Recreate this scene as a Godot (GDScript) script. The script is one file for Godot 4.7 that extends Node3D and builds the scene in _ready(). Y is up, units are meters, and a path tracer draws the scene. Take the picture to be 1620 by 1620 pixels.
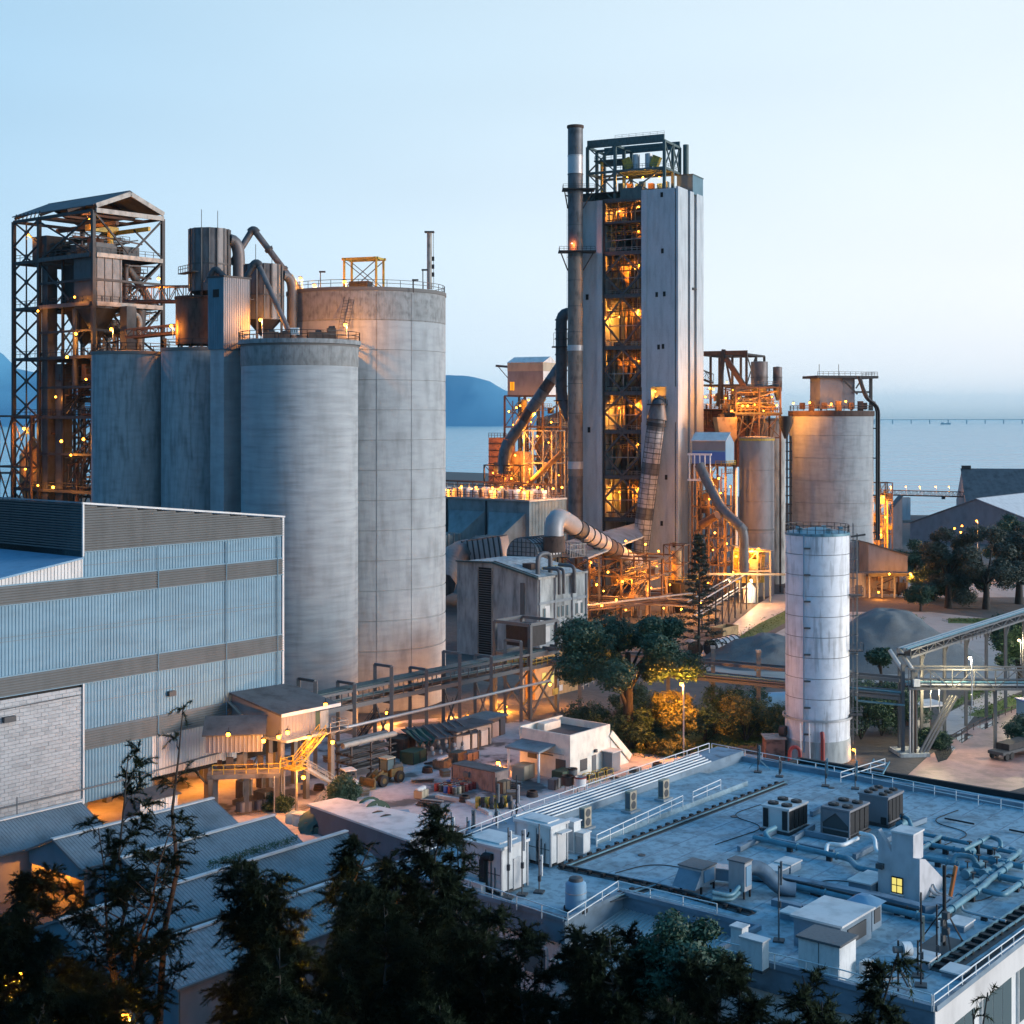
extends Node3D
# A cement works by the sea at dusk. x right, y up, -z away from the camera; metres. Most of the works stands on one grid turned by TH.
const F := 2300.0        # focal length and eye height, measured off the photograph, turn a sighting into metres
const EYE := 47.0
const TH := 0.88815
const TW := 1.1083       # the preheater tower stands at its own angle
var rng := RandomNumberGenerator.new()
var M := {}
var used := {}
var cube: BoxMesh
var cyl: ArrayMesh
var ball: ArrayMesh


class B:                 # collects faces for one mesh
	var v := PackedVector3Array()
	var n := PackedVector3Array()
	var xf := Transform3D.IDENTITY
	func tri(a: Vector3, b: Vector3, c: Vector3, na: Vector3, nb: Vector3, nc: Vector3) -> void:
		if (b - a).cross(c - a).dot(na + nb + nc) > 0.0:
			v.append(xf * a); v.append(xf * c); v.append(xf * b)
			n.append(xf.basis * na); n.append(xf.basis * nc); n.append(xf.basis * nb)
		else:
			v.append(xf * a); v.append(xf * b); v.append(xf * c)
			n.append(xf.basis * na); n.append(xf.basis * nb); n.append(xf.basis * nc)
	func quad(a: Vector3, b: Vector3, c: Vector3, d: Vector3) -> void:   # counter-clockwise seen from outside
		var m := (b - a).cross(d - a).normalized()
		if m == Vector3.ZERO:
			m = (c - b).cross(d - b).normalized()
		tri(a, b, c, m, m, m)
		tri(a, c, d, m, m, m)
	func box(c: Vector3, s: Vector3, ba := Basis.IDENTITY) -> void:
		var h := s / 2.0
		for k in 3:
			for g in [-1.0, 1.0]:
				var e := [Vector3.ZERO, Vector3.ZERO, Vector3.ZERO]
				e[0][k] = h[k] * g
				e[1][(k + 1) % 3] = h[(k + 1) % 3] * g
				e[2][(k + 2) % 3] = h[(k + 2) % 3]
				var o: Vector3 = c + ba * e[0]
				var p: Vector3 = ba * e[1]
				var q: Vector3 = ba * e[2]
				quad(o - p - q, o + p - q, o + p + q, o - p + q)
	func beam(a: Vector3, b: Vector3, w: float, h: float) -> void:
		var z := (b - a).normalized()
		var x := (Vector3.RIGHT if absf(z.y) > 0.98 else Vector3.UP).cross(z).normalized()
		box((a + b) / 2.0, Vector3(w, h, a.distance_to(b)), Basis(x, z.cross(x), z))
	func prism(pts: Array, a: Vector3, x: Vector3, y: Vector3, along: Vector3) -> void:   # outline in the x-y plane at a, swept along
		var p3 := []
		for p in pts:
			p3.append(a + x * p.x + y * p.y)
		var k := pts.size()
		for i in k:
			var p: Vector3 = p3[i]
			var q: Vector3 = p3[(i + 1) % k]
			quad(p, q, q + along, p + along)
		var flat := PackedVector2Array(pts)
		var ix := Geometry2D.triangulate_polygon(flat)
		var m := along.normalized()
		for i in range(0, ix.size(), 3):
			tri(p3[ix[i]], p3[ix[i + 1]], p3[ix[i + 2]], -m, -m, -m)
			tri(p3[ix[i]] + along, p3[ix[i + 1]] + along, p3[ix[i + 2]] + along, m, m, m)
	func lathe(prof: Array, at: Vector3, seg: int, a0 := 0.0, a1 := TAU, hard := 0.6) -> void:   # profile of (radius, height) from bottom to top
		for i in prof.size() - 1:
			var p: Vector2 = prof[i]
			var q: Vector2 = prof[i + 1]
			if p.is_equal_approx(q):
				continue
			var m := Vector2(q.y - p.y, p.x - q.x).normalized()
			var mp := m
			var mq := m
			if i > 0:
				var u := (p - prof[i - 1] as Vector2)
				var um := Vector2(u.y, -u.x).normalized()
				if um.dot(m) > hard:
					mp = (um + m).normalized()
			if i < prof.size() - 2:
				var u := (prof[i + 2] as Vector2) - q
				var um := Vector2(u.y, -u.x).normalized()
				if um.dot(m) > hard:
					mq = (um + m).normalized()
			for j in seg:
				var c := [0, 1]
				var d := []
				for e in c:
					var t = a0 + (a1 - a0) * (j + e) / seg
					d.append(Vector3(cos(t), 0, sin(t)))
				var P := [d[0] * p.x, d[1] * p.x, d[1] * q.x, d[0] * q.x]
				var Y := [p.y, p.y, q.y, q.y]
				var N := [d[0] * mp.x + Vector3.UP * mp.y, d[1] * mp.x + Vector3.UP * mp.y, d[1] * mq.x + Vector3.UP * mq.y, d[0] * mq.x + Vector3.UP * mq.y]
				for k in 4:
					P[k] = P[k] + at + Vector3.UP * Y[k]
				if p.x > 0.0001:
					tri(P[0], P[1], P[2], N[0], N[1], N[2])
				if q.x > 0.0001:
					tri(P[0], P[2], P[3], N[0], N[2], N[3])
	func tube(path: Array, r: float, seg := 10, caps := true, r2 := -1.0) -> void:
		var k := path.size()
		var side := Vector3.ZERO
		var rings := []
		for i in k:
			var t = ((path[mini(i + 1, k - 1)] as Vector3) - path[maxi(i - 1, 0)]).normalized()
			if side == Vector3.ZERO:
				side = (Vector3.RIGHT if absf(t.x) < 0.8 else Vector3.UP).cross(t).normalized()
			side = (side - t * side.dot(t)).normalized()
			var up = t.cross(side)
			var rr := r if r2 < 0.0 else lerpf(r, r2, float(i) / (k - 1))
			var ring := []
			for j in seg:
				var a := TAU * j / seg
				ring.append([side * cos(a) + up * sin(a), rr])
			rings.append(ring)
		for i in k - 1:
			for j in seg:
				var j2 := (j + 1) % seg
				var n0: Vector3 = rings[i][j][0]
				var n1: Vector3 = rings[i][j2][0]
				var n2: Vector3 = rings[i + 1][j2][0]
				var n3: Vector3 = rings[i + 1][j][0]
				var ra: float = rings[i][j][1]
				var rb: float = rings[i + 1][j][1]
				var p: Vector3 = path[i]
				var q: Vector3 = path[i + 1]
				tri(p + n0 * ra, p + n1 * ra, q + n2 * rb, n0, n1, n2)
				tri(p + n0 * ra, q + n2 * rb, q + n3 * rb, n0, n2, n3)
		if caps:
			for e in [0, k - 1]:
				var t: Vector3 = ((path[1] - path[0]) * -1.0 if e == 0 else path[k - 1] - path[k - 2]).normalized()
				for j in range(1, seg - 1):
					var rr: float = rings[e][0][1]
					tri(path[e] + rings[e][0][0] * rr, path[e] + rings[e][j][0] * rr, path[e] + rings[e][j + 1][0] * rr, t, t, t)
	func ribbed(o: Vector3, x: Vector3, y: Vector3, lx: float, ly: float, pitch := 0.4, deep := 0.06) -> void:   # trapezoid sheet: ribs run along y
		var m := x.cross(y).normalized()
		var k := maxi(1, int(round(lx / pitch)))
		var w := lx / k
		var up := y * ly
		for i in k:
			var a := o + x * (i * w)
			var b := a + x * (w * 0.55)
			var c := a + x * (w * 0.66) + m * deep
			var d := a + x * (w * 0.89) + m * deep
			var e := a + x * w
			for s in [[a, b], [b, c], [c, d], [d, e]]:
				quad(s[0], s[1], s[1] + up, s[0] + up)
	func grid(rows: Array) -> void:   # a smooth sheet through rows of points
		var nj := rows.size()
		var ni: int = rows[0].size()
		var nn := []
		for j in nj:
			var r := []
			for i in ni:
				var du: Vector3 = rows[j][mini(i + 1, ni - 1)] - rows[j][maxi(i - 1, 0)]
				var dv: Vector3 = rows[mini(j + 1, nj - 1)][i] - rows[maxi(j - 1, 0)][i]
				var m := du.cross(dv).normalized()
				r.append(m if m.y >= 0.0 else -m)
			nn.append(r)
		for j in nj - 1:
			for i in ni - 1:
				tri(rows[j][i], rows[j][i + 1], rows[j + 1][i + 1], nn[j][i], nn[j][i + 1], nn[j + 1][i + 1])
				tri(rows[j][i], rows[j + 1][i + 1], rows[j + 1][i], nn[j][i], nn[j + 1][i + 1], nn[j + 1][i])
	func mesh() -> ArrayMesh:
		var arr := []
		arr.resize(Mesh.ARRAY_MAX)
		arr[Mesh.ARRAY_VERTEX] = v
		arr[Mesh.ARRAY_NORMAL] = n
		var am := ArrayMesh.new()
		am.add_surface_from_arrays(Mesh.PRIMITIVE_TRIANGLES, arr)
		return am


# ---- sightings
func at(x: float, y: float, d: float) -> Vector3:
	return Vector3((x - 810.0) / F * d, EYE - (y - 660.0) / F * d, -d)

func on(x: float, y: float, h := 0.0) -> Vector3:
	return at(x, y, (EYE - h) * F / (y - 660.0))

func hit(o: Node3D, x: float, y: float, axis: int, val: float) -> Vector3:   # where a line of sight meets the plane axis = val of o
	var t := o.transform.affine_inverse()
	var a := t * Vector3(0, EYE, 0)
	var b := t * at(x, y, 100.0)
	return a + (b - a) * ((val - a[axis]) / (b[axis] - a[axis]))


# ---- nodes
func numbered(called: String) -> String:
	used[called] = used.get(called, 0) + 1
	return called if used[called] == 1 else "%s_%03d" % [called, used[called] - 1]

func tag(o: Node3D, label: String, category := "", group := "", kind := "") -> Node3D:
	if label: o.set_meta("label", label)
	if category: o.set_meta("category", category)
	if group: o.set_meta("group", group)
	if kind: o.set_meta("kind", kind)
	return o

func thing(called: String, label: String, category: String, p := Vector3.ZERO, turn := 0.0, group := "") -> Node3D:
	var o := Node3D.new()
	o.name = numbered(called)
	add_child(o)
	o.position = p
	o.rotation.y = turn
	return tag(o, label, category, group)

func node(o: Node3D, called: String, mesh: Mesh, m, t := Transform3D.IDENTITY) -> MeshInstance3D:
	var q := MeshInstance3D.new()
	q.mesh = mesh
	q.material_override = M[m] if m is String else m
	q.transform = t
	if o == self:
		q.name = numbered(called)
		add_child(q)
	else:
		q.name = called
		o.add_child(q, true)
	return q

func put(o: Node3D, called: String, b: B, m, kind := "") -> MeshInstance3D:
	var q := node(o, called, b.mesh(), m)
	if kind: q.set_meta("kind", kind)
	return q

func dup(o: Node3D, called: String, label: String, p: Vector3, turn := 0.0) -> Node3D:
	var c: Node3D = o.duplicate()
	c.name = numbered(called)
	add_child(c)
	c.position = p
	c.rotation.y = turn
	c.set_meta("label", label)
	return c

func bar(o: Node3D, called: String, a: Vector3, b: Vector3, w: float, h: float, m) -> MeshInstance3D:
	var z := (b - a).normalized()
	var x := (Vector3.RIGHT if absf(z.y) > 0.98 else Vector3.UP).cross(z).normalized()
	return node(o, called, cube, m, Transform3D(Basis(x * w, z.cross(x) * h, z * a.distance_to(b)), (a + b) / 2.0))

func rod(o: Node3D, called: String, a: Vector3, b: Vector3, r: float, m) -> MeshInstance3D:
	var y := (b - a).normalized()
	var x := (Vector3.RIGHT if absf(y.x) < 0.8 else Vector3.BACK).cross(y).normalized()
	return node(o, called, cyl, m, Transform3D(Basis(x * r, y * a.distance_to(b), x.cross(y) * r), (a + b) / 2.0))

func blk(o: Node3D, called: String, c: Vector3, s: Vector3, m, turn := 0.0) -> MeshInstance3D:
	return node(o, called, cube, m, Transform3D(Basis(Vector3.UP, turn).scaled_local(s), c))

func railing(o: Node3D, called: String, pts: Array, m, high := 1.1, gap := 2.0, w := 0.06) -> MeshInstance3D:   # a far rail, one mesh
	var b := B.new()
	for i in pts.size() - 1:
		var p: Vector3 = pts[i]
		var q: Vector3 = pts[i + 1]
		var k := maxi(1, int(p.distance_to(q) / gap))
		for j in k + 1:
			var e := p.lerp(q, float(j) / k)
			b.beam(e, e + Vector3.UP * high, w, w)
		for h in [high, high * 0.55]:
			b.beam(p + Vector3.UP * h, q + Vector3.UP * h, w, w)
	return put(o, called, b, m)

func fence(o: Node3D, pts: Array, m, high := 0.95, gap := 1.9, r := 0.035) -> void:   # a near rail: each post and each rail a piece
	for i in pts.size() - 1:
		var p: Vector3 = pts[i]
		var q: Vector3 = pts[i + 1]
		var k := maxi(1, int(p.distance_to(q) / gap))
		for j in range(0 if i == 0 else 1, k + 1):
			var e := p.lerp(q, float(j) / k)
			rod(o, "post", e, e + Vector3.UP * high, r, m)
		for h in [high, high * 0.5]:
			rod(o, "rail", p + Vector3.UP * h, q + Vector3.UP * h, r, m)

func circle(c: Vector3, r: float, k: int, a0 := 0.0, a1 := TAU) -> Array:
	var l := []
	for i in k + 1:
		var a := a0 + (a1 - a0) * i / k
		l.append(c + Vector3(cos(a) * r, 0, sin(a) * r))
	return l

func bend(pts: Array, r: float, k := 5) -> Array:   # rounds the corners of a pipe's path
	var l := [pts[0]]
	for i in range(1, pts.size() - 1):
		var p: Vector3 = pts[i]
		var a: Vector3 = p + ((pts[i - 1] as Vector3) - p).limit_length(r)
		var b: Vector3 = p + ((pts[i + 1] as Vector3) - p).limit_length(r)
		for j in k + 1:
			var t := float(j) / k
			l.append(a.lerp(p, t).lerp(p.lerp(b, t), t))
	l.append(pts[-1])
	return l

func pipe(o: Node3D, called: String, pts: Array, r: float, m, rb := -1.0, seg := 10) -> MeshInstance3D:
	var b := B.new()
	b.tube(bend(pts, rb if rb > 0.0 else r * 3.0) if pts.size() > 2 else pts, r, seg)
	return put(o, called, b, m)

func ladder(o: Node3D, called: String, a: Vector3, b: Vector3, side: Vector3, m, w := 0.5, step := 0.6) -> MeshInstance3D:
	var q := B.new()
	for s in [-0.5, 0.5]:
		q.beam(a + side * (w * s), b + side * (w * s), 0.06, 0.06)
	var k := int(a.distance_to(b) / step)
	for i in k:
		var c := a.lerp(b, (i + 0.5) / k)
		q.beam(c - side * w / 2, c + side * w / 2, 0.05, 0.05)
	return put(o, called, q, m)

func stair(o: Node3D, a: Vector3, b: Vector3, w: float, m, rails := true) -> void:   # one flight, foot a to head b
	var d := Vector3(b.x - a.x, 0, b.z - a.z).normalized()
	var s := d.cross(Vector3.UP) * (w / 2)
	for e in [-1.0, 1.0]:
		bar(o, "stringer", a + s * e, b + s * e, 0.08, 0.3, m)
		if rails:
			railing(o, "handrail", [a + s * e, b + s * e], m, 1.0, 1.6, 0.07)
	var k := maxi(3, int((b.y - a.y) / 0.25))
	var q := B.new()
	for i in k:
		q.box(a.lerp(b, (i + 0.5) / k), Vector3(0.28, 0.05, w) , Basis(d, Vector3.UP, d.cross(Vector3.UP)))
	put(o, "treads", q, m)

func xbrace(o: Node3D, a: Vector3, b: Vector3, c: Vector3, d: Vector3, w: float, m) -> void:   # a-b foot, d-c head
	bar(o, "brace", a, c, w, w, m)
	bar(o, "brace", b, d, w, w * 0.9, m)

func frame(o: Node3D, xs: Array, zs: Array, ys: Array, w: float, m, braced := [], inner := true) -> void:   # columns, girders and X-braces of a steel frame
	for i in xs.size():
		for j in zs.size():
			if inner or i in [0, xs.size() - 1] or j in [0, zs.size() - 1]:
				bar(o, "column", Vector3(xs[i], ys[0], zs[j]), Vector3(xs[i], ys[-1], zs[j]), w, w, m)
	for k in range(1, ys.size()):
		for z in zs:
			bar(o, "girder", Vector3(xs[0], ys[k], z), Vector3(xs[-1], ys[k], z), w * 0.7, w * 0.85, m)
		for x in xs:
			bar(o, "girder", Vector3(x, ys[k] - 0.02, zs[0]), Vector3(x, ys[k] - 0.02, zs[-1]), w * 0.68, w * 0.85, m)
	for s in braced:   # [axis, line, bay, level]
		var y0: float = ys[s[3]]
		var y1: float = ys[s[3] + 1]
		if s[0] == 0:
			var z: float = zs[s[1]]
			xbrace(o, Vector3(xs[s[2]], y0, z), Vector3(xs[s[2] + 1], y0, z), Vector3(xs[s[2] + 1], y1, z), Vector3(xs[s[2]], y1, z), w * 0.45, m)
		else:
			var x: float = xs[s[1]]
			xbrace(o, Vector3(x, y0, zs[s[2]]), Vector3(x, y0, zs[s[2] + 1]), Vector3(x, y1, zs[s[2] + 1]), Vector3(x, y1, zs[s[2]]), w * 0.45, m)

func lamp(p: Vector3, label: String, group := "", e := 30.0, post := 0.0, r := 0.24, tone := "sodium") -> Node3D:   # a bulb under a hood, with its light
	var t := thing("lamp", label, "lamp", p - Vector3(0, post, 0), 0.0, group)
	var at0 := Vector3(0, post, 0)
	node(t, "bulb", ball, tone, Transform3D(Basis.IDENTITY.scaled(Vector3.ONE * r), at0))
	blk(t, "hood", at0 + Vector3(0, r + 0.06, 0), Vector3(r * 2.4, 0.1, r * 2.4), "dark_steel")
	if post > 0.0:
		rod(t, "post", Vector3(0.3, 0, 0), Vector3(0.3, post + r, 0), 0.07 if post < 6 else 0.11, "galvanized")
		bar(t, "arm", Vector3(0.3, post + r + 0.05, 0), at0 + Vector3(0, r + 0.05, 0), 0.1, 0.08, "galvanized")
	else:
		bar(t, "bracket", at0 + Vector3(0, r + 0.1, 0), at0 + Vector3(0, r + 0.5, -0.3), 0.08, 0.08, "dark_steel")
	var l := OmniLight3D.new()
	l.name = "light"
	l.light_color = {"sodium": Color(1.0, 0.61, 0.19), "white_lamp": Color(1.0, 0.9, 0.7), "red_lamp": Color(1, 0.5, 0.2)}[tone]
	l.light_energy = e * 1.7
	l.light_size = 0.15
	l.omni_range = 60.0
	l.omni_attenuation = 2.0
	l.shadow_enabled = true
	l.position = at0 - Vector3(0, r + 0.1, 0)
	t.add_child(l)
	return t


# ---- materials
func noise(sd: int, freq: float, lo: float, hi: float, oct := 5, mid := 0.5, size := 512, ridged := false) -> NoiseTexture2D:
	var f := FastNoiseLite.new()
	f.seed = sd
	f.noise_type = FastNoiseLite.TYPE_SIMPLEX_SMOOTH
	f.frequency = freq
	f.fractal_octaves = oct
	f.fractal_gain = 0.55
	if ridged:
		f.fractal_type = FastNoiseLite.FRACTAL_RIDGED
	var g := Gradient.new()
	g.offsets = PackedFloat32Array([0.0, mid, 1.0])
	g.colors = PackedColorArray([Color(lo, lo, lo).linear_to_srgb(), Color((lo + hi) / 2, (lo + hi) / 2, (lo + hi) / 2).linear_to_srgb(), Color(hi, hi, hi).linear_to_srgb()])
	var t := NoiseTexture2D.new()
	t.width = size
	t.height = size
	t.seamless = true
	t.noise = f
	t.color_ramp = g
	return t

func ramp(t: NoiseTexture2D, at0: Array, vals: Array) -> NoiseTexture2D:
	var cols := PackedColorArray()
	for v in vals:
		cols.append(Color(v, v, v).linear_to_srgb())
	t.color_ramp.offsets = PackedFloat32Array(at0)
	t.color_ramp.colors = cols
	return t

func mat(called: String, r: float, g: float, b: float, rough := 0.8, metal := 0.0, tex: Texture2D = null, scale := Vector3.ONE, tex2: Texture2D = null, scale2 := Vector3.ONE, bump: Texture2D = null, cm := 1.0) -> StandardMaterial3D:
	var m := StandardMaterial3D.new()
	m.resource_name = called
	m.albedo_color = Color(r, g, b).linear_to_srgb()
	m.roughness = rough
	m.metallic = metal
	m.uv1_triplanar = true
	m.uv1_world_triplanar = true
	m.uv1_scale = scale
	if tex: m.albedo_texture = tex
	if tex2:
		m.detail_enabled = true
		m.detail_blend_mode = BaseMaterial3D.BLEND_MODE_MUL
		m.detail_uv_layer = BaseMaterial3D.DETAIL_UV_2
		m.uv2_triplanar = true
		m.uv2_world_triplanar = true
		m.uv2_scale = scale2
		m.detail_albedo = tex2
	if bump:
		m.heightmap_enabled = true
		m.heightmap_texture = bump
		m.heightmap_scale = cm
	M[called] = m
	return m

func materials() -> void:
	var fine := noise(1, 0.02, 0.75, 1.2)
	var blotch := noise(2, 0.012, 0.78, 1.18, 6)
	var streak := noise(3, 0.016, 0.66, 1.25, 5)
	var grime := noise(4, 0.01, 0.25, 1.25, 6, 0.35)
	var rusty := noise(5, 0.015, 0.3, 1.6, 6)
	var patch := noise(6, 0.009, 0.55, 1.1, 6, 0.35)
	var stain := ramp(noise(15, 0.011, 0, 1, 6), [0.0, 0.35, 0.5, 0.62, 1.0], [0.6, 0.78, 1.0, 1.05, 1.14])
	var deep := noise(17, 0.02, 0.45, 1.28, 6, 0.45)
	var damp := ramp(noise(14, 0.008, 0, 1, 6), [0.0, 0.3, 0.37, 0.5, 1.0], [0.15, 0.22, 0.66, 0.95, 1.1])
	var rough := noise(7, 0.03, 0.0, 1.0, 5)
	mat("concrete", 0.33, 0.355, 0.37, 0.9, 0, streak, Vector3(0.06, 0.012, 0.06), blotch, Vector3(0.035, 0.11, 0.035), rough, 2.0)
	mat("concrete_streak", 0.31, 0.335, 0.35, 0.9, 0, deep, Vector3(0.09, 0.012, 0.09), blotch, Vector3(0.04, 0.1, 0.04), rough, 2.0)
	mat("concrete_rim", 0.27, 0.285, 0.29, 0.9, 0, deep, Vector3(0.1, 0.05, 0.1), streak, Vector3(0.3, 0.02, 0.3), rough, 2.0)
	mat("concrete_band", 0.34, 0.365, 0.38, 0.9, 0, noise(18, 0.02, 0.66, 1.18, 6), Vector3(0.012, 0.09, 0.012), blotch, Vector3(0.07, 0.012, 0.07), rough, 2.0)
	mat("concrete_tower", 0.42, 0.47, 0.5, 0.9, 0, streak, Vector3(0.07, 0.01, 0.07), fine, Vector3(0.2, 0.35, 0.2), rough, 2.0)
	mat("concrete_old", 0.45, 0.47, 0.46, 0.92, 0, stain, Vector3(0.09, 0.03, 0.09), grime, Vector3(0.15, 0.02, 0.15), rough, 2.0)
	mat("joint", 0.14, 0.135, 0.13, 0.95)
	mat("void", 0.015, 0.014, 0.013, 0.95)
	mat("dark_steel", 0.03, 0.028, 0.03, 0.6, 0.3, rusty, Vector3(0.2, 0.06, 0.2))
	mat("steel", 0.075, 0.07, 0.072, 0.6, 0.3, rusty, Vector3(0.2, 0.06, 0.2))
	mat("rust", 0.09, 0.055, 0.042, 0.85, 0.1, rusty, Vector3(0.15, 0.05, 0.15), blotch, Vector3(0.05, 0.05, 0.05))
	mat("pale_steel", 0.33, 0.31, 0.28, 0.65, 0.1, rusty, Vector3(0.1, 0.05, 0.1))
	mat("galvanized", 0.42, 0.43, 0.44, 0.45, 0.4, fine, Vector3(0.2, 0.05, 0.2))
	mat("green_steel", 0.06, 0.1, 0.1, 0.6, 0.1, rusty, Vector3(0.2, 0.05, 0.2))
	mat("concrete_grime", 0.17, 0.16, 0.15, 0.9, 0, grime, Vector3(0.1, 0.05, 0.1))
	mat("brown_duct", 0.2, 0.165, 0.14, 0.6, 0.2, rusty, Vector3(0.08, 0.03, 0.08))
	mat("dull_yellow", 0.13, 0.085, 0.025, 0.7, 0, rusty, Vector3(0.3, 0.3, 0.3))
	mat("lagging", 0.38, 0.375, 0.38, 0.6, 0.1, rusty, Vector3(0.08, 0.03, 0.08), blotch, Vector3(0.05, 0.05, 0.05))
	mat("puddle", 0.05, 0.05, 0.055, 0.06)
	mat("yellow", 0.45, 0.3, 0.04, 0.6, 0, rusty, Vector3(0.2, 0.1, 0.2))
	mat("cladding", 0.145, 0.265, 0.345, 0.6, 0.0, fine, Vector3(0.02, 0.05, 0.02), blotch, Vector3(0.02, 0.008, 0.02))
	mat("louvre", 0.17, 0.17, 0.165, 0.7, 0, streak, Vector3(0.06, 0.03, 0.06))
	mat("block_wall", 0.42, 0.43, 0.44, 0.9, 0, fine, Vector3(0.06, 0.3, 0.06), blotch, Vector3(0.03, 0.12, 0.03), rough, 2.0)
	mat("duct", 0.12, 0.122, 0.13, 0.55, 0.3, rusty, Vector3(0.08, 0.03, 0.08), blotch, Vector3(0.05, 0.05, 0.05))
	mat("pale_duct", 0.3, 0.285, 0.285, 0.5, 0.2, blotch, Vector3(0.06, 0.06, 0.06))
	mat("dark_duct", 0.06, 0.064, 0.07, 0.6, 0.2, rusty, Vector3(0.08, 0.04, 0.08))
	mat("filter_steel", 0.2, 0.25, 0.26, 0.7, 0, streak, Vector3(0.08, 0.02, 0.08), grime, Vector3(0.04, 0.03, 0.04))
	mat("clad_grey", 0.2, 0.2, 0.215, 0.7, 0, streak, Vector3(0.05, 0.02, 0.05))
	mat("clad_tan", 0.4, 0.34, 0.25, 0.7, 0, streak, Vector3(0.05, 0.02, 0.05))
	mat("clad_white", 0.62, 0.6, 0.58, 0.7, 0, streak, Vector3(0.05, 0.02, 0.05))
	mat("clad_teal", 0.07, 0.16, 0.21, 0.6, 0, streak, Vector3(0.05, 0.02, 0.05))
	mat("clad_blue", 0.16, 0.3, 0.42, 0.6, 0, fine, Vector3(0.05, 0.02, 0.05))
	mat("sheet_roof", 0.22, 0.25, 0.27, 0.7, 0.0, grime, Vector3(0.03, 0.03, 0.03), fine, Vector3(0.15, 0.15, 0.15))
	mat("dark_roof", 0.09, 0.095, 0.105, 0.8, 0.0, grime, Vector3(0.06, 0.06, 0.06), fine, Vector3(0.15, 0.15, 0.15))
	mat("tank_white", 0.7, 0.72, 0.76, 0.55, 0, ramp(noise(16, 0.02, 0, 1, 6), [0.0, 0.3, 0.42, 1.0], [0.5, 0.72, 1.0, 1.05]), Vector3(0.09, 0.01, 0.09), blotch, Vector3(0.08, 0.08, 0.08))
	mat("membrane", 0.26, 0.38, 0.44, 0.75, 0, stain, Vector3(0.05, 0.05, 0.05), stain, Vector3(0.19, 0.19, 0.19))
	mat("parapet", 0.2, 0.27, 0.33, 0.85, 0, grime, Vector3(0.08, 0.08, 0.08))
	mat("white_paint", 0.72, 0.72, 0.7, 0.5, 0, fine, Vector3(0.3, 0.1, 0.3))
	mat("cream", 0.76, 0.72, 0.63, 0.85, 0, streak, Vector3(0.1, 0.05, 0.1))
	mat("cabinet", 0.6, 0.61, 0.6, 0.5, 0, streak, Vector3(0.2, 0.06, 0.2))
	mat("roof_pipe", 0.11, 0.25, 0.31, 0.5, 0.1, rusty, Vector3(0.1, 0.1, 0.1))
	mat("black", 0.015, 0.015, 0.016, 0.8)
	mat("dark_grey", 0.06, 0.062, 0.065, 0.7)
	mat("mid_grey", 0.12, 0.125, 0.13, 0.7, 0, fine, Vector3(0.3, 0.3, 0.3))
	mat("red", 0.27, 0.035, 0.03, 0.5, 0, fine, Vector3(0.3, 0.3, 0.3))
	mat("orange", 0.5, 0.14, 0.03, 0.6)
	mat("blue", 0.05, 0.13, 0.4, 0.5)
	mat("green", 0.03, 0.06, 0.035, 0.7)
	mat("tarp", 0.02, 0.09, 0.085, 0.6)
	mat("wood", 0.15, 0.11, 0.075, 0.9, 0, rusty, Vector3(0.5, 0.1, 0.5))
	mat("brick_red", 0.24, 0.12, 0.09, 0.9, 0, rusty, Vector3(0.06, 0.12, 0.06))
	mat("container", 0.26, 0.19, 0.175, 0.8, 0, rusty, Vector3(0.1, 0.05, 0.1))
	mat("refractory", 0.36, 0.23, 0.11, 0.9, 0, rusty, Vector3(0.08, 0.05, 0.08))
	var gl := mat("glass", 0.1, 0.14, 0.15, 0.08)
	gl.albedo_texture = null
	for q in [["sodium", Color(1.0, 0.6, 0.16), 20.0], ["white_lamp", Color(1.0, 0.86, 0.6), 14.0], ["red_lamp", Color(1.0, 0.5, 0.4), 10.0], ["lit_window", Color(1.0, 0.93, 0.5), 0.8], ["amber_window", Color(1.0, 0.62, 0.12), 1.3]]:
		var m := StandardMaterial3D.new()
		m.resource_name = q[0]
		m.albedo_color = Color(0.05, 0.05, 0.05)
		m.emission_enabled = true
		m.emission = q[1]
		m.emission_energy_multiplier = q[2]
		M[q[0]] = m
	mat("yard", 0.52, 0.47, 0.47, 0.8, 0, damp, Vector3(0.022, 0.022, 0.022), blotch, Vector3(0.11, 0.11, 0.11))
	mat("earth", 0.095, 0.085, 0.08, 0.95, 0, blotch, Vector3(0.02, 0.02, 0.02), fine, Vector3(0.1, 0.1, 0.1), rough, 12.0)
	mat("road", 0.42, 0.38, 0.36, 0.55, 0, blotch, Vector3(0.06, 0.06, 0.06), fine, Vector3(0.02, 0.02, 0.2))
	mat("mud_road", 0.42, 0.235, 0.2, 0.42, 0, stain, Vector3(0.04, 0.04, 0.04), blotch, Vector3(0.1, 0.1, 0.1))  # pink of lamplight is mixed into the reddish mud colour
	mat("gravel", 0.19, 0.2, 0.2, 0.95, 0, fine, Vector3(0.3, 0.3, 0.3), blotch, Vector3(0.05, 0.09, 0.05), rough, 20.0)
	mat("sand", 0.42, 0.35, 0.3, 0.95, 0, blotch, Vector3(0.02, 0.02, 0.02))
	mat("turf", 0.09, 0.14, 0.035, 0.95, 0, blotch, Vector3(0.1, 0.1, 0.1), fine, Vector3(0.6, 0.6, 0.6), rough, 15.0)
	mat("hazed_hill", 0.06, 0.22, 0.36, 0.95)  # blue of the distance haze is put into the ridge colour
	mat("bark", 0.04, 0.033, 0.028, 0.9, 0, rusty, Vector3(0.5, 0.1, 0.5))
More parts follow.
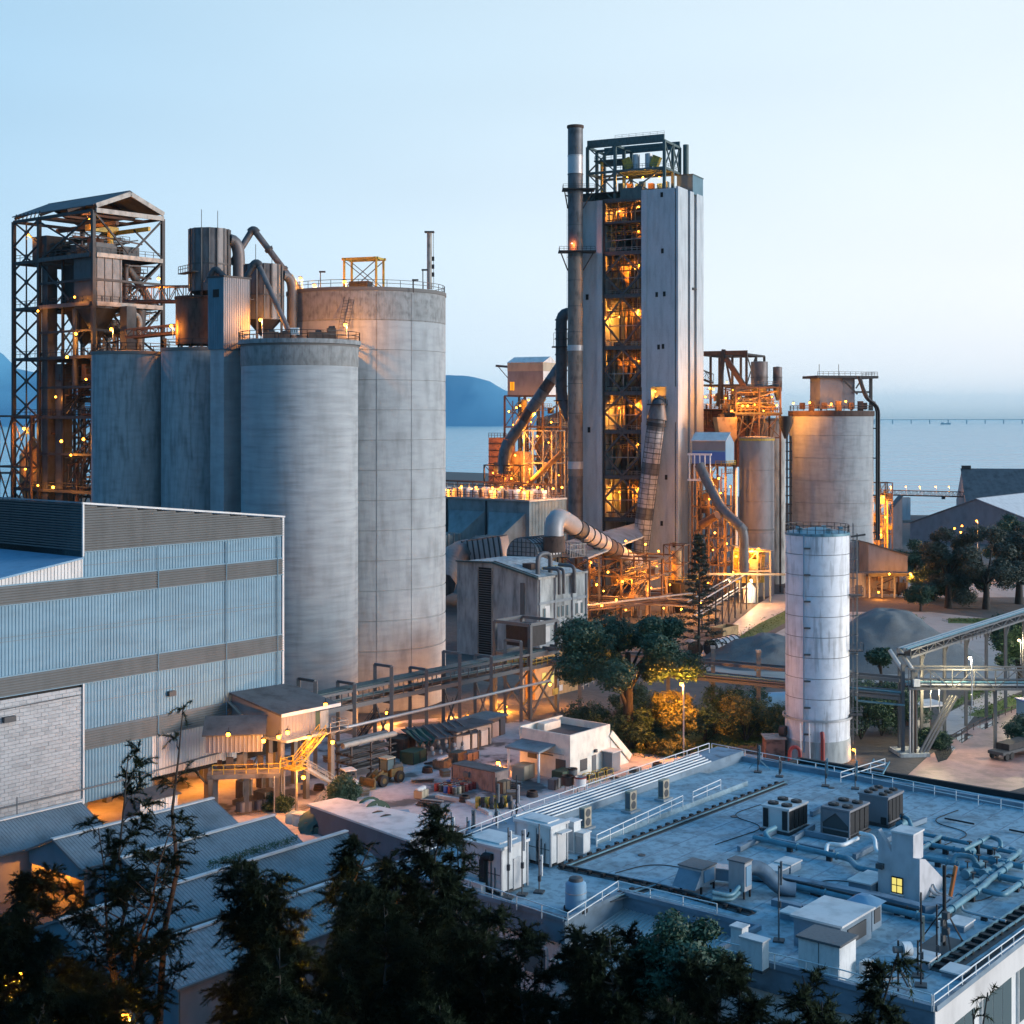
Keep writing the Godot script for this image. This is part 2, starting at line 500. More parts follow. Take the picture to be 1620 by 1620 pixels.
	var sea := mat("sea", 0.04, 0.37, 0.47, 0.25, 0, streak, Vector3(0.004, 0.02, 0.012), noise(19, 0.012, 0.7, 1.25, 5), Vector3(0.0006, 1, 0.005), noise(8, 0.012, 0.0, 1.0, 6), 14.0)
	sea.uv1_scale = Vector3(0.004, 0.02, 0.012)
	sea.metallic_specular = 0.4
	for q in [["casuarina", 0.075, 0.12, 0.075], ["broadleaf", 0.024, 0.064, 0.032], ["lamplit_leaf", 0.12, 0.115, 0.03], ["pine_leaf", 0.04, 0.05, 0.03]]:  # the yellowish leaf has lamplight put into its colour
		var m := mat(q[0], q[1], q[2], q[3], 0.6, 0, blotch, Vector3(0.2, 0.2, 0.2))
		m.backlight_enabled = true
		m.backlight = Color(q[1] * 0.6, q[2] * 0.6, q[3] * 0.4).linear_to_srgb()
	mat("worn_roof", 0.3, 0.32, 0.33, 0.8, 0, noise(9, 0.03, 0.35, 1.2, 5, 0.4), Vector3(0.08, 0.08, 0.08), fine, Vector3(0.15, 0.15, 0.15))
	mat("parapet_pale", 0.5, 0.49, 0.5, 0.85, 0, streak, Vector3(0.15, 0.05, 0.15))
	mat("worn_block", 0.36, 0.37, 0.38, 0.9, 0, fine, Vector3(0.06, 0.3, 0.06), blotch, Vector3(0.03, 0.12, 0.03), rough, 2.0)
	mat("head_house", 0.13, 0.14, 0.17, 0.7, 0, streak, Vector3(0.05, 0.02, 0.05))

# ---- the day: camera, dusk sky, low light from the bright west on the right
func _ready() -> void:
	rng.seed = 7
	cube = BoxMesh.new()
	var b := B.new()
	b.lathe([Vector2(0, -0.5), Vector2(1, -0.5), Vector2(1, 0.5), Vector2(0, 0.5)], Vector3.ZERO, 12)
	cyl = b.mesh()
	b = B.new()
	b.lathe([Vector2(0, -1), Vector2(0.5, -0.866), Vector2(0.866, -0.5), Vector2(1, 0), Vector2(0.866, 0.5), Vector2(0.5, 0.866), Vector2(0, 1)], Vector3.ZERO, 12, 0, TAU, 0.2)
	ball = b.mesh()
	var cam := Camera3D.new()
	cam.name = "camera"
	cam.position = Vector3(0, EYE, 0)
	cam.projection = Camera3D.PROJECTION_FRUSTUM
	cam.near = 0.5
	cam.far = 90000.0
	cam.size = cam.near * 1620.0 / F
	cam.frustum_offset = Vector2(0, -cam.near * 150.0 / F)
	add_child(cam)
	cam.current = true
	var env := Environment.new()
	env.background_mode = Environment.BG_SKY
	env.sky = Sky.new()
	env.sky.sky_material = dusk()
	env.tonemap_mode = Environment.TONE_MAPPER_LINEAR
	env.tonemap_exposure = 1.14
	env.fog_enabled = true
	env.fog_density = 0.000024
	env.fog_light_color = Color(0.62, 0.92, 1.0)
	env.sdfgi_enabled = true
	env.ssao_enabled = true
	env.ssil_enabled = true
	var we := WorldEnvironment.new()
	we.name = "environment"
	we.environment = env
	add_child(we)
	var sun := DirectionalLight3D.new()
	sun.name = "afterglow"
	sun.light_color = Color(1.0, 0.98, 0.97)
	sun.light_energy = 1.2
	sun.light_angular_distance = 25.0
	sun.shadow_enabled = true
	sun.look_at_from_position(Vector3.ZERO, -Vector3(0.95, 0.12, 0.18))
	add_child(sun)
	materials()
	build()

func dusk() -> PanoramaSkyMaterial:
	var w := 384
	var h := 192
	var im := Image.create(w, h, false, Image.FORMAT_RGBF)
	var f := FastNoiseLite.new()
	f.seed = 12
	f.frequency = 1.1
	f.fractal_octaves = 4
	for y in h:
		var el := (0.5 - (y + 0.5) / h) * PI
		var up := clampf(el / (PI / 2), 0.0, 1.0)
		for x in w:
			var az := (x + 0.5) / w * TAU          # 0 straight ahead, a quarter turn to the right
			var west := 0.5 + 0.5 * cos(az - 1.15)  # 1 towards the afterglow
			var glow := pow(west, 1.7)
			var zen := Vector3(0.08, 0.37, 0.70)
			var hor := Vector3(0.42, 0.72, 0.92).lerp(Vector3(1.02, 0.95, 0.93), glow)
			var mid := Vector3(0.27, 0.55, 0.78).lerp(Vector3(0.80, 0.86, 0.88), glow)
			var c := hor.lerp(mid, smoothstep(0.0, 0.17, up)).lerp(zen, smoothstep(0.17, 0.5, up))
			c *= Vector3(0.34, 0.60, 0.82).lerp(Vector3(1.14, 1.11, 1.1), smoothstep(0.0, 0.85, west)) * 0.97
			var d := Vector3(sin(az), el * 6.0, cos(az))
			c *= 1.0 + 0.05 * f.get_noise_3d(d.x * 2.0, el * 14.0, d.z * 2.0)
			if el < 0.0:
				c = Vector3(0.2, 0.24, 0.26)
			im.set_pixel(x, y, Color(c.x, c.y, c.z))
	var m := PanoramaSkyMaterial.new()
	m.panorama = ImageTexture.create_from_image(im)
	return m

func build() -> void:
	setting()
	silos()
	warehouse()
	tower()
	steel_tower()
	filter_house()
	left_of_tower()
	right_works()
	racks()
	yard_things()
	sheds()
	office()
	trees()

# ---- the setting
func sheet(called: String, pts: Array, y: float, m, label := "", kind := "structure") -> MeshInstance3D:   # a flat piece of ground
	var b := B.new()
	var flat := PackedVector2Array()
	for p in pts:
		flat.append(Vector2(p.x, p.z) if p is Vector3 else p)
	var ix := Geometry2D.triangulate_polygon(flat)
	for i in ix.size() / 3:
		var q := []
		for k in 3:
			q.append(Vector3(flat[ix[i * 3 + k]].x, y, flat[ix[i * 3 + k]].y))
		b.tri(q[0], q[1], q[2], Vector3.UP, Vector3.UP, Vector3.UP)
	var o := put(self, called, b, m)
	tag(o, label, "", "", kind)
	return o

func px(pts: Array) -> Array:   # ground under a list of sightings
	var l := []
	for p in pts:
		l.append(on(p.x, p.y))
	return l

func V(x: float, y: float) -> Vector2:
	return Vector2(x, y)

func setting() -> void:
	var b := B.new()
	b.prism([V(-1500, 80), V(1500, 80), V(1500, -640), V(420, -660), V(300, -690), V(175, -700), V(150, -800), V(60, -1150), V(-90, -1280), V(-230, -1150), V(-300, -850), V(-1500, -820)].map(func(p): return V(p.x, p.y)), Vector3.ZERO, Vector3.RIGHT, Vector3.BACK, Vector3(0, -5, 0))
	tag(put(self, "ground", b, "earth"), "bare brown earth between the works and the shore", "", "", "structure")
	b = B.new()
	b.quad(Vector3(-30000, -2.5, -300), Vector3(30000, -2.5, -300), Vector3(30000, -2.5, -32000), Vector3(-30000, -2.5, -32000))
	tag(put(self, "sea", b, "sea"), "calm pale blue sea reaching to the horizon", "", "", "structure")
	sheet("yard", px([V(150, 1330), V(240, 1262), V(330, 1215), V(520, 1165), V(640, 1140), V(800, 1128), V(905, 1165), V(1000, 1190), V(1060, 1196), V(1160, 1190), V(1245, 1200), V(1300, 1260), V(1150, 1290), V(700, 1420), V(480, 1420)]), 0.01, "yard", "dusty pale concrete yard with dark damp patches")
	sheet("road", px([V(1080, 1060), V(1130, 1010), V(1175, 975), V(1200, 955), V(1225, 940), V(1262, 940), V(1250, 962), V(1200, 987), V(1160, 1013), V(1110, 1060)]), 0.014, "road", "pale concrete road beside the preheater tower")
	sheet("verge", px([V(1150, 1022), V(1200, 987), V(1250, 963), V(1275, 968), V(1215, 1000), V(1180, 1022)]), 0.02, "turf", "strip of worn grass beside the pale road", "stuff")
	sheet("stockyard", px([V(1110, 1060), V(1190, 1022), V(1230, 1000), V(1290, 968), V(1470, 968), V(1620, 985), V(1640, 1080), V(1380, 1080), V(1240, 1075)]), 0.008, "sand", "flat grey stockyard around the gravel heap")
	sheet("works_apron", px([V(1240, 955), V(1370, 945), V(1640, 945), V(1640, 900), V(1340, 905), V(1240, 930)]), 0.012, "sand", "pinkish trampled ground in front of the big right silo")
	sheet("mud_road", px([V(1410, 1250), V(1470, 1195), V(1540, 1150), V(1640, 1108), V(1640, 1240), V(1560, 1262)]), 0.012, "mud_road", "wet reddish mud road, lamplight pink put into its colour")
	sheet("lane", px([V(1480, 1165), V(1500, 1128), V(1560, 1096), V(1640, 1070), V(1640, 1086), V(1585, 1105), V(1545, 1128), V(1520, 1160)]), 0.016, "road", "pale lit lane past the small gatehouse")
	for q in [[V(1478, 1190), V(1500, 1178), V(1512, 1183), V(1498, 1202), V(1484, 1206)], [V(1510, 1168), V(1530, 1160), V(1540, 1164), V(1522, 1176)], [V(1545, 1150), V(1575, 1139), V(1580, 1144), V(1556, 1155)]]:
		sheet("puddle", px(q), 0.03, "puddle", "shallow puddle along the edge of the mud road")
	for q in [["grass_plot", [V(1485, 1128), V(1530, 1098), V(1600, 1075), V(1560, 1090), V(1500, 1126)]], ["grass_plot", [V(1530, 1132), V(1590, 1106), V(1640, 1092), V(1640, 1106), V(1570, 1136)]], ["grass_plot", [V(1360, 972), V(1450, 972), V(1455, 980), V(1360, 978)]], ["grass_plot", [V(1500, 978), V(1600, 978), V(1610, 988), V(1500, 986)]], ["grass_plot", [V(880, 1180), V(1000, 1120), V(1240, 1130), V(1245, 1170), V(1120, 1186), V(1040, 1192), V(960, 1190)]]]:
		sheet(q[0], px(q[1]), 0.02, "turf", "", "stuff")
	# far hills: one rugged ridge across the bay
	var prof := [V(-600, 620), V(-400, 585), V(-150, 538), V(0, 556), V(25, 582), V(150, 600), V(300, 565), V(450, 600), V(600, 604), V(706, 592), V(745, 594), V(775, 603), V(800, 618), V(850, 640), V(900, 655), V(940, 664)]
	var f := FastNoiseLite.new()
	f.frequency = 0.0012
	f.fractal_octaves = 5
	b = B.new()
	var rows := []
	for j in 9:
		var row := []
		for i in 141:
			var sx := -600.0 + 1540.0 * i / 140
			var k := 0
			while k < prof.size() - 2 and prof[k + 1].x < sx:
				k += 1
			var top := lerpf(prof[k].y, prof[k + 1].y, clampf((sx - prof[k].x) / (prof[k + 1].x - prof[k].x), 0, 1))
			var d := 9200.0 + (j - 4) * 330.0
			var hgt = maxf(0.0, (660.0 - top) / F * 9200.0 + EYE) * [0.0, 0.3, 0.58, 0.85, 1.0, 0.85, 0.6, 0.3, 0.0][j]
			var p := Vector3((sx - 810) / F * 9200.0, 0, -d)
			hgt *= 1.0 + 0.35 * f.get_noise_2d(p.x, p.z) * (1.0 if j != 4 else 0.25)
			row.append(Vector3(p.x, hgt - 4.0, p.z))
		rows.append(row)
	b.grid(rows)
	tag(put(self, "hills", b, "hazed_hill"), "long mountain ridge across the bay, tinted blue for haze", "", "", "structure")
	b = B.new()
	var b2 := B.new()
	for i in 70:
		var p := at(-30.0 + 60 * rng.randf() if i % 3 == 0 else 640.0 + 200 * rng.randf(), 666.0, 8100.0 + 300 * rng.randf())
		p.y = 4.0
		b.box(p, Vector3(20 + 30 * rng.randf(), 14 + 18 * rng.randf(), 20))
		if i % 2 == 0:
			b2.box(p + Vector3(0, 14, 15), Vector3(7, 5, 5))
	tag(put(self, "far_harbour_buildings", b, "clad_white"), "pale harbour town along the foot of the ridge", "", "", "stuff")
	tag(put(self, "far_harbour_lamps", b2, "white_lamp"), "scattered white lights of the harbour town", "", "", "stuff")
	var t := thing("bridge", "low grey bridge far out on the sea horizon", "bridge", Vector3(3000, 0, -11000))
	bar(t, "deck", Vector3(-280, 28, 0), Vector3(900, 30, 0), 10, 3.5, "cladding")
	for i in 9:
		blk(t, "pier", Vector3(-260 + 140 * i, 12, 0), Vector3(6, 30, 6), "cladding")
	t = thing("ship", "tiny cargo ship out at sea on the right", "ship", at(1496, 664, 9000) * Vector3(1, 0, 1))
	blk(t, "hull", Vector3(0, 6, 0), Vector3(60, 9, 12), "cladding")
	blk(t, "deckhouse", Vector3(-20, 14, 0), Vector3(9, 10, 10), "white_paint")
	t = thing("jetty", "dark low jetty running out left of the steel tower", "jetty", at(-60, 750, 1150) * Vector3(1, 0, 1))
	bar(t, "deck", Vector3(-60, 3, 0), Vector3(60, 3, 0), 8, 1.5, "dark_steel")
	for i in 6:
		blk(t, "pile", Vector3(-50 + 20 * i, 0, 0), Vector3(1.5, 6, 1.5), "dark_steel")

# ---- the silos on the left
func silo(label: String, c: Vector3, r: float, h: float, lifts: int, m: String, h0 := 0.0) -> Node3D:
	var t := thing("silo", label, "silo", c)
	var lift := (h - h0) / lifts
	var b := B.new()
	b.lathe([V(r - 0.09, 0), V(r - 0.09, 0.14), V(r, 0.2), V(r, lift)], Vector3.ZERO, 72)
	var ring := b.mesh()
	for i in lifts:
		node(t, "concrete_ring", ring, "concrete_rim" if lifts > 9 and i == lifts - 1 else m, Transform3D(Basis(Vector3.UP, i * 1.1), Vector3(0, h0 + i * lift, 0)))
	b = B.new()
	b.lathe([V(r - 0.3, h), V(r + 0.12, h), V(r + 0.12, h + 0.5), V(0, h + 0.9)], Vector3.ZERO, 72)
	put(t, "roof_slab", b, "joint")
	return t

func silos() -> void:
	var A := Vector3(-62.9, 0, -240)
	var Bc := Vector3(-50.5, 0, -236)
	var C := Vector3(-32.4, 0, -222)
	var D := Vector3(-24.4, 0, -244)
	var t := silo("grey concrete silo beside the steel tower, leftmost of the silos", A, 6.3, 57.2, 1, "concrete_streak")
	railing(t, "railing", circle(Vector3(0, 57.8, 0), 6.1, 16), "dark_steel", 1.2, 1.2, 0.1)
	t = silo("narrow looking concrete silo left of the square shaft", Bc, 6.3, 57.6, 1, "concrete_streak")
	railing(t, "railing", circle(Vector3(0, 58.2, 0), 6.1, 16), "dark_steel", 1.2, 1.2, 0.1)
	t = silo("concrete silo with banded sides in front of the tallest silo", C, 8.84, 57.6, 1, "concrete_band")
	var b := B.new()
	b.lathe([V(8.8, 54.6), V(8.93, 54.75), V(8.93, 57.9), V(9.3, 57.95), V(9.3, 58.6), V(0, 58.7)], Vector3.ZERO, 72)
	put(t, "rim", b, "concrete_rim")
	railing(t, "railing", circle(Vector3(0, 58.6, 0), 9.15, 24), "dark_steel", 1.25, 1.2, 0.09)
	t = silo("tallest and widest concrete silo, with ring joints, left half", D, 13.25, 67.2, 14, "concrete")
	b = B.new()
	b.lathe([V(13.2, 67.15), V(13.38, 67.2), V(13.38, 67.75), V(0, 68.4)], Vector3.ZERO, 72)
	put(t, "rim", b, "joint")
	railing(t, "railing", circle(Vector3(0, 67.7, 0), 13.1, 36), "steel", 1.2, 1.6, 0.08)
	for a in [0.9, 1.35]:
		bar(t, "seam", Vector3(cos(a) * 13.27, 0, sin(a) * 13.27), Vector3(cos(a) * 13.27, 67, sin(a) * 13.27), 0.05, 0.05, "concrete_rim")
	# square shaft and its sheet-metal head
	t = thing("lift_shaft", "square concrete shaft between the silos under a sheet metal head", "shaft", Vector3(-44, 0, -222), TH)
	blk(t, "shaft_wall", Vector3(2.35, 28.7, -1.6), Vector3(4.7, 57.4, 3.2), "concrete")
	b = B.new()
	b.ribbed(Vector3(-0.15, 57.4, 0.15), Vector3.RIGHT, Vector3.UP, 5.2, 11.0, 0.42, 0.07)
	put(t, "pale_cladding", b, "clad_grey")
	b = B.new()
	b.ribbed(Vector3(-0.15, 57.4, -3.6), Vector3.BACK, Vector3.UP, 3.75, 11.0, 0.42, 0.05)
	put(t, "blue_cladding", b, "clad_teal")
	blk(t, "head", Vector3(2.43, 62.9, -1.7), Vector3(4.9, 11, 3.5), "clad_grey")
	blk(t, "cap", Vector3(2.45, 68.55, -1.7), Vector3(5.5, 0.25, 4.1), "dark_steel")
	blk(t, "louvre_vent", Vector3(-0.22, 66, -1.6), Vector3(0.12, 1.2, 1.3), "void")
	# dust filters on the roofs
	for q in [["big ribbed dust filter with a side duct, highest on the silo roofs", Vector3(-49.5, 58.3, -238), 3.0, 9.2, 10.2, 1.0], ["smaller ribbed dust filter behind the sheet metal head", Vector3(-39.6, 58.3, -232), 2.8, 4.2, 8.8, 0.8]]:
		t = thing("dust_filter", q[0], "dust filter", q[1], TH - 0.3)
		var r: float = q[2]
		for i in 4:
			bar(t, "leg", Vector3([-r, r, r, -r][i] * 0.75, 0, [-r, -r, r, r][i] * 0.75), Vector3([-r, r, r, -r][i] * 0.75, q[3], [-r, -r, r, r][i] * 0.75), 0.3, 0.3, "dark_steel")
		var hb := B.new()
		hb.lathe([V(0.5, q[3] - 2.6), V(r * 1.1, q[3] + 0.3), V(r * 1.1, q[3] + 0.4)], Vector3.ZERO, 8, PI / 8, TAU + PI / 8, 2.0)
		put(t, "hopper", hb, "dark_steel")
		hb = B.new()
		hb.lathe([V(r * 1.12, q[3]), V(r * 1.12, q[3] + q[4]), V(0, q[3] + q[4] + 0.2)], Vector3.ZERO, 8, PI / 8, TAU + PI / 8, 2.0)
		put(t, "casing", hb, "duct")
		for i in 16:
			var a := TAU * i / 16
			bar(t, "rib", Vector3(cos(a) * r * 1.1, q[3] + 0.1, sin(a) * r * 1.1), Vector3(cos(a) * r * 1.1, q[3] + q[4], sin(a) * r * 1.1), 0.22, 0.22, "dark_duct")
		put(t, "band", band(r * 1.16, q[3] + q[4] * 0.42, 0.25, 8), "dark_duct")
		pipe(t, "side_duct", [Vector3(r, q[3] + q[4] - 1.6, 1.2), Vector3(r + 1.6, q[3] + q[4] - 1.6, 1.2), Vector3(r + 1.6, q[3] - 3, 1.2)], q[5], "duct")
		for i in 2:
			rod(t, "rod", Vector3(-1.4 + 2.8 * i, q[3] + q[4], 0), Vector3(-1.4 + 2.8 * i, q[3] + q[4] + 3.2, 0), 0.05, "dark_steel")
		railing(t, "catwalk_rail", [Vector3(-r - 1.2, q[3] + 3, r), Vector3(-r - 1.2, q[3] + 3, -r)], "dark_steel", 1.1, 1.0, 0.08)
		blk(t, "catwalk", Vector3(-r - 0.7, q[3] + 2.95, 0), Vector3(1.2, 0.15, r * 2), "dark_steel")
	t = thing("transfer_duct", "long inverted V duct reaching over to the tallest silo", "duct", Vector3(-44, 58, -238))
	pipe(t, "riser", [at(366, 418, 240) - t.position, at(398, 366, 241) - t.position], 0.55, "duct")
	pipe(t, "elbow", [at(396, 368, 241) - t.position, at(401, 361, 241) - t.position, at(406, 368, 241) - t.position], 0.7, "dark_duct", 0.8)
	pipe(t, "chute", [at(402, 364, 241) - t.position, at(476, 462, 240) - t.position], 0.55, "duct")
	for k in [0.3, 0.62]:
		var p := at(402, 364, 241).lerp(at(476, 462, 240), k) - t.position
		pipe(t, "flange", [p, p + (at(476, 462, 240) - at(402, 364, 241)).normalized() * 0.4], 0.75, "dark_duct")
	t = thing("transfer_duct", "short inverted V duct dropping onto the banded silo", "duct", Vector3(-40, 58, -228))
	pipe(t, "riser", [at(386, 446, 227) - t.position, at(402, 418, 227) - t.position], 0.5, "dark_duct")
	pipe(t, "elbow", [at(400, 421, 227) - t.position, at(406, 413, 227) - t.position, at(411, 421, 227) - t.position], 0.65, "dark_duct", 0.8)
	pipe(t, "chute", [at(408, 417, 227) - t.position, at(456, 522, 224) - t.position], 0.45, "duct")
	t = thing("transfer_duct", "small bent dark duct left of the sheet metal head", "duct", Vector3(-46, 58, -230))
	pipe(t, "riser", [at(327, 448, 231) - t.position, at(340, 423, 231) - t.position, at(366, 450, 230) - t.position], 0.5, "dark_duct", 0.9)
	# brick-coloured drum and decks between filter and tower
	t = thing("settling_drum", "rust coloured round drum behind the sheet metal head", "drum", Vector3(-50.8, 58.3, -239))
	b = B.new()
	b.lathe([V(4.4, 0.6), V(4.4, 8.0), V(4.6, 8.05), V(4.6, 8.4), V(0, 8.6)], Vector3.ZERO, 28)
	put(t, "shell", b, "rust")
	for i in 8:
		var a := TAU * i / 8
		blk(t, "leg", Vector3(cos(a) * 4, 0.3, sin(a) * 4), Vector3(0.3, 0.7, 0.3), "dark_steel")
	t = thing("conveyor_bridge", "rusty conveyor bridge from the steel tower to the dust filter", "conveyor", Vector3.ZERO)
	var p0 := at(205, 478, 250)
	var p1 := at(318, 478, 240)
	gallery(t, p0, p1, 3.0, 2.6, "rust", 9)
	t = thing("conveyor_bridge", "lower belt conveyor running over the two left silos", "conveyor", Vector3.ZERO)
	gallery(t, at(205, 535, 246), at(326, 523, 237), 2.0, 1.4, "rust", 9)
	for q in [[222, 545, 552], [262, 535, 556], [300, 530, 556]]:
		bar(t, "trestle", at(q[0], q[1], 240), at(q[0], q[2] + 6, 240), 0.3, 0.3, "dark_steel")
	# furniture on the tallest silo
	t = thing("gantry", "yellow lifting gantry with cross braces on the tallest silo", "gantry", D + Vector3(0, 68.2, 4.5), -0.35)
	for i in 4:
		bar(t, "leg", Vector3([-2.9, 2.9, 2.9, -2.9][i], -0.3, [-1.4, -1.4, 1.4, 1.4][i]), Vector3([-2.9, 2.9, 2.9, -2.9][i], 4.8, [-1.4, -1.4, 1.4, 1.4][i]), 0.3, 0.3, "yellow")
	for s in [-1.4, 1.4]:
		bar(t, "top_beam", Vector3(-3.3, 4.8, s), Vector3(3.3, 4.8, s), 0.3, 0.4, "yellow")
		xbrace(t, Vector3(-2.9, 0, s), Vector3(2.9, 0, s), Vector3(2.9, 4.5, s), Vector3(-2.9, 4.5, s), 0.12, "dark_steel")
	for s in [-2.9, 2.9]:
		bar(t, "top_beam", Vector3(s, 4.81, -1.9), Vector3(s, 4.81, 1.9), 0.28, 0.36, "yellow")
	blk(t, "winch", Vector3(-0.6, 0.5, 0), Vector3(3.4, 1.3, 1.8), "dark_steel")
	t = thing("vent_pole", "thick pale vent pole with a flat cap on the tallest silo", "vent", Vector3(-13.6, 68.1, -239.5))
	rod(t, "pole", Vector3.ZERO, Vector3(0, 9.3, 0), 0.42, "pale_steel")
	blk(t, "cap", Vector3(0, 9.4, 0), Vector3(1.6, 0.22, 1.2), "steel")
	rod(t, "cable", Vector3(0.7, 0, 0), Vector3(0.65, 9.3, 0), 0.04, "dark_steel")
	for i in 3:
		blk(t, "clamp", Vector3(0.55, 2.4 + 1.3 * i, 0), Vector3(0.5, 0.7, 0.3), "dark_steel")
	for q in [["dark unlit lamp post near the left edge of the tallest silo", 507, 459, 430, 236], ["short unlit lamp post left of the thick vent pole", 669, 457, 427, 237], ["lowest unlit lamp post among those on the tallest silo", 654, 457, 443, 233]]:
		t = thing("unlit_lamp_post", q[0], "lamp post", at(q[1], q[2], q[4]))
		var h: float = (q[2] - q[3]) / F * q[4]
		rod(t, "post", Vector3(0, -0.6, 0), Vector3(0, h, 0), 0.08, "dark_steel")
		blk(t, "lamp_head", Vector3(0.3, h, 0), Vector3(1.0, 0.25, 0.45), "dark_steel")
	t = thing("stairway", "two steep ladders up the side of the tallest silo", "ladder", Vector3.ZERO)
	var foot := at(539, 521, 227)
	ladder(t, "ladder", foot, at(551, 459, 232), Vector3(1, 0, -0.3), "steel", 0.8, 0.6)
	ladder(t, "ladder", at(547, 519, 227), at(559, 458, 232), Vector3(1, 0, -0.3), "steel", 0.8, 0.6)
	# clutter on the banded silo
	t = thing("control_box", "white control box on the banded silo roof", "cabinet", Vector3(-32.2, 59.0, -215.5))
	blk(t, "case", Vector3(0, 0.75, 0), Vector3(1.3, 1.0, 0.5), "white_paint")
	for i in 3:
		blk(t, "gauge", Vector3(-0.35 + 0.35 * i, 0.8, 0.26), Vector3(0.14, 0.5, 0.04), "mid_grey")
	for s in [-0.5, 0.5]:
		blk(t, "leg", Vector3(s, 0.1, 0), Vector3(0.1, 0.4, 0.1), "dark_steel")
	for q in [[-36.5, -220, 2.2, 1.2], [-34, -217, 1.6, 0.9], [-29, -217.5, 3.0, 1.0], [-27.2, -219, 1.2, 1.7]]:
		t = thing("roof_blower", "rusty blower box on the banded silo roof, " + {-36.5: "furthest left", -34.0: "beside the white control box", -29.0: "widest of them", -27.2: "tallest of them"}[float(q[0])], "machine", Vector3(q[0], 58.7, q[1]), 0.3)
		blk(t, "casing", Vector3(0, q[3] / 2, 0), Vector3(q[2], q[3], 1.3), "rust")
		rod(t, "motor", Vector3(-0.4, q[3], 0), Vector3(0.5, q[3] + 0.1, 0), 0.3, "dark_steel")
	for q in [["on the post above the banded silo, beside the sheet metal head", 412, 506, 224, 40.0, 4.0], ["at the foot of the two steep ladders", 546, 514, 224, 60.0, 2.0], ["on the tallest silo where the long V duct lands", 475, 441, 236, 30.0, 2.5], ["on the tallest silo's left edge, lowest of three", 497, 452, 235, 30.0, 1.0], ["on the tallest silo above the ladders", 545, 446, 233, 30.0, 2.0], ["under the big dust filter", 328, 446, 236, 60.0, 0.0], ["on the steel tower's right edge by the rusty conveyor", 251, 441, 247, 60.0, 0.0], ["at the end of the lower belt conveyor", 271, 516, 236, 40.0, 2.0], ["above the leftmost silo's roof", 176, 521, 236, 40.0, 1.5], ["by the chute left of the leftmost silo", 120, 528, 252, 30.0, 0.0]]:
		lamp(at(q[1], q[2], q[3]), "glowing sodium lamp " + q[0], "sodium lamps on the silo roofs", q[4], q[5])

func band(r: float, y: float, h: float, seg := 32) -> B:
	var b := B.new()
	b.lathe([V(r - 0.15, y), V(r, y), V(r, y + h), V(r - 0.15, y + h)], Vector3.ZERO, seg, PI / seg, TAU + PI / seg, 0.6 if seg > 12 else 2.0)
	return b

func gallery(o: Node3D, a: Vector3, b: Vector3, w: float, h: float, m: String, bays: int) -> void:   # a belt on an open truss
	var d := (b - a).normalized()
	var s := d.cross(Vector3.UP).normalized() * (w / 2)
	var up := Vector3.UP * h
	for e in [-1.0, 1.0]:
		bar(o, "chord", a + s * e, b + s * e, 0.22, 0.3, m)
		bar(o, "chord", a + s * e + up, b + s * e + up, 0.18, 0.22, m)
		for i in bays + 1:
			var p = a.lerp(b, float(i) / bays) + s * e
			bar(o, "upright", p, p + up, 0.12, 0.12, m)
			if i < bays:
				var q = a.lerp(b, float(i + 1) / bays) + s * e
				bar(o, "brace", p if i % 2 == 0 else p + up, q + up if i % 2 == 0 else q, 0.1, 0.1, m)
	bar(o, "belt", a + Vector3.UP * 0.25, b + Vector3.UP * 0.25, w * 0.92, 0.16, "dark_steel")

# ---- the big sheet-metal warehouse, raised on columns
func slats(o: Node3D, x0: float, x1: float, y0: float, y1: float, slope := 0.0, pitch := 0.29) -> void:   # louvres on the wall z = 0; slope lowers the top edge along x
	var k := int((y1 - y0) / pitch)
	var tilt := Basis(Vector3.RIGHT, 0.7)
	for i in k:
		var y := y0 + (i + 0.5) * pitch
		var end := x1 if slope == 0.0 else minf(x1, x0 + (y1 - y - 0.2) / slope)
		if end - x0 > 0.5:
			node(o, "slat", cube, "louvre", Transform3D(tilt * Basis.IDENTITY.scaled(Vector3(1, 0.05, 0.34)) * Basis.IDENTITY.scaled(Vector3(end - x0, 1, 1)), Vector3((x0 + end) / 2, y, 0.1)))

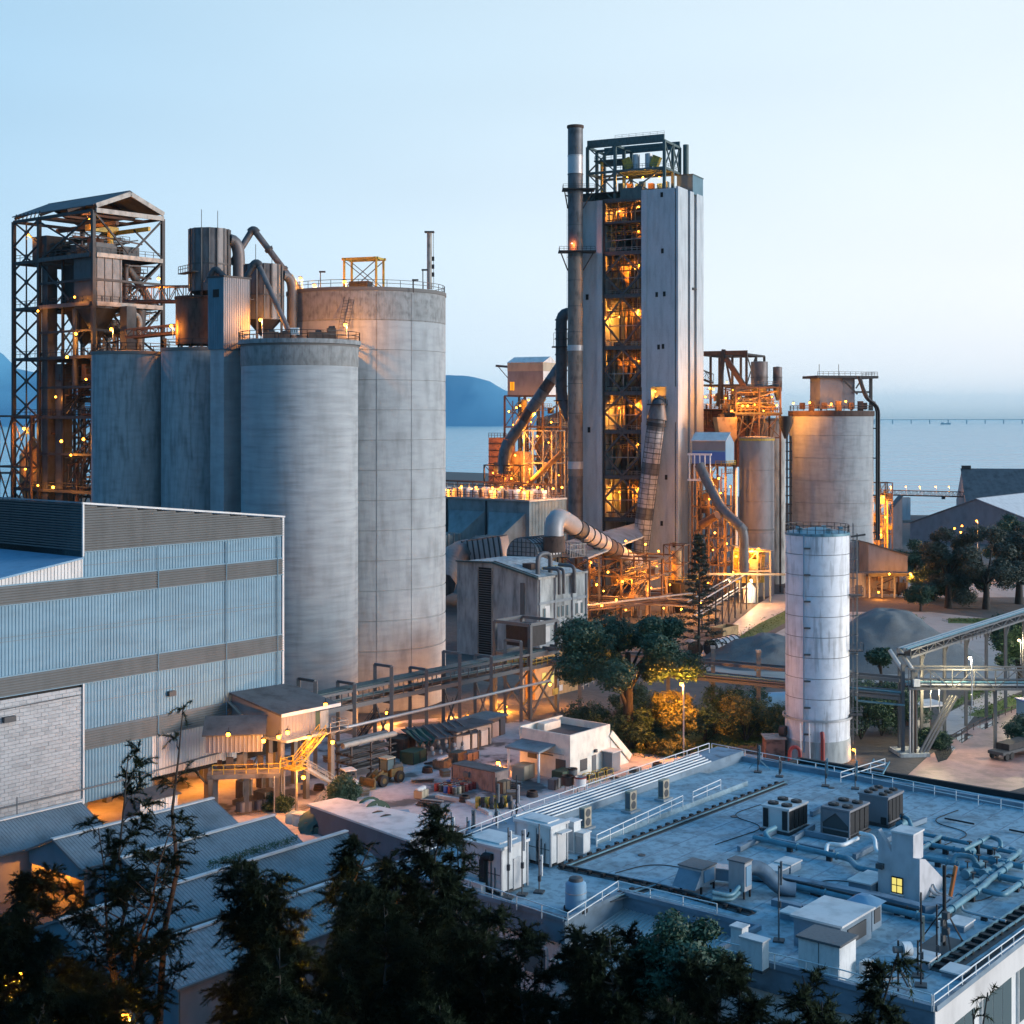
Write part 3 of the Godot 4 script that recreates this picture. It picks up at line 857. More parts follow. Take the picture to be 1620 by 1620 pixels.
func warehouse() -> void:
	var t := thing("warehouse", "big pale blue sheet metal warehouse with louvre bands, raised on columns", "warehouse", Vector3(-48.6, 0, -164.5), TH)
	var R := 30.0
	var L := -26.0
	# levels of the bands, from the corner at x = 30
	var y := {"base": 3.9, "s4a": 0.0, "s4b": 0.0, "s3a": 0.0, "s3b": 0.0, "s2a": 0.0, "s2b": 0.0, "s1a": 0.0}
	y.s1a = hit(t, 446, 846.5, 2, 0).y
	y.s2b = hit(t, 446, 882.7, 2, 0).y
	y.s2a = hit(t, 446, 908.6, 2, 0).y
	y.s3b = hit(t, 446, 1003, 2, 0).y
	y.s3a = hit(t, 446, 1029, 2, 0).y
	y.s4b = hit(t, 367, 1109, 2, 0).y
	y.s4a = hit(t, 367, 1138.5, 2, 0).y
	var top0 := hit(t, 120, 797, 2, 0).y
	var top1 := hit(t, 446, 818, 2, 0).y
	var slope := (top0 - top1) / R
	var b := B.new()                                       # the body behind the cladding
	b.prism([V(0, y.base), V(R - 0.1, y.base), V(R - 0.1, top1 - 0.15), V(0, top0 - 0.15)], Vector3(0, 0, -0.15), Vector3.RIGHT, Vector3.UP, Vector3(0, 0, -20))
	put(t, "body", b, "void")
	b = B.new()
	b.prism([V(L, y.base), V(-0.02, y.base), V(-0.02, y.s1a - 0.9), V(L, y.s1a - 0.9 - 0.14 * -L)], Vector3(0, 0, -0.15), Vector3.RIGHT, Vector3.UP, Vector3(0, 0, -20))
	put(t, "low_body", b, "void")
	b = B.new()                                            # roofs
	b.beam(Vector3(-0.3, top0 + 0.1, -10), Vector3(R + 0.2, top1 + 0.1, -10), 20.6, 0.18)
	put(t, "upper_roof", b, "sheet_roof")
	b = B.new()
	b.beam(Vector3(L, y.s1a - 0.7 - 0.14 * -L, -10), Vector3(-0.05, y.s1a - 0.7, -10), 20.6, 0.2)
	put(t, "lower_roof", b, "clad_blue")
	for q in [[0.0, R, y.s2b, y.s1a, "cladding"], [L, R, y.s3b, y.s2a, "cladding"], [0.0, R, y.s4b, y.s3a, "cladding"], [0.15, 9.6, y.base - 0.6, y.s4a, "cladding"], [9.6, R - 7.0, y.base + 0.5, y.s4a, "clad_white"]]:
		b = B.new()
		b.ribbed(Vector3(q[0], q[2], 0), Vector3.RIGHT, Vector3.UP, q[1] - q[0], q[3] - q[2], 0.42, 0.07)
		put(t, "cladding_sheet", b, q[4])
	b = B.new()                                            # tapering gable piece over the low roof
	var k := 60
	for i in k:
		var x0 := L + (-L) * i / k
		var x1 := x0 + (-L) / k * 0.6
		var x2 := L + (-L) * (i + 1) / k
		var h0 := y.s1a - 0.75 + 0.14 * x0 as float
		if h0 > y.s2b:
			b.quad(Vector3(x0, y.s2b, 0), Vector3(x1, y.s2b, 0.0), Vector3(x1, h0, 0), Vector3(x0, h0, 0))
			b.quad(Vector3(x1, y.s2b, 0.06), Vector3(x2, y.s2b, 0.06), Vector3(x2, h0, 0.06), Vector3(x1, h0, 0.06))
	put(t, "gable_sheet", b, "clad_white")
	slats(t, 0.0, R, y.s1a, top0, slope)
	slats(t, L, R, y.s2a, y.s2b)
	slats(t, L, R, y.s3a, y.s3b)
	slats(t, 0.15, R - 6.5, y.s4a, y.s4b)
	for q in [y.s1a, y.s2b, y.s2a, y.s3b, y.s3a]:
		bar(t, "flashing", Vector3(L if q < y.s2b + 0.1 else 0.0, q, 0.16), Vector3(R, q, 0.16), 0.1, 0.14, "cladding")
	for q in [[0.0, y.s2b, y.s1a], [L, y.s3b, y.s2a], [L, y.s3b, y.s2a], [0.0, y.s4b, y.s3a]]:   # laps of the sheets
		var yl := lerpf(q[1], q[2], 0.35 + 0.3 * rng.randf())
		bar(t, "sheet_lap", Vector3(q[0] + 0.1, yl, 0.075), Vector3(R - 0.1, yl, 0.075), 0.012, 0.05, "louvre")
	for x in [10.3, 20.6, 29.0]:
		rod(t, "down_pipe", Vector3(x, y.base + 0.6, 0.24), Vector3(x, y.s1a - 0.2, 0.24), 0.06, "cladding")
	bar(t, "top_flashing", Vector3(-0.2, top0 + 0.05, 0.2), Vector3(R + 0.2, top1 + 0.05, 0.2), 0.3, 0.2, "clad_white")
	bar(t, "corner_flashing", Vector3(R + 0.02, y.s3a - 5, 0.12), Vector3(R + 0.02, top1, 0.12), 0.14, 0.3, "clad_white")
	bar(t, "corner_flashing", Vector3(0, y.base - 0.6, 0.16), Vector3(0, y.s3a, 0.16), 0.2, 0.2, "clad_white")
	bar(t, "corner_flashing", Vector3(-0.03, y.s1a - 0.5, 0.16), Vector3(-0.03, top0, 0.16), 0.2, 0.2, "clad_white")
	b = B.new()                                            # dark louvred flank of the raised part
	for i in int((top0 - y.s1a) / 0.3):
		b.box(Vector3(-0.06, y.s1a + 0.15 + i * 0.3, -10), Vector3(0.22, 0.05, 20), Basis(Vector3.BACK, -0.7))
	put(t, "flank_louvres", b, "louvre", "stuff")
	blk(t, "flank_wall", Vector3(0.05, (y.s1a + top0) / 2 - 0.5, -10.1), Vector3(0.1, top0 - y.s1a + 0.8, 19.8), "clad_teal")
	# blockwork wall, lower left: courses of painted blocks
	var bm := [B.new(), B.new()]
	var course := 0.42
	var rows := int((y.s3a - 0.3 - y.base) / course)
	for j in rows:
		var x := L + (0.0 if j % 2 == 0 else 0.45)
		while x < -0.2:
			var w := minf(0.9, -0.1 - x)
			var bx: B = bm[0 if rng.randf() < 0.8 else 1]
			bx.box(Vector3(x + w / 2, y.base + (j + 0.5) * course, -0.06 + 0.03 * rng.randf()), Vector3(w - 0.03, course - 0.03, 0.16))
			x += 0.9
	put(t, "blockwork", bm[0], "block_wall", "stuff")
	put(t, "worn_blockwork", bm[1], "worn_block", "stuff")
	blk(t, "wall_base", Vector3(L / 2, y.base - 0.35, 0), Vector3(-L, 0.7, 0.5), "concrete_old")
	rod(t, "wall_pipe", Vector3(L, y.base + 1.1, 0.4), Vector3(9.6, y.base + 1.1, 0.4), 0.09, "mid_grey")
	rod(t, "wall_pipe", Vector3(L, y.s3a - 1.6, 0.25), Vector3(-0.3, y.s3a - 1.2, 0.25), 0.05, "dark_grey")
	rod(t, "wall_pipe", Vector3(9.6, y.base + 1.3, 0.4), Vector3(R - 4, y.base + 2.0, 0.4), 0.09, "mid_grey")
	for q in [[12.2, y.s3a - 2.9, 1.0], [-9.4, y.s3a - 2.5, 1.4]]:
		blk(t, "wall_fan", Vector3(q[0], q[1], 0.3), Vector3(q[2], 0.6, 0.5), "dark_grey")
	for x in [-24.0, -12.0, 0.4, 9.7, 18.6, 24.5, 29.5]:
		for z in [-0.7, -9.0, -18.0]:
			bar(t, "column", Vector3(x, 0, z), Vector3(x, y.base + 0.1, z), 0.85, 0.85, "concrete_grime")
	for x in [9.7, 18.6, 24.5]:
		for s in [-2.2, 2.2]:
			bar(t, "knee_brace", Vector3(x, 1.4, -0.7), Vector3(x + s, y.base, -0.7), 0.2, 0.2, "steel")
	blk(t, "back_wall", Vector3(2, y.base / 2, -19.8), Vector3(56, y.base, 0.3), "concrete_grime")
	blk(t, "ground_floor", Vector3(3, 0.0, -9.6), Vector3(58, 0.03, 20.4), "yard")
	for q in [[14.5, -6.0, "amber lamp in the open ground floor, left of the thick column"], [21.5, -5.0, "amber lamp in the open ground floor, right of the thick column"], [4.5, -6.0, "amber lamp under the warehouse behind the white kiosk"], [-5.0, -7.0, "amber lamp under the blockwork wall"], [27.5, -5.0, "amber lamp under the warehouse corner"]]:
		lamp(t.transform * Vector3(q[0], 3.4, q[1]), q[2], "sodium lamps under the warehouse", 15.0)
	var ko := thing("kiosk", "small white ribbed kiosk under the warehouse edge", "kiosk", on(222, 1318), TH)
	b = B.new()
	b.ribbed(Vector3(0, 0, 0), Vector3.RIGHT, Vector3.UP, 5.2, 3.4, 0.4, 0.05)
	put(ko, "front_sheet", b, "clad_white")
	blk(ko, "side_wall", Vector3(2.6, 1.7, -1.53), Vector3(5.2, 3.39, 3.0), "clad_grey")
	b = B.new()
	b.beam(Vector3(2.6, 3.9, -3.3), Vector3(2.6, 3.45, 0.35), 5.8, 0.12)
	put(ko, "roof", b, "dark_roof")
	for x in [1.7, 3.5]:
		blk(ko, "post", Vector3(x, 1.7, 0.08), Vector3(0.14, 3.4, 0.12), "white_paint")
	var cr: Array = [["tall amber lit crate beside the thick warehouse column", on(386, 1262), 1.6, 2.2], ["flat tray crate on the floor under the warehouse", on(393, 1272), 3.0, 0.6], ["grey ribbed bin at the edge of the open floor", on(421, 1272), 2.4, 1.7], ["small crate deep under the warehouse", on(415, 1245), 1.2, 2.4]]
	for q in cr:
		var c := thing("crate", q[0], "crate", q[1], TH)
		blk(c, "case", Vector3(0, q[3] / 2, 0), Vector3(q[2], q[3], q[2] * 0.8), "wood")
		for s in [-1.0, 1.0]:
			blk(c, "batten", Vector3(s * q[2] * 0.4, q[3] / 2, q[2] * 0.41), Vector3(0.12, q[3] + 0.05, 0.1), "pale_steel")

# ---- the preheater tower and its chimney
func tower() -> void:
	var t := thing("preheater_tower", "tall twin pier concrete tower with an open lit bay of machinery", "tower", Vector3(44.1, 0, -386), TW)
	var H := 108.0
	var W := 20.6
	var zb := hit(t, 1016, 500, 0, 0).z      # bay edges on the face x = 0
	var za := hit(t, 953, 500, 0, 0).z
	var ze := hit(t, 900, 500, 0, 0).z
	# right pier, with the duct's opening
	var z0 := hit(t, 1030, 640, 0, 0).z
	var z1 := hit(t, 1054, 640, 0, 0).z
	var h1 := hit(t, 1042, 612, 0, 0).y
	var h0 := hit(t, 1042, 668, 0, 0).y
	var mid := (zb - 0.6) / 2
	blk(t, "pier_wall", Vector3(W / 2 + 2, H / 2, mid - 0.3), Vector3(W - 4, H, -zb - 0.6), "concrete_tower")
	blk(t, "pier_face", Vector3(2.0, h0 / 2, mid - 0.3), Vector3(4, h0, -zb - 0.6), "concrete_tower")
	blk(t, "pier_face", Vector3(2.0, (h1 + H) / 2, mid - 0.3), Vector3(4, H - h1, -zb - 0.6), "concrete_tower")
	blk(t, "pier_face", Vector3(2.0, (h0 + h1) / 2, (zb + z0) / 2), Vector3(4, h1 - h0, z0 - zb), "concrete_tower")
	blk(t, "pier_face", Vector3(2.0, (h0 + h1) / 2, (z1 - 0.6) / 2), Vector3(4, h1 - h0, -z1 - 0.6), "concrete_tower")
	for q in [[0.0, 7.6], [9.6, 12.6], [14.9, W]]:
		blk(t, "pilaster", Vector3((q[0] + q[1]) / 2, H / 2 + 0.2, -0.3), Vector3(q[1] - q[0], H + 0.4, 0.6), "concrete_tower")
	blk(t, "recess_wall", Vector3(W / 2, H / 2, -0.62), Vector3(W - 0.4, H - 0.4, 0.1), "joint")
	bar(t, "recess_rail", Vector3(11.0, 82, 0.2), Vector3(14, 82, 0.2), 0.3, 0.6, "dark_steel")
	blk(t, "edge_pilaster", Vector3(-0.15, H / 2, zb + 0.7), Vector3(0.3, H, 1.4), "concrete_tower")
	# left pier
	blk(t, "pier_wall", Vector3(W / 2, H / 2 - 1, (za + ze) / 2), Vector3(W, H - 2, za - ze), "concrete_tower")
	blk(t, "edge_pilaster", Vector3(-0.2, H / 2 - 1, za - 0.8), Vector3(0.4, H - 2, 1.6), "concrete_tower")
	blk(t, "bay_back_wall", Vector3(W - 3, H / 2, (za + zb) / 2), Vector3(1.0, H - 1, zb - za), "dark_steel")
	for q in [[1047, 308], [1048, 397], [1039, 466], [1051, 465], [1042, 549], [1049, 548], [1054, 755], [1047, 828], [1066, 862]]:
		var c := hit(t, q[0], q[1], 0, 0)
		blk(t, "vent_opening", Vector3(-0.02, c.y, c.z), Vector3(0.2, 1.3, 0.7), "void")
	for q in [[929, 470], [932, 680]]:
		var c := hit(t, q[0], q[1], 0, 0)
		blk(t, "vent_opening", Vector3(-0.02, c.y, c.z), Vector3(0.2, 1.5, 0.8), "void")
	# floors, girders and diamond bracing of the bay
	var ys := [316.0, 351.0, 400.0, 468.0, 550.0, 622.0, 683.0, 755.0, 822.0]
	var zm := (za + zb) / 2
	var lv := []
	for q in ys:
		lv.append(hit(t, 985, q, 0, 0).y)
	bar(t, "bay_column", Vector3(0.3, 0, za + 0.35), Vector3(0.3, H - 2, za + 0.35), 0.6, 0.6, "dark_steel")
	for i in lv.size():
		var y: float = lv[i]
		blk(t, "floor_deck", Vector3(7.5, y - 0.3, zm), Vector3(13.5, 0.25, zb - za - 0.1), "dark_steel")
		bar(t, "girder", Vector3(0.4, y, za + 0.1), Vector3(0.4, y, zb - 0.1), 0.5, 1.1 if i != 1 else 0.5, "steel")
		if i > 1:
			railing(t, "railing", [Vector3(0.9, y + 0.5, za + 0.3), Vector3(0.9, y + 0.5, zb - 0.3)], "pale_steel", 1.1, 1.4, 0.09)
		if i >= 2 and i < lv.size() - 1:
			var yd: float = lv[i + 1]
			var ym := (y + yd) / 2
			for s in [za + 0.5, zb - 0.3]:
				bar(t, "brace", Vector3(0.3, y - 0.5, zm), Vector3(0.3, ym, s), 0.5, 0.5, "steel")
				bar(t, "brace", Vector3(0.3, ym, s), Vector3(0.3, yd + 0.5, zm), 0.5, 0.5, "steel")
		if i < lv.size() - 1:
			var yd2: float = lv[i + 1]
			var hh := y - yd2
			var cy := B.new()                                   # a cyclone or riser on each floor
			var r := 2.1 + 0.5 * sin(i * 2.3)
			cy.lathe([V(0.6, yd2), V(0.7, yd2 + hh * 0.12), V(r, yd2 + hh * 0.5), V(r, yd2 + hh * 0.85), V(r * 0.5, yd2 + hh * 0.93), V(r * 0.5, y)], Vector3(7.5, 0, zm + (2.4 if i % 2 else -2.2)), 18)
			put(t, "cyclone", cy, "refractory" if i in [2, 5, 7] else "rust")
			if i in [2, 4, 6]:
				pipe(t, "duct", [Vector3(4.5, yd2 + hh * 0.2, zm - 3.8), Vector3(4.5, yd2 + hh * 0.55, zm - 1.9), Vector3(5, y - 0.4, zm - 4.6)], 0.75, "refractory", 3.0)
				pipe(t, "duct", [Vector3(3.4, y - 0.8, zb - 0.9), Vector3(3.4, yd2 + hh * 0.4, zb - 1.6), Vector3(4.5, yd2 + hh * 0.18, zm)], 0.95, "refractory", 4.0)
			for k in 12:
				var zz := za + 1.0 + (zb - za - 2.0) * rng.randf()
				var xx := 1.6 + 5 * rng.randf()
				rod(t, "pipe", Vector3(xx, yd2, zz), Vector3(xx, y - 0.3, zz), 0.08 + 0.12 * rng.randf(), ["rust", "refractory", "pale_steel"][k % 3])
			for k in 2:
				var yy := yd2 + hh * (0.62 + 0.16 * k)
				railing(t, "inner_rail", [Vector3(2.5 + k, yy, za + 0.5), Vector3(2.5 + k, yy, zb - 0.5)], "yellow", 1.1, 1.1, 0.1)
				blk(t, "walkway", Vector3(3.3 + k, yy - 0.1, zm), Vector3(1.8, 0.14, zb - za - 0.6), "dark_steel")
			for k in 4:
				var zc := za + 1.0 + (zb - za - 2.0) * rng.randf()
				bar(t, "strut", Vector3(1.2 + 2.0 * rng.randf(), yd2, zc), Vector3(1.2 + 2.0 * rng.randf(), y - 0.4, clampf(zc + 6.0 * (rng.randf() - 0.5), za + 0.6, zb - 0.6)), 0.16, 0.16, "steel")
			for k in 3:
				var yp := lerpf(yd2, y, 0.15 + 0.28 * k)
				rod(t, "cross_pipe", Vector3(1.5 + rng.randf(), yp, za + 0.4), Vector3(1.5 + rng.randf(), yp + 0.6 * rng.randf(), zb - 0.4), 0.14, ["rust", "pale_steel", "steel"][k])
			for k in 2:
				blk(t, "machine", Vector3(2.6 + 2 * rng.randf(), yd2 + 0.9, za + 1.5 + (zb - za - 3) * rng.randf()), Vector3(1.4, 1.6, 1.2 + rng.randf()), ["rust", "refractory"][k])
	var names := ["top", "second", "third", "fourth", "fifth", "sixth", "seventh", "eighth"]
	for i in 8:
		var hh: float = lv[i] - lv[i + 1]
		var y: float = lv[i + 1] + hh * 0.72
		var e: float = [30, 8, 110, 80, 60, 60, 10, 50][i]
		lamp(t.transform * Vector3(3.4, y, zb - 2.4), "sodium lamp on the right of the tower bay, %s floor from the top" % names[i], "sodium lamps in the tower bay", e * 1.3)
		if i not in [1, 6]:
			lamp(t.transform * Vector3(4.4, y - hh * 0.1, za + 3.2), "sodium lamp on the left of the tower bay, %s floor from the top" % names[i], "sodium lamps in the tower bay", e * 0.9)
	# steel crown on the roof
	blk(t, "roof_deck", Vector3(W / 2, H + 0.1, (zb + ze) / 2 + 3), Vector3(W - 0.6, 0.3, -ze - 2), "dark_steel")
	blk(t, "parapet_block", Vector3(0.7, H - 0.6, zm + 2.6), Vector3(1.2, 3.0, 6.4), "green_steel")
	var fz := []
	for x in [929.5, 973.0, 1051.0]:
		fz.append(hit(t, x, 260, 0, 1.0).z)
	frame(t, [1.0, 7.5, 13.0], fz, [H - 2.5, 113.8, 121.0], 0.75, "green_steel", [[1, 0, 0, 0], [1, 0, 0, 1], [1, 2, 0, 0], [0, 2, 0, 1], [0, 2, 1, 1], [1, 0, 1, 0]])
	for x in [1.0, 13.0]:
		bar(t, "roof_girder", Vector3(x, 122.0, fz[0]), Vector3(x, 122.0, fz[2]), 0.6, 1.5, "green_steel")
	blk(t, "crown_deck", Vector3(7, 113.9, (fz[1] + fz[2]) / 2), Vector3(12, 0.3, fz[2] - fz[1]), "green_steel")
	blk(t, "crown_deck", Vector3(7, 117.3, fz[0] + 5.5), Vector3(9, 0.35, 8.5), "green_steel")
	railing(t, "crown_rail", [Vector3(2.6, 117.5, fz[0] + 1.4), Vector3(2.6, 117.5, fz[0] + 9.6)], "green_steel", 1.1, 1.4, 0.09)
	railing(t, "crown_rail", [Vector3(1, 114.2, fz[1]), Vector3(1, 114.2, fz[2]), Vector3(13, 114.2, fz[2])], "green_steel", 1.1, 1.5, 0.09)
	railing(t, "crown_rail", [Vector3(1, 122.6, fz[1]), Vector3(1, 122.6, fz[2])], "steel", 1.0, 1.8, 0.06)
	rod(t, "yellow_hoist", Vector3(3, H, fz[0] + 3.4), Vector3(3, 117, fz[0] + 3.4), 0.4, "yellow")
	for q in [[fz[1] + 5.0, -1.0], [fz[1] + 8.6, 1.0]]:
		rod(t, "crown_vessel", Vector3(4, 114.5, q[0]), Vector3(4, 118.4, q[0]), 1.0, "galvanized")
		bar(t, "crown_chute", Vector3(3.5, 114.6, q[0] + q[1] * 1.6), Vector3(3.5, 117.4, q[0] + q[1] * 2.8), 1.6, 2.2, "yellow")
	for k in 7:
		blk(t, "roof_machine", Vector3(2 + 6 * rng.randf(), 109.3, lerpf(fz[1], fz[2], (k + 0.5) / 7)), Vector3(1.5, 2.0 + rng.randf(), 1.4), ["green_steel", "rust", "clad_teal"][k % 3])
	rod(t, "vent_stack", Vector3(13.5, H, fz[2] + 1.6), Vector3(13.5, 121.8, fz[2] + 1.6), 0.8, "green_steel")
	blk(t, "lift_house", Vector3(16.2, 110.6, -2.4), Vector3(8.6, 5.2, 4.6), "clad_teal")
	blk(t, "lift_house_roof", Vector3(16.2, 113.3, -2.4), Vector3(8.9, 0.25, 4.9), "green_steel")
	railing(t, "crown_rail", [Vector3(8, H + 0.4, -0.4), Vector3(8, H + 0.4, -6), Vector3(0.6, H + 0.4, -6)], "green_steel", 1.1, 1.6, 0.09)
	for q in [[992, 281, "left"], [1017, 281, "middle"], [1043, 281, "right"]]:
		var c := hit(t, q[0], q[1], 0, 2.4)
		lamp(t.transform * c, "sodium lamp under the crown deck on the tower roof, %s one of three" % q[2], "sodium lamps in the tower bay", 30.0)
	# the chimney in front of the left pier
	var ch := thing("chimney", "tall slim ringed chimney in front of the left tower pier", "chimney", Vector3(17.2, 0, -394.6))
	var seg := [0.0, 31, 62, 90.5, 108, 113, 118, 126.0]
	for i in 7:
		var b := B.new()
		b.lathe([V(2.06, seg[i]), V(2.06, seg[i + 1] - 0.25), V(2.16, seg[i + 1] - 0.2), V(2.16, seg[i + 1])], Vector3.ZERO, 28)
		put(ch, "flue_ring", b, ["duct", "brown_duct", "brown_duct", "duct", "duct", "galvanized", "duct"][i])
	var lip := B.new()
	lip.lathe([V(2.1, 125.3), V(2.3, 125.5), V(2.3, 126.1), V(1.9, 126.1), V(1.9, 124)], Vector3.ZERO, 28)
	put(ch, "lip", lip, "rust")
	for q in [[108.6, 0.0, 4.2], [91.8, -0.4, 4.8]]:
		blk(ch, "platform", Vector3(0.8 + q[1], q[0], 0.6), Vector3(q[2] * 2.1, 0.3, 5.6), "dark_steel")
		var r: float = q[2]
		railing(ch, "platform_rail", [Vector3(0.8 + q[1] - r, q[0], -1.8), Vector3(0.8 + q[1] - r, q[0], 3.3), Vector3(0.8 + q[1] + r, q[0], 3.3)], "dark_steel", 1.2, 1.2, 0.09)
		for s in [-1.0, 1.0]:
			bar(ch, "bracket", Vector3(s * 2.1, q[0] - 5, 0.6), Vector3(0.8 + q[1] + s * (r - 0.3), q[0] - 0.2, 2.6), 0.25, 0.25, "steel")
	put(ch, "pale_band", band(2.2, 65.0, 1.5), "galvanized")
	put(ch, "pale_band", band(2.2, 33.0, 2.0), "galvanized")
	for y in [10.0, 20, 40, 48, 56, 70, 77, 84, 99]:
		put(ch, "seam", band(2.1, y, 0.15), "dark_duct")
	ladder(ch, "ladder", Vector3(-2.3, 30, 0.4), Vector3(-2.3, 108, 0.4), Vector3.BACK, "dark_steel", 0.6, 0.7)
	lamp(at(905, 385, 391.5), "single white lamp on the chimney platform", "", 20.0, 0.0, 0.2, "red_lamp")
	# insulated downcomer duct on the right pier
	var du := thing("downcomer_duct", "fat insulated duct slanting down the face of the tower", "duct", Vector3.ZERO)
	var face := func(x, y, o): return t.transform * (hit(t, x, y, 0, -o) as Vector3)
	pipe(du, "throat", [t.transform * Vector3(3.5, h1 - 4.2, (z0 + z1) / 2), t.transform * Vector3(0.5, h1 - 3.8, (z0 + z1) / 2), face.call(1041, 640, 2.4), face.call(1040, 668, 3.2)], 1.75, "duct", 2.5, 16)
	var bl := B.new()
	bl.tube([face.call(1041, 640, 2.4), face.call(1039, 665, 3.0)], 1.9, 18, true, 2.75)
	put(du, "cone", bl, "duct")
	var top: Vector3 = face.call(1039, 664, 3.0)
	var low: Vector3 = face.call(1012, 872, 3.4)
	for i in 12:
		pipe(du, "lagging_section", [top.lerp(low, i / 12.0), top.lerp(low, (i + 0.97) / 12.0)], 2.3 - 0.02 * (i % 3), "lagging" if i % 4 else "duct", -1, 18)
	for i in 26:
		var p := top.lerp(low, (i + 0.5) / 26.0)
		pipe(du, "hoop", [p, p + (low - top).normalized() * 0.16], 2.37, "dark_duct", -1, 18)
	for k in 8:
		var a := TAU * k / 8
		var ax := (low - top).normalized()
		var s := ax.cross(Vector3.RIGHT).normalized()
		var off := (s * cos(a) + ax.cross(s) * sin(a)) * 2.35
		bar(du, "strap", top + off, low + off, 0.1, 0.1, "dark_duct")
	pipe(du, "band", [top.lerp(low, 0.02), top.lerp(low, 0.05)], 2.6, "dark_steel", -1, 18)
	pipe(du, "foot", [low, face.call(1006, 905, 4.0)], 2.3, "duct", -1, 16)
	blk(du, "collar_platform", face.call(1041, 640, 2.0), Vector3(6, 0.4, 4), "dark_steel", TW)
	railing(du, "collar_rail", [face.call(1026, 640, 3.6) , face.call(1056, 640, 3.6)], "dark_steel", 1.2, 1.2, 0.09)
	lamp(t.transform * Vector3(1.2, h1 - 1.2, z0 + 0.7), "sodium lamp glowing in the duct's opening high on the tower", "sodium lamps in the tower bay", 8.0)

# ---- plant steelwork behind and between
func clutter(o: Node3D, lo: Vector3, hi: Vector3, k: int, mats: Array) -> void:   # pipes, walkways and casings inside a frame
	for i in k:
		var p := Vector3(lerpf(lo.x, hi.x, rng.randf()), lerpf(lo.y, hi.y, rng.randf()), lerpf(lo.z, hi.z, rng.randf()))
		var m: String = mats[i % mats.size()]
		match i % 5:
			0: rod(o, "pipe", Vector3(p.x, lo.y, p.z), Vector3(p.x, lerpf(p.y, hi.y, 0.6), p.z), 0.12 + 0.22 * rng.randf(), m)
			1:
				blk(o, "walkway", Vector3((lo.x + hi.x) / 2, p.y, p.z), Vector3(hi.x - lo.x, 0.15, 1.2), m)
				railing(o, "walkway_rail", [Vector3(lo.x, p.y, p.z + 0.6), Vector3(hi.x, p.y, p.z + 0.6)], m, 1.1, 1.5, 0.09)
			2: blk(o, "casing", p, Vector3(1.0 + 1.6 * rng.randf(), 1.0 + 1.8 * rng.randf(), 1.0 + rng.randf()), m)
			3: rod(o, "pipe", Vector3(lo.x, p.y, p.z), Vector3(hi.x, p.y + (rng.randf() - 0.5) * 4, p.z), 0.1 + 0.2 * rng.randf(), m)
			4: bar(o, "brace", Vector3(lo.x, p.y, p.z), Vector3(hi.x, minf(hi.y, p.y + (hi.x - lo.x) * 0.7), p.z), 0.22, 0.22, m)

func glow(where: String, group: String, pts: Array, e: float) -> void:   # lesser lamps, told apart from left to right
	var ords := ["first", "second", "third", "fourth", "fifth", "sixth", "seventh", "eighth", "ninth", "tenth"]
	pts.sort_custom(func(a, b): return a[0] < b[0])
	for i in pts.size():
		lamp(at(pts[i][0], pts[i][1], pts[i][2]), "lesser amber lamp %s, %s from the left" % [where, ords[i]], group, e, 0.0, 0.17)

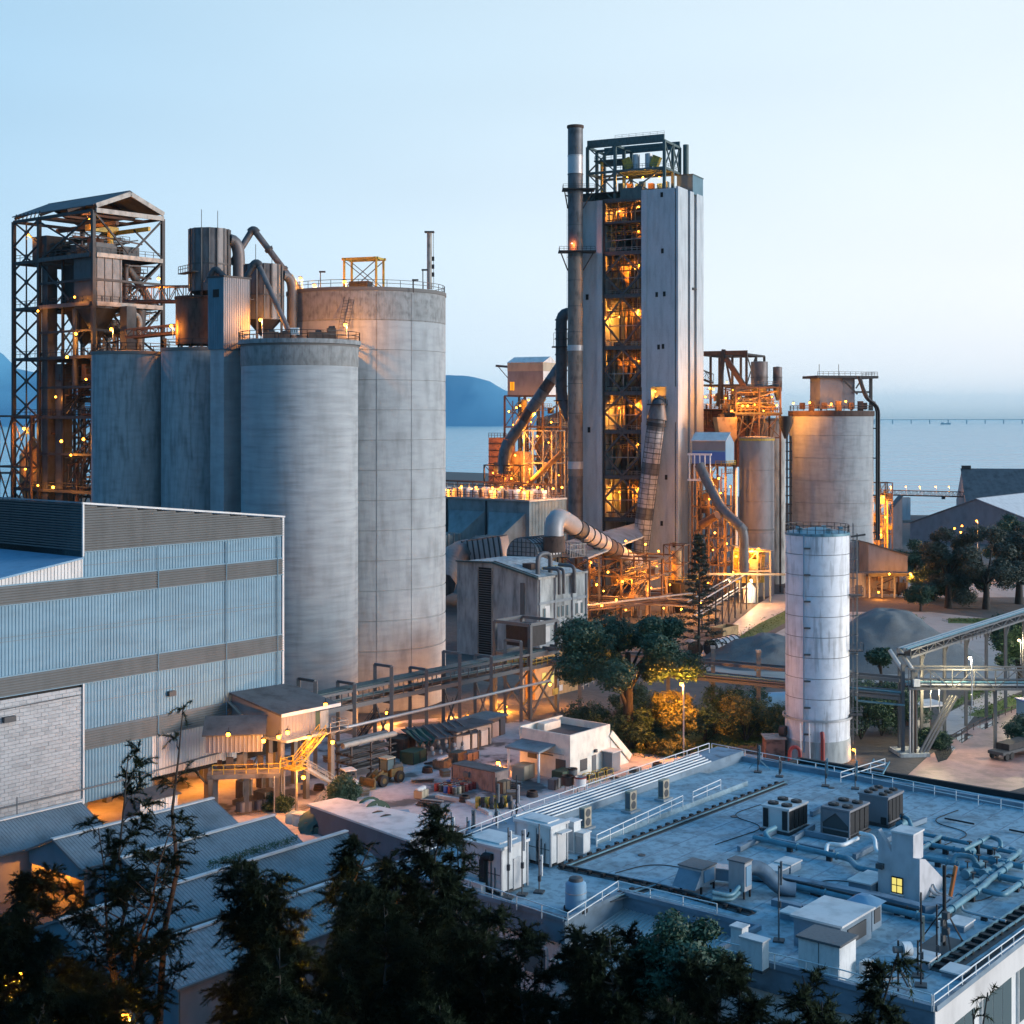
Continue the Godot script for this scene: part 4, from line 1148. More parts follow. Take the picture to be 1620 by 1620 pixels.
func steel_tower() -> void:
	var t := thing("steel_tower", "open steel frame tower with a gabled roof at the far left", "tower", Vector3(-72, 0, -250), TH)
	var zs := [-24.4, -16.3, 0.0]
	var ys := [0.0, 20.0, 34.0, 47.0, 57.5, 66.6, 75.0, 82.6]
	frame(t, [0.0, 14.6], zs, ys, 0.62, "dark_steel")
	for z in [-10.5]:
		for x in [1.0, 13.6]:
			bar(t, "column", Vector3(x, 0, z), Vector3(x, 75, z), 0.4, 0.4, "dark_steel")
	for z in zs:
		bar(t, "column", Vector3(7.3, 0, z), Vector3(7.3, 57.5, z), 0.4, 0.4, "dark_steel")
	var y := 20.0
	while y < 82.0:                                   # tight X-bracing of the narrow bay
		for x in [0.0, 14.6]:
			xbrace(t, Vector3(x, y, -24.4), Vector3(x, y, -16.3), Vector3(x, y + 4.45, -16.3), Vector3(x, y + 4.45, -24.4), 0.26, "dark_steel")
			blk(t, "gusset", Vector3(x, y + 2.22, -20.35), Vector3(0.3, 0.9, 0.9), "dark_steel")
		bar(t, "mid_post", Vector3(0, y, -20.35), Vector3(0, y + 4.45, -20.35), 0.2, 0.2, "dark_steel")
		y += 4.47
	xbrace(t, Vector3(0, 75, -16.3), Vector3(0, 75, 0), Vector3(0, 82, 0), Vector3(0, 82, -16.3), 0.28, "dark_steel")
	for q in [[47.0, 57.5], [57.5, 66.6], [66.6, 75.0], [34.0, 47.0]]:
		xbrace(t, Vector3(14.6, q[0], -16.3), Vector3(14.6, q[0], 0), Vector3(14.6, q[1], 0), Vector3(14.6, q[1], -16.3), 0.3, "dark_steel")
		xbrace(t, Vector3(7.3, q[0], -24.4), Vector3(14.6, q[0], -24.4), Vector3(14.6, q[1], -24.4), Vector3(7.3, q[1], -24.4), 0.28, "dark_steel")
		bar(t, "brace", Vector3(6.6, q[0] + 0.5, 0), Vector3(14.3, q[1] - 0.5, 0), 0.3, 0.3, "dark_steel")
	bar(t, "brace", Vector3(0.5, 82, 0), Vector3(7, 76, 0), 0.3, 0.3, "dark_steel")
	bar(t, "brace", Vector3(14.2, 82, 0), Vector3(8, 76, 0), 0.3, 0.3, "dark_steel")
	bar(t, "brace", Vector3(8.4, 80, 0), Vector3(14.4, 75.6, 0), 0.26, 0.26, "dark_steel")
	bar(t, "brace", Vector3(0, 74, -15.5), Vector3(0, 67.5, -7), 0.3, 0.3, "dark_steel")
	for h in [75.0, 66.6]:                            # pale edge girders
		bar(t, "edge_girder", Vector3(0.4, h, 0.4), Vector3(14.3, h, 0.4), 0.2, 0.75, "pale_steel")
		bar(t, "edge_girder", Vector3(-0.4, h, -15.8), Vector3(-0.4, h, -0.4), 0.2, 0.7, "steel")
	for h in [34.0, 47.0, 57.5, 66.6, 75.0]:
		blk(t, "floor_deck", Vector3(7.3, h + 0.15, -12.2 if h > 50 else -16), Vector3(14.4, 0.15, 24 if h > 50 else 15), "dark_steel")
		railing(t, "railing", [Vector3(0, h + 0.3, -24), Vector3(0, h + 0.3, 0), Vector3(14.4, h + 0.3, 0)], "dark_steel", 1.1, 1.6, 0.08)
	# roof
	var ridge := 86.7
	for s in [0, 1]:
		var a := Vector3(-0.2 if s == 0 else 14.8, 83.5, -12.2)
		var b := B.new()
		b.beam(a, Vector3(7.3, ridge + 0.1 * s, -12.2), 25.0, 0.16)
		put(t, "roof_sheet", b, "dark_roof")
		bar(t, "fascia", Vector3(0.2 if s == 0 else 14.4, 83.4, 0.55), Vector3(7.3, ridge - 0.5, 0.55), 0.3, 0.8, "pale_steel")
		for z in [-16.3, -24.4, -8.0]:
			bar(t, "rafter", Vector3(0.2 if s == 0 else 14.4, 83.2, z), Vector3(7.3, ridge - 0.5, z), 0.3, 0.5, "dark_steel")
	bar(t, "tie_beam", Vector3(0.2, 82.6, 0.55), Vector3(14.4, 82.6, 0.55), 0.3, 0.8, "pale_steel")
	for i in 7:
		bar(t, "eave_post", Vector3(-0.1, 82.6, -24.0 + i * 1.25), Vector3(-0.1, 83.9, -23.4 + i * 1.25), 0.14, 0.14, "dark_steel")
	for z in [-13.0, -9.0, -4.0]:
		bar(t, "purlin", Vector3(0.2, 82.4, z), Vector3(14.2, 82.4, z), 0.3, 0.4, "rust")
	bar(t, "crane_beam", Vector3(3.5, 80.6, -16), Vector3(3.5, 80.6, 2), 0.6, 0.7, "rust")
	bar(t, "crane_beam", Vector3(9.0, 80.0, -10), Vector3(9.0, 80.0, 3.6), 0.5, 0.7, "yellow")
	blk(t, "hoist", Vector3(6, 80.4, -6), Vector3(6, 1.1, 1.5), "yellow")
	rod(t, "hoist_column", Vector3(5.6, 75, -3), Vector3(5.6, 79.8, -3), 0.5, "yellow")
	for q in [[3.2, 76.3, -1.8, 4.2, 2.0, 2.2], [8.5, 76.2, -2.0, 3.4, 1.8, 2.2], [2.5, 77.4, -17, 4, 4.2, 4.5], [6, 76.4, -14.5, 3, 2.2, 2.5], [9, 76.2, -8, 3, 2, 2]]:
		blk(t, "machine", Vector3(q[0], q[1], q[2]), Vector3(q[3], q[4], q[5]), "dark_duct")
	pipe(t, "handling_pipe", [Vector3(1.2, 75, -5), Vector3(1.2, 78.2, -5), Vector3(1.2, 78.4, -1), Vector3(10, 77.6, 0.2)], 0.14, "steel", 0.6)
	# bins, casings and chutes
	blk(t, "bin", Vector3(3.2, 70.4, -3.3), Vector3(5.6, 9.0, 6.0), "dark_duct")
	blk(t, "bin_panel", Vector3(3.2, 70.4, -0.18), Vector3(5.5, 8.9, 0.12), "duct")
	for i in 4:
		bar(t, "bin_rib", Vector3(0.8 + 1.6 * i, 66, -0.08), Vector3(0.8 + 1.6 * i, 74.8, -0.08), 0.12, 0.12, "steel")
	var b := B.new()
	b.lathe([V(0.5, 59), V(0.6, 61), V(3.6, 66)], Vector3(3.2, 0, -3.3), 4, PI / 4, TAU + PI / 4, 2.0)
	put(t, "bin_hopper", b, "dark_duct")
	b = B.new()
	b.lathe([V(0.6, 60), V(3.4, 66), V(3.4, 74)], Vector3(5, 0, -10), 4, PI / 4, TAU + PI / 4, 2.0)
	put(t, "dark_bin", b, "dark_steel")
	blk(t, "elevator_casing", Vector3(1.4, 37, -15.2), Vector3(2.0, 74, 1.8), "dark_duct")
	blk(t, "elevator_casing", Vector3(2.6, 28, -12.6), Vector3(2.2, 57, 2.0), "dark_duct")
	blk(t, "filter_box", Vector3(6.0, 62.5, 1.6), Vector3(2.0, 7.6, 2.0), "dark_duct")
	for i in 4:
		rod(t, "filter_leg", Vector3(5.2 + 0.55 * i, 51.5, 1.2 + (i % 2)), Vector3(5.2 + 0.55 * i, 58.6, 1.2 + (i % 2)), 0.2, "pale_steel")
	pipe(t, "bent_duct", [Vector3(7.0, 65, 1.6), Vector3(8.4, 65, 1.6), Vector3(8.4, 54, 1.6)], 0.5, "pale_steel")
	pipe(t, "cone_duct", [Vector3(10.5, 66, -1), Vector3(9.5, 57, -0.5)], 1.1, "dark_duct")
	rod(t, "drop_pipe", Vector3(0.8, 52, -6.4), Vector3(0.8, 66, -6.4), 0.5, "dark_duct")
	pipe(t, "chute", [Vector3(8.2, 74, -2), Vector3(6.2, 62, 0.6)], 0.45, "steel")
	pipe(t, "chute", [Vector3(9, 74, -3), Vector3(13.4, 66.8, -1)], 0.7, "dark_duct")
	stair(t, Vector3(3, 34.3, -9), Vector3(3, 47, -1.5), 1.0, "dark_steel")
	stair(t, Vector3(4.5, 47.3, -1), Vector3(4.5, 57.4, -9), 1.0, "dark_steel")
	clutter(t, Vector3(2, 20, -23), Vector3(13, 46, -8), 40, ["rust", "dark_steel", "rust", "steel"])
	clutter(t, Vector3(2, 47, -15), Vector3(13, 57, -1), 30, ["dark_steel", "rust", "steel"])
	clutter(t, Vector3(7, 58, -15), Vector3(14, 66, -1), 30, ["dark_steel", "rust", "pale_steel"])
	for q in [[20.0, 34.0], [34.0, 47.0], [47.0, 57.5], [57.5, 66.6], [66.6, 75.0]]:   # inner bracing
		for z in [-16.3, -8.2]:
			bar(t, "brace", Vector3(0.2, q[0] + 0.4, z), Vector3(7.3, q[1] - 0.4, z), 0.22, 0.22, "dark_steel")
			bar(t, "brace", Vector3(14.4, q[0] + 0.4, z), Vector3(7.3, q[1] - 0.4, z), 0.22, 0.22, "dark_steel")
		for x in [4.8, 9.8]:
			bar(t, "brace", Vector3(x, q[0] + 0.4, -16), Vector3(x, q[1] - 0.4, -8.4), 0.18, 0.18, "dark_steel")
			bar(t, "brace", Vector3(x, q[1] - 0.4, -8.4), Vector3(x, q[0] + 0.4, -0.6), 0.18, 0.18, "dark_steel")
		var ym := (q[0] + q[1]) / 2.0 as float
		blk(t, "half_deck", Vector3(9.5, ym, -10), Vector3(9, 0.14, 9), "dark_steel")
		railing(t, "railing", [Vector3(5, ym, -5.6), Vector3(14, ym, -5.6)], "dark_steel", 1.1, 1.3, 0.08)
		bar(t, "half_girder", Vector3(0, ym, -16.3), Vector3(0, ym, 0), 0.25, 0.4, "dark_steel")
		bar(t, "half_girder", Vector3(0, ym, 0), Vector3(14.6, ym, 0), 0.25, 0.4, "dark_steel")
	clutter(t, Vector3(8, 67, -15), Vector3(14, 74, -1), 24, ["dark_steel", "dark_duct", "rust"])
	clutter(t, Vector3(1, 34, -16), Vector3(13, 57, -1), 45, ["dark_steel", "dark_duct", "dark_steel", "rust"])
	clutter(t, Vector3(1, 75.3, -16), Vector3(13, 79, -5), 22, ["dark_steel", "dark_duct", "rust"])
	# lower annex on its left
	frame(t, [-1.2, 6.0], [-27.5, -23.0, -17.0], [0.0, 29.5, 38.0, 47.2], 0.4, "rust", [[1, 0, 0, 1], [1, 0, 1, 1], [1, 0, 0, 2], [1, 0, 1, 2], [1, 0, 0, 0], [1, 0, 1, 0]])
	for z in [-27.5, -23.0]:
		for k in 2:
			xbrace(t, Vector3(-1.2, 20 + 4.5 * k, z), Vector3(-1.2, 20 + 4.5 * k, z + 4.5), Vector3(-1.2, 24.5 + 4.5 * k, z + 4.5), Vector3(-1.2, 24.5 + 4.5 * k, z), 0.2, "rust")
	b = B.new()
	b.lathe([V(0.4, 30), V(2.2, 34), V(2.2, 40), V(0.4, 43)], Vector3(2.5, 0, -22.5), 14)
	put(t, "annex_hopper", b, "refractory")
	for q in [[38, 678, 262, 80, "by the hopper in the lower annex"], [97, 698, 252, 60, "above the stairs in its lower half"], [132, 695, 249, 40, "beside the leftmost silo's flank"], [84, 771, 252, 50, "lowest, just over the warehouse roof"], [106, 565, 251, 25, "under the deck level with the silo tops"], [68, 338, 262, 40, "under the roof, left"], [140, 345, 252, 50, "under the roof by the yellow hoist"], [72, 640, 262, 30, "on the rust coloured casing"]]:
		lamp(at(q[0], q[1], q[2]), "small sodium lamp on the open steel tower, " + q[4], "sodium lamps on the steel tower", q[3] * 0.32)
	glow("in the open steel tower", "lesser lamps in the steel tower", [[45, 372, 262], [60, 492, 258], [118, 470, 251], [136, 600, 251], [88, 628, 257], [112, 720, 253], [40, 742, 262], [230, 560, 250], [60, 768, 258]], 6.0)

func filter_house() -> void:   # blue-green precipitator with its lamps, the concrete hall and the ducts
	var t := thing("dust_precipitator", "long teal precipitator casing with sloped inlet hoods", "filter", Vector3(4.1, 0, -340), TH)
	var h := 27.2
	blk(t, "casing", Vector3(7, h / 2 + 2, -22), Vector3(14, h - 4, 44), "filter_steel")
	for i in 25:
		bar(t, "stiffener", Vector3(0.6 + i * 0.56, 8, 0.06), Vector3(0.6 + i * 0.56, h, 0.06), 0.14, 0.14, "filter_steel")
	for k in 3:
		var z := -1.2 - k * 12.6
		blk(t, "bay_gap", Vector3(-0.05, 18, z - 12.0), Vector3(0.25, 18, 0.5), "dark_steel")
		var b := B.new()
		var P := [Vector3(-0.05, 24.4, z), Vector3(-0.05, 24.4, z - 11.2), Vector3(-0.05, 12.0, z - 11.2), Vector3(-0.05, 12.0, z)]
		var Q := [Vector3(-4.6, 19.2, z - 3.6), Vector3(-4.6, 19.2, z - 7.6), Vector3(-4.6, 14.6, z - 7.6), Vector3(-4.6, 14.6, z - 3.6)]
		for i in 4:
			b.quad(P[i], P[(i + 1) % 4], Q[(i + 1) % 4], Q[i])
		b.quad(Q[3], Q[2], Q[1], Q[0])
		put(t, "inlet_hood", b, "filter_steel")
		blk(t, "inlet_duct", Vector3(-7.5, 16.9, z - 5.6), Vector3(6, 4.4, 3.8), "filter_steel")
		for i in 3:
			blk(t, "duct_flange", Vector3(-5 - 2 * i, 16.9, z - 5.6), Vector3(0.3, 5.0, 4.4), "pale_steel")
	blk(t, "roof_edge", Vector3(6.9, h + 0.2, -22), Vector3(14.6, 0.4, 44.6), "pale_steel")
	for i in 16:
		var z := -2.0 - i * 2.5
		for k in 2:
			blk(t, "insulator_box", Vector3(2.0 + 4.5 * k + rng.randf(), h + 1.2, z), Vector3(1.2 + 0.8 * rng.randf(), 1.6 + 1.2 * rng.randf(), 1.3), "clad_white" if (i + k) % 3 else "clad_tan")
		rod(t, "bushing", Vector3(1.2, h, z + 1), Vector3(1.2, h + 2.4, z + 1), 0.16, "rust")
		rod(t, "bushing", Vector3(9, h, z + 0.6), Vector3(9, h + 3.2, z + 0.6), 0.2, "pale_steel")
	for x in [0.2, 6.5, 13.6]:
		railing(t, "roof_rail", [Vector3(x, h + 0.4, -43), Vector3(x, h + 0.4, -0.2)], "rust", 1.2, 1.5, 0.1)
	railing(t, "roof_rail", [Vector3(0.2, h + 0.4, -0.2), Vector3(13.6, h + 0.4, -0.2)], "rust", 1.2, 1.5, 0.1)
	bar(t, "busbar", Vector3(11, h + 3.6, -43), Vector3(11, h + 3.6, -1), 0.4, 0.4, "rust")
	bar(t, "busbar", Vector3(4, h + 3.2, -43), Vector3(4, h + 3.2, -1), 0.25, 0.25, "steel")
	for i in 9:
		rod(t, "support", Vector3(11, h, -42 + 5 * i), Vector3(11, h + 3.6, -42 + 5 * i), 0.12, "rust")
	var k := 0
	for q in [[709, 776, 0.5], [727, 773, 3], [730, 770, 6], [753, 771, 6], [776, 777, 0.6], [779, 772, 4], [794, 771, 9], [824, 771, 7], [829, 778, 0.6], [850, 771, 10], [858, 775, 3], [875, 773, 7], [889, 771, 9]]:
		k += 1
		lamp(t.transform * (hit(t, q[0], q[1], 0, q[2])), "orange lamp in the row along the precipitator roof, %s from the left" % ["first", "second", "third", "fourth", "fifth", "sixth", "seventh", "eighth", "ninth", "tenth", "eleventh", "twelfth", "thirteenth"][k - 1], "row of lamps on the precipitator", 13.0)
	# square lagged duct in front of it
	var sd := thing("lagged_duct", "boxy lagged duct elbow behind the tallest silo", "duct", Vector3.ZERO, 0.0)
	var a := at(735, 873, 322)
	var c := at(800, 864, 318)
	bar(sd, "duct_run", a, c, 4.2, 4.4, "galvanized")
	for i in 8:
		var p := a.lerp(c, (i + 0.5) / 8)
		bar(sd, "flange", p, p + (c - a).normalized() * 0.3, 4.6, 4.9, "steel")
	pipe(sd, "elbow", [a + Vector3(1.0, 0, 0), at(722, 876, 321), at(712, 890, 312), at(700, 925, 304)], 2.9, "duct", 4.0, 8)
	bar(sd, "support", at(752, 885, 318), at(752, 905, 318), 0.4, 0.4, "pale_steel")
	bar(sd, "support", at(795, 880, 318), at(795, 900, 318), 0.4, 0.4, "pale_steel")
	# concrete hall with its louvre strip
	var e := thing("concrete_hall", "stained concrete hall with a tall louvre strip and small windows", "building", Vector3(4.9, 0, -277), TH)
	var zl := hit(e, 723, 1000, 0, 0).z
	var xr := hit(e, 928, 1000, 2, 0).x
	var q1 := hit(e, 780, 891, 0, 0)
	var q2 := hit(e, 851, 916, 0, 0)
	var b := B.new()
	b.prism([V(zl, 0), V(0, 0), V(0, q2.y), V(q1.z, q1.y), V(zl, q1.y - 0.3)], Vector3.ZERO, Vector3.BACK, Vector3.UP, Vector3(xr, 0, 0))
	put(e, "wall", b, "concrete_old")
	bar(e, "coping", Vector3(-0.1, q2.y + 0.15, 0.1), Vector3(-0.1, q1.y + 0.2, q1.z), 0.7, 0.35, "green_steel")
	bar(e, "coping", Vector3(-0.1, q1.y + 0.18, q1.z), Vector3(-0.1, q1.y - 0.1, zl), 0.7, 0.3, "green_steel")
	bar(e, "coping", Vector3(-0.2, q2.y + 0.1, 0.12), Vector3(xr, q2.y + 0.1, 0.12), 0.5, 0.4, "pale_steel")
	var dk := B.new()
	dk.beam(Vector3(0.4, q2.y + 0.3, -0.3), Vector3(0.4, q1.y + 0.3, q1.z), 0.4, 0.3)
	put(e, "gutter", dk, "black")
	var l0 := hit(e, 779, 905, 0, 0)
	var l1 := hit(e, 757, 905, 0, 0)
	blk(e, "louvre_recess", Vector3(0.02, 9.0, (l0.z + l1.z) / 2), Vector3(0.2, 17.0, l0.z - l1.z), "void")
	for i in 36:
		node(e, "slat", cube, "louvre", Transform3D(Basis(Vector3.BACK, -0.7) * Basis.IDENTITY.scaled(Vector3(0.34, 0.06, l0.z - l1.z)), Vector3(-0.1, 0.9 + i * 0.46, (l0.z + l1.z) / 2)))
	for s in [l0.z, l1.z]:
		bar(e, "louvre_frame", Vector3(-0.1, 0.4, s), Vector3(-0.1, 17.6, s), 0.2, 0.25, "pale_steel")
	bar(e, "rain_pipe", Vector3(-0.2, 0, -3.6), Vector3(-0.2, q2.y - 1, -3.6), 0.9, 0.25, "joint")
	for y in [3.4, 7.2, 11.4]:
		bar(e, "floor_ledge", Vector3(0.1, y, 0.12), Vector3(xr, y, 0.12), 0.24, 0.5, "concrete")
	for x in [0.4, 5.2, 10.8, xr - 0.3]:
		bar(e, "wall_pier", Vector3(x, 0, 0.1), Vector3(x, q2.y, 0.1), 0.5, 0.22, "concrete")
	for y in [1.4, 5.3, 9.3]:
		for x in [2.0, 6.4, 7.8, 9.2, 12.4, 14.0]:
			var w := blk(e, "window", Vector3(x, y, 0.04), Vector3(0.75, 2.2, 0.16), "pale_steel")
			node(w, "pane", cube, "glass", Transform3D(Basis.IDENTITY.scaled(Vector3(0.8, 0.9, 0.5)), Vector3(0, 0, 0.35)))
		for x in [0.9, 11.3]:
			blk(e, "wall_panel", Vector3(x + 2.0, y, 0.02), Vector3(1.6, 2.9, 0.1), "clad_white")
	for x in [5.6, 7.0]:
		pipe(e, "roof_duct", [Vector3(x, q2.y - 3.4, 0.9), Vector3(x, q2.y + 1.4, 0.9), Vector3(x, q2.y + 1.4, -3)], 0.3, "duct")
	pipe(e, "roof_duct", [Vector3(3.2, q2.y + 0.2, -2.5), Vector3(3.2, q2.y + 4.3, -2.5), Vector3(7.2, q2.y + 4.3, -2.5), Vector3(7.2, q2.y + 0.2, -2.5)], 0.45, "duct", 1.6)
	pipe(e, "roof_duct", [Vector3(10.6, q2.y - 3.6, 0.8), Vector3(10.6, q2.y + 1.7, 0.8), Vector3(10.6, q2.y + 1.7, -3)], 0.36, "duct")
	railing(e, "roof_rail", [Vector3(7, q2.y + 0.3, -4.4), Vector3(xr, q2.y + 0.3, -4.4), Vector3(xr, q2.y + 0.3, -12)], "yellow", 1.1, 1.4, 0.08)
	blk(e, "roof_motor", Vector3(5.4, q2.y + 1.4, -6), Vector3(2.4, 1.6, 2.2), "rust")
	# gridded drum housing behind the hall
	var dh := thing("drum_housing", "arched lagged drum housing with a grid of straps", "machine", at(850, 890, 304), TH)
	b = B.new()
	var arc := []
	for i in 13:
		var an := PI * i / 12
		arc.append(V(-4.1 + 4.1 * cos(an), 1.2 + 3.7 * sin(an)))
	b.prism(arc, Vector3.ZERO, Vector3.BACK, Vector3.UP, Vector3(8.4, 0, 0))
	put(dh, "lagging", b, "pale_duct")
	for i in 9:
		var hoop := []
		for p in arc:
			hoop.append(Vector3(0.1 + i * 1.03, 1.2 + (p.y - 1.2) * 1.015, -4.1 + (p.x + 4.1) * 1.015))
		b = B.new()
		b.tube(hoop, 0.12, 5)
		put(dh, "hoop", b, "dark_duct")
	for i in [1, 3, 5, 7, 9, 11]:
		bar(dh, "strap", Vector3(-0.02, 1.2 + (arc[i].y - 1.2) * 1.02, -4.1 + (arc[i].x + 4.1) * 1.02), Vector3(8.4, 1.2 + (arc[i].y - 1.2) * 1.02, -4.1 + (arc[i].x + 4.1) * 1.02), 0.14, 0.14, "dark_duct")
	for i in 7:
		bar(dh, "face_strap", Vector3(-0.06, 1.2, -7.6 + i * 1.15), Vector3(-0.06, 1.2 + 3.6 * sqrt(1.0 - pow((-7.6 + i * 1.15 + 4.1) / 4.1, 2)), -7.6 + i * 1.15), 0.12, 0.12, "dark_duct")
	for i in 3:
		bar(dh, "face_strap", Vector3(-0.08, 2.0 + i, -7.7 + 0.4 * i), Vector3(-0.08, 2.0 + i, -0.5 - 0.4 * i), 0.12, 0.12, "dark_duct")
	for z in [-7.6, -0.6]:
		for x in [0.5, 4.2, 8.0]:
			bar(dh, "leg", Vector3(x, -16, z), Vector3(x, 1.2, z), 0.4, 0.4, "dark_steel")
	blk(dh, "base_frame", Vector3(4.2, 0.9, -4.1), Vector3(8.6, 0.6, 8.2), "dark_steel")
	railing(dh, "walkway_rail", [Vector3(9, 0.5, 1.8), Vector3(15, 0.5, 1.8), Vector3(15, 0.5, -6)], "pale_steel", 2.6, 0.8, 0.1)
	blk(dh, "walkway", Vector3(12, 0.4, -2), Vector3(6.2, 0.2, 7.6), "steel")
	# big white duct over to the tower
	var wd := thing("gas_duct", "big pale hooped gas duct bending over toward the tower foot", "duct", Vector3.ZERO)
	pipe(wd, "riser", [at(877, 873, 306), at(876, 848, 306)], 2.35, "rust", -1, 18)
	pipe(wd, "elbow", [at(876, 849, 306), at(874, 812, 306), at(906, 832, 316)], 2.1, "pale_duct", 6.0, 18)
	var w0 := at(898, 827, 314)
	var w1 := at(1006, 890, 366)
	for i in 12:
		pipe(wd, "duct_section", [w0.lerp(w1, i / 12.0), w0.lerp(w1, (i + 0.96) / 12.0)], 1.95, "dark_duct" if i == 1 else ("rust" if i in [6, 7] else "pale_duct"), -1, 18)
		var p := w0.lerp(w1, i / 12.0)
		pipe(wd, "hoop", [p, p + (w1 - w0).normalized() * 0.25], 2.15, "dark_duct", -1, 18)
	for q in [[922, 850, 876, 322], [948, 866, 960, 334], [985, 890, 960, 356]]:
		bar(wd, "support", at(q[0], q[1], q[3]), at(q[0], q[2], q[3]), 0.5, 0.5, "steel")
	bar(wd, "saddle", at(890, 842, 312), at(926, 845, 324), 0.8, 0.5, "dark_steel")
	# sheet roof at the tower foot
	var rf := thing("sheet_roof_shelter", "pale sheet roof shelter at the foot of the tower", "shelter", Vector3.ZERO)
	var R := [at(872, 862, 338), at(1004, 828, 384), at(1018, 848, 372), at(930, 882, 322)]
	b = B.new()
	b.quad(R[3], R[2], R[1], R[0])
	for i in 4:
		b.quad(R[i], R[(i + 1) % 4], R[(i + 1) % 4] - Vector3(0, 0.4, 0), R[i] - Vector3(0, 0.4, 0))
	b.quad(R[0] - Vector3(0, 0.4, 0), R[1] - Vector3(0, 0.4, 0), R[2] - Vector3(0, 0.4, 0), R[3] - Vector3(0, 0.4, 0))
	put(rf, "roof_sheet", b, "sheet_roof")
	for i in 8:
		bar(rf, "roof_seam", R[3].lerp(R[2], i / 8.0) + Vector3(0, 0.06, 0), R[0].lerp(R[1], i / 8.0) + Vector3(0, 0.06, 0), 0.14, 0.1, "steel")
	for p in R:
		bar(rf, "post", p - Vector3(0, 0.3, 0), Vector3(p.x, 0, p.z), 0.45, 0.45, "steel")
	# amber steelwork below it
	var st := thing("kiln_steelwork", "amber lit steelwork and platforms at the tower foot", "steelwork", Vector3(20, 0, -340), TW)
	frame(st, [0.0, 8.0, 16.0], [-9.0, -2.0, 6.0, 13.0], [0.0, 5.0, 10.0, 14.0], 0.4, "rust", [[1, 0, 0, 0], [1, 0, 2, 1], [1, 0, 1, 2], [1, 0, 0, 2]])
	clutter(st, Vector3(0.5, 0.5, -9), Vector3(15, 12, 13), 80, ["rust", "refractory", "steel", "refractory"])
	b = B.new()
	b.lathe([V(0, 0.0), V(1.2, 0.0), V(3.6, 6.0), V(3.6, 7.2), V(4.4, 7.3), V(4.4, 7.6), V(0, 7.7)], Vector3(18, 0, 14), 24)
	put(st, "ring_platform", b, "dark_steel")
	railing(st, "ring_rail", circle(Vector3(18, 7.7, 14), 4.2, 14), "yellow", 1.2, 1.2, 0.1)
	for i in 9:
		var an := TAU * i / 9
		bar(st, "ring_leg", Vector3(18 + cos(an) * 3.4, 0, 14 + sin(an) * 3.4), Vector3(18 + cos(an) * 4.0, 7.3, 14 + sin(an) * 4.0), 0.25, 0.25, "rust")
	frame(st, [14.5, 18.5], [11.0, 16.0], [7.6, 12.0, 16.5], 0.3, "rust", [[1, 0, 0, 0], [1, 0, 0, 1]])
	rod(st, "burner_vessel", Vector3(16.5, 8, 13.5), Vector3(16.5, 15, 13.5), 1.2, "refractory")
	for i in 4:
		rod(st, "pipe_run", Vector3(-2 + i * 0.8, 3.6 + i * 0.4, -12), Vector3(-2 + i * 0.8, 4.4 + i * 0.4, 24), 0.2, ["pale_steel", "rust", "steel", "pale_steel"][i])
	k = 0
	for q in [[973, 851, 360], [990, 856, 356], [1021, 861, 358], [1042, 872, 352], [1016, 898, 344], [1039, 897, 346], [944, 925, 326], [975, 949, 318], [952, 958, 312], [1078, 964, 330], [1109, 954, 345], [962, 905, 334], [985, 920, 336], [925, 950, 318]]:
		k += 1
		lamp(at(q[0], q[1], q[2]), "sodium lamp at the tower foot, " + ["under the sheet roof's right edge", "beside the yellow box under the duct", "at the foot of the fat slanting duct", "rightmost, on a tall post", "left on the ring platform rail", "right on the ring platform rail", "deep below the pale duct", "on the pipe run, upper one", "on the pipe run, lower one", "behind the tall thin pine, left", "behind the tall thin pine, right", "under the middle of the pale duct", "under the ring platform's left side", "near the concrete hall"][k - 1], "sodium lamps at the tower foot", 45.0 if k < 10 else 30.0)
	glow("in the steelwork at the tower foot", "lesser lamps at the tower foot", [[935, 890, 340], [955, 935, 326], [1000, 915, 340], [1030, 930, 336], [1060, 925, 340], [990, 965, 318], [1050, 962, 325], [1085, 940, 340]], 16.0)

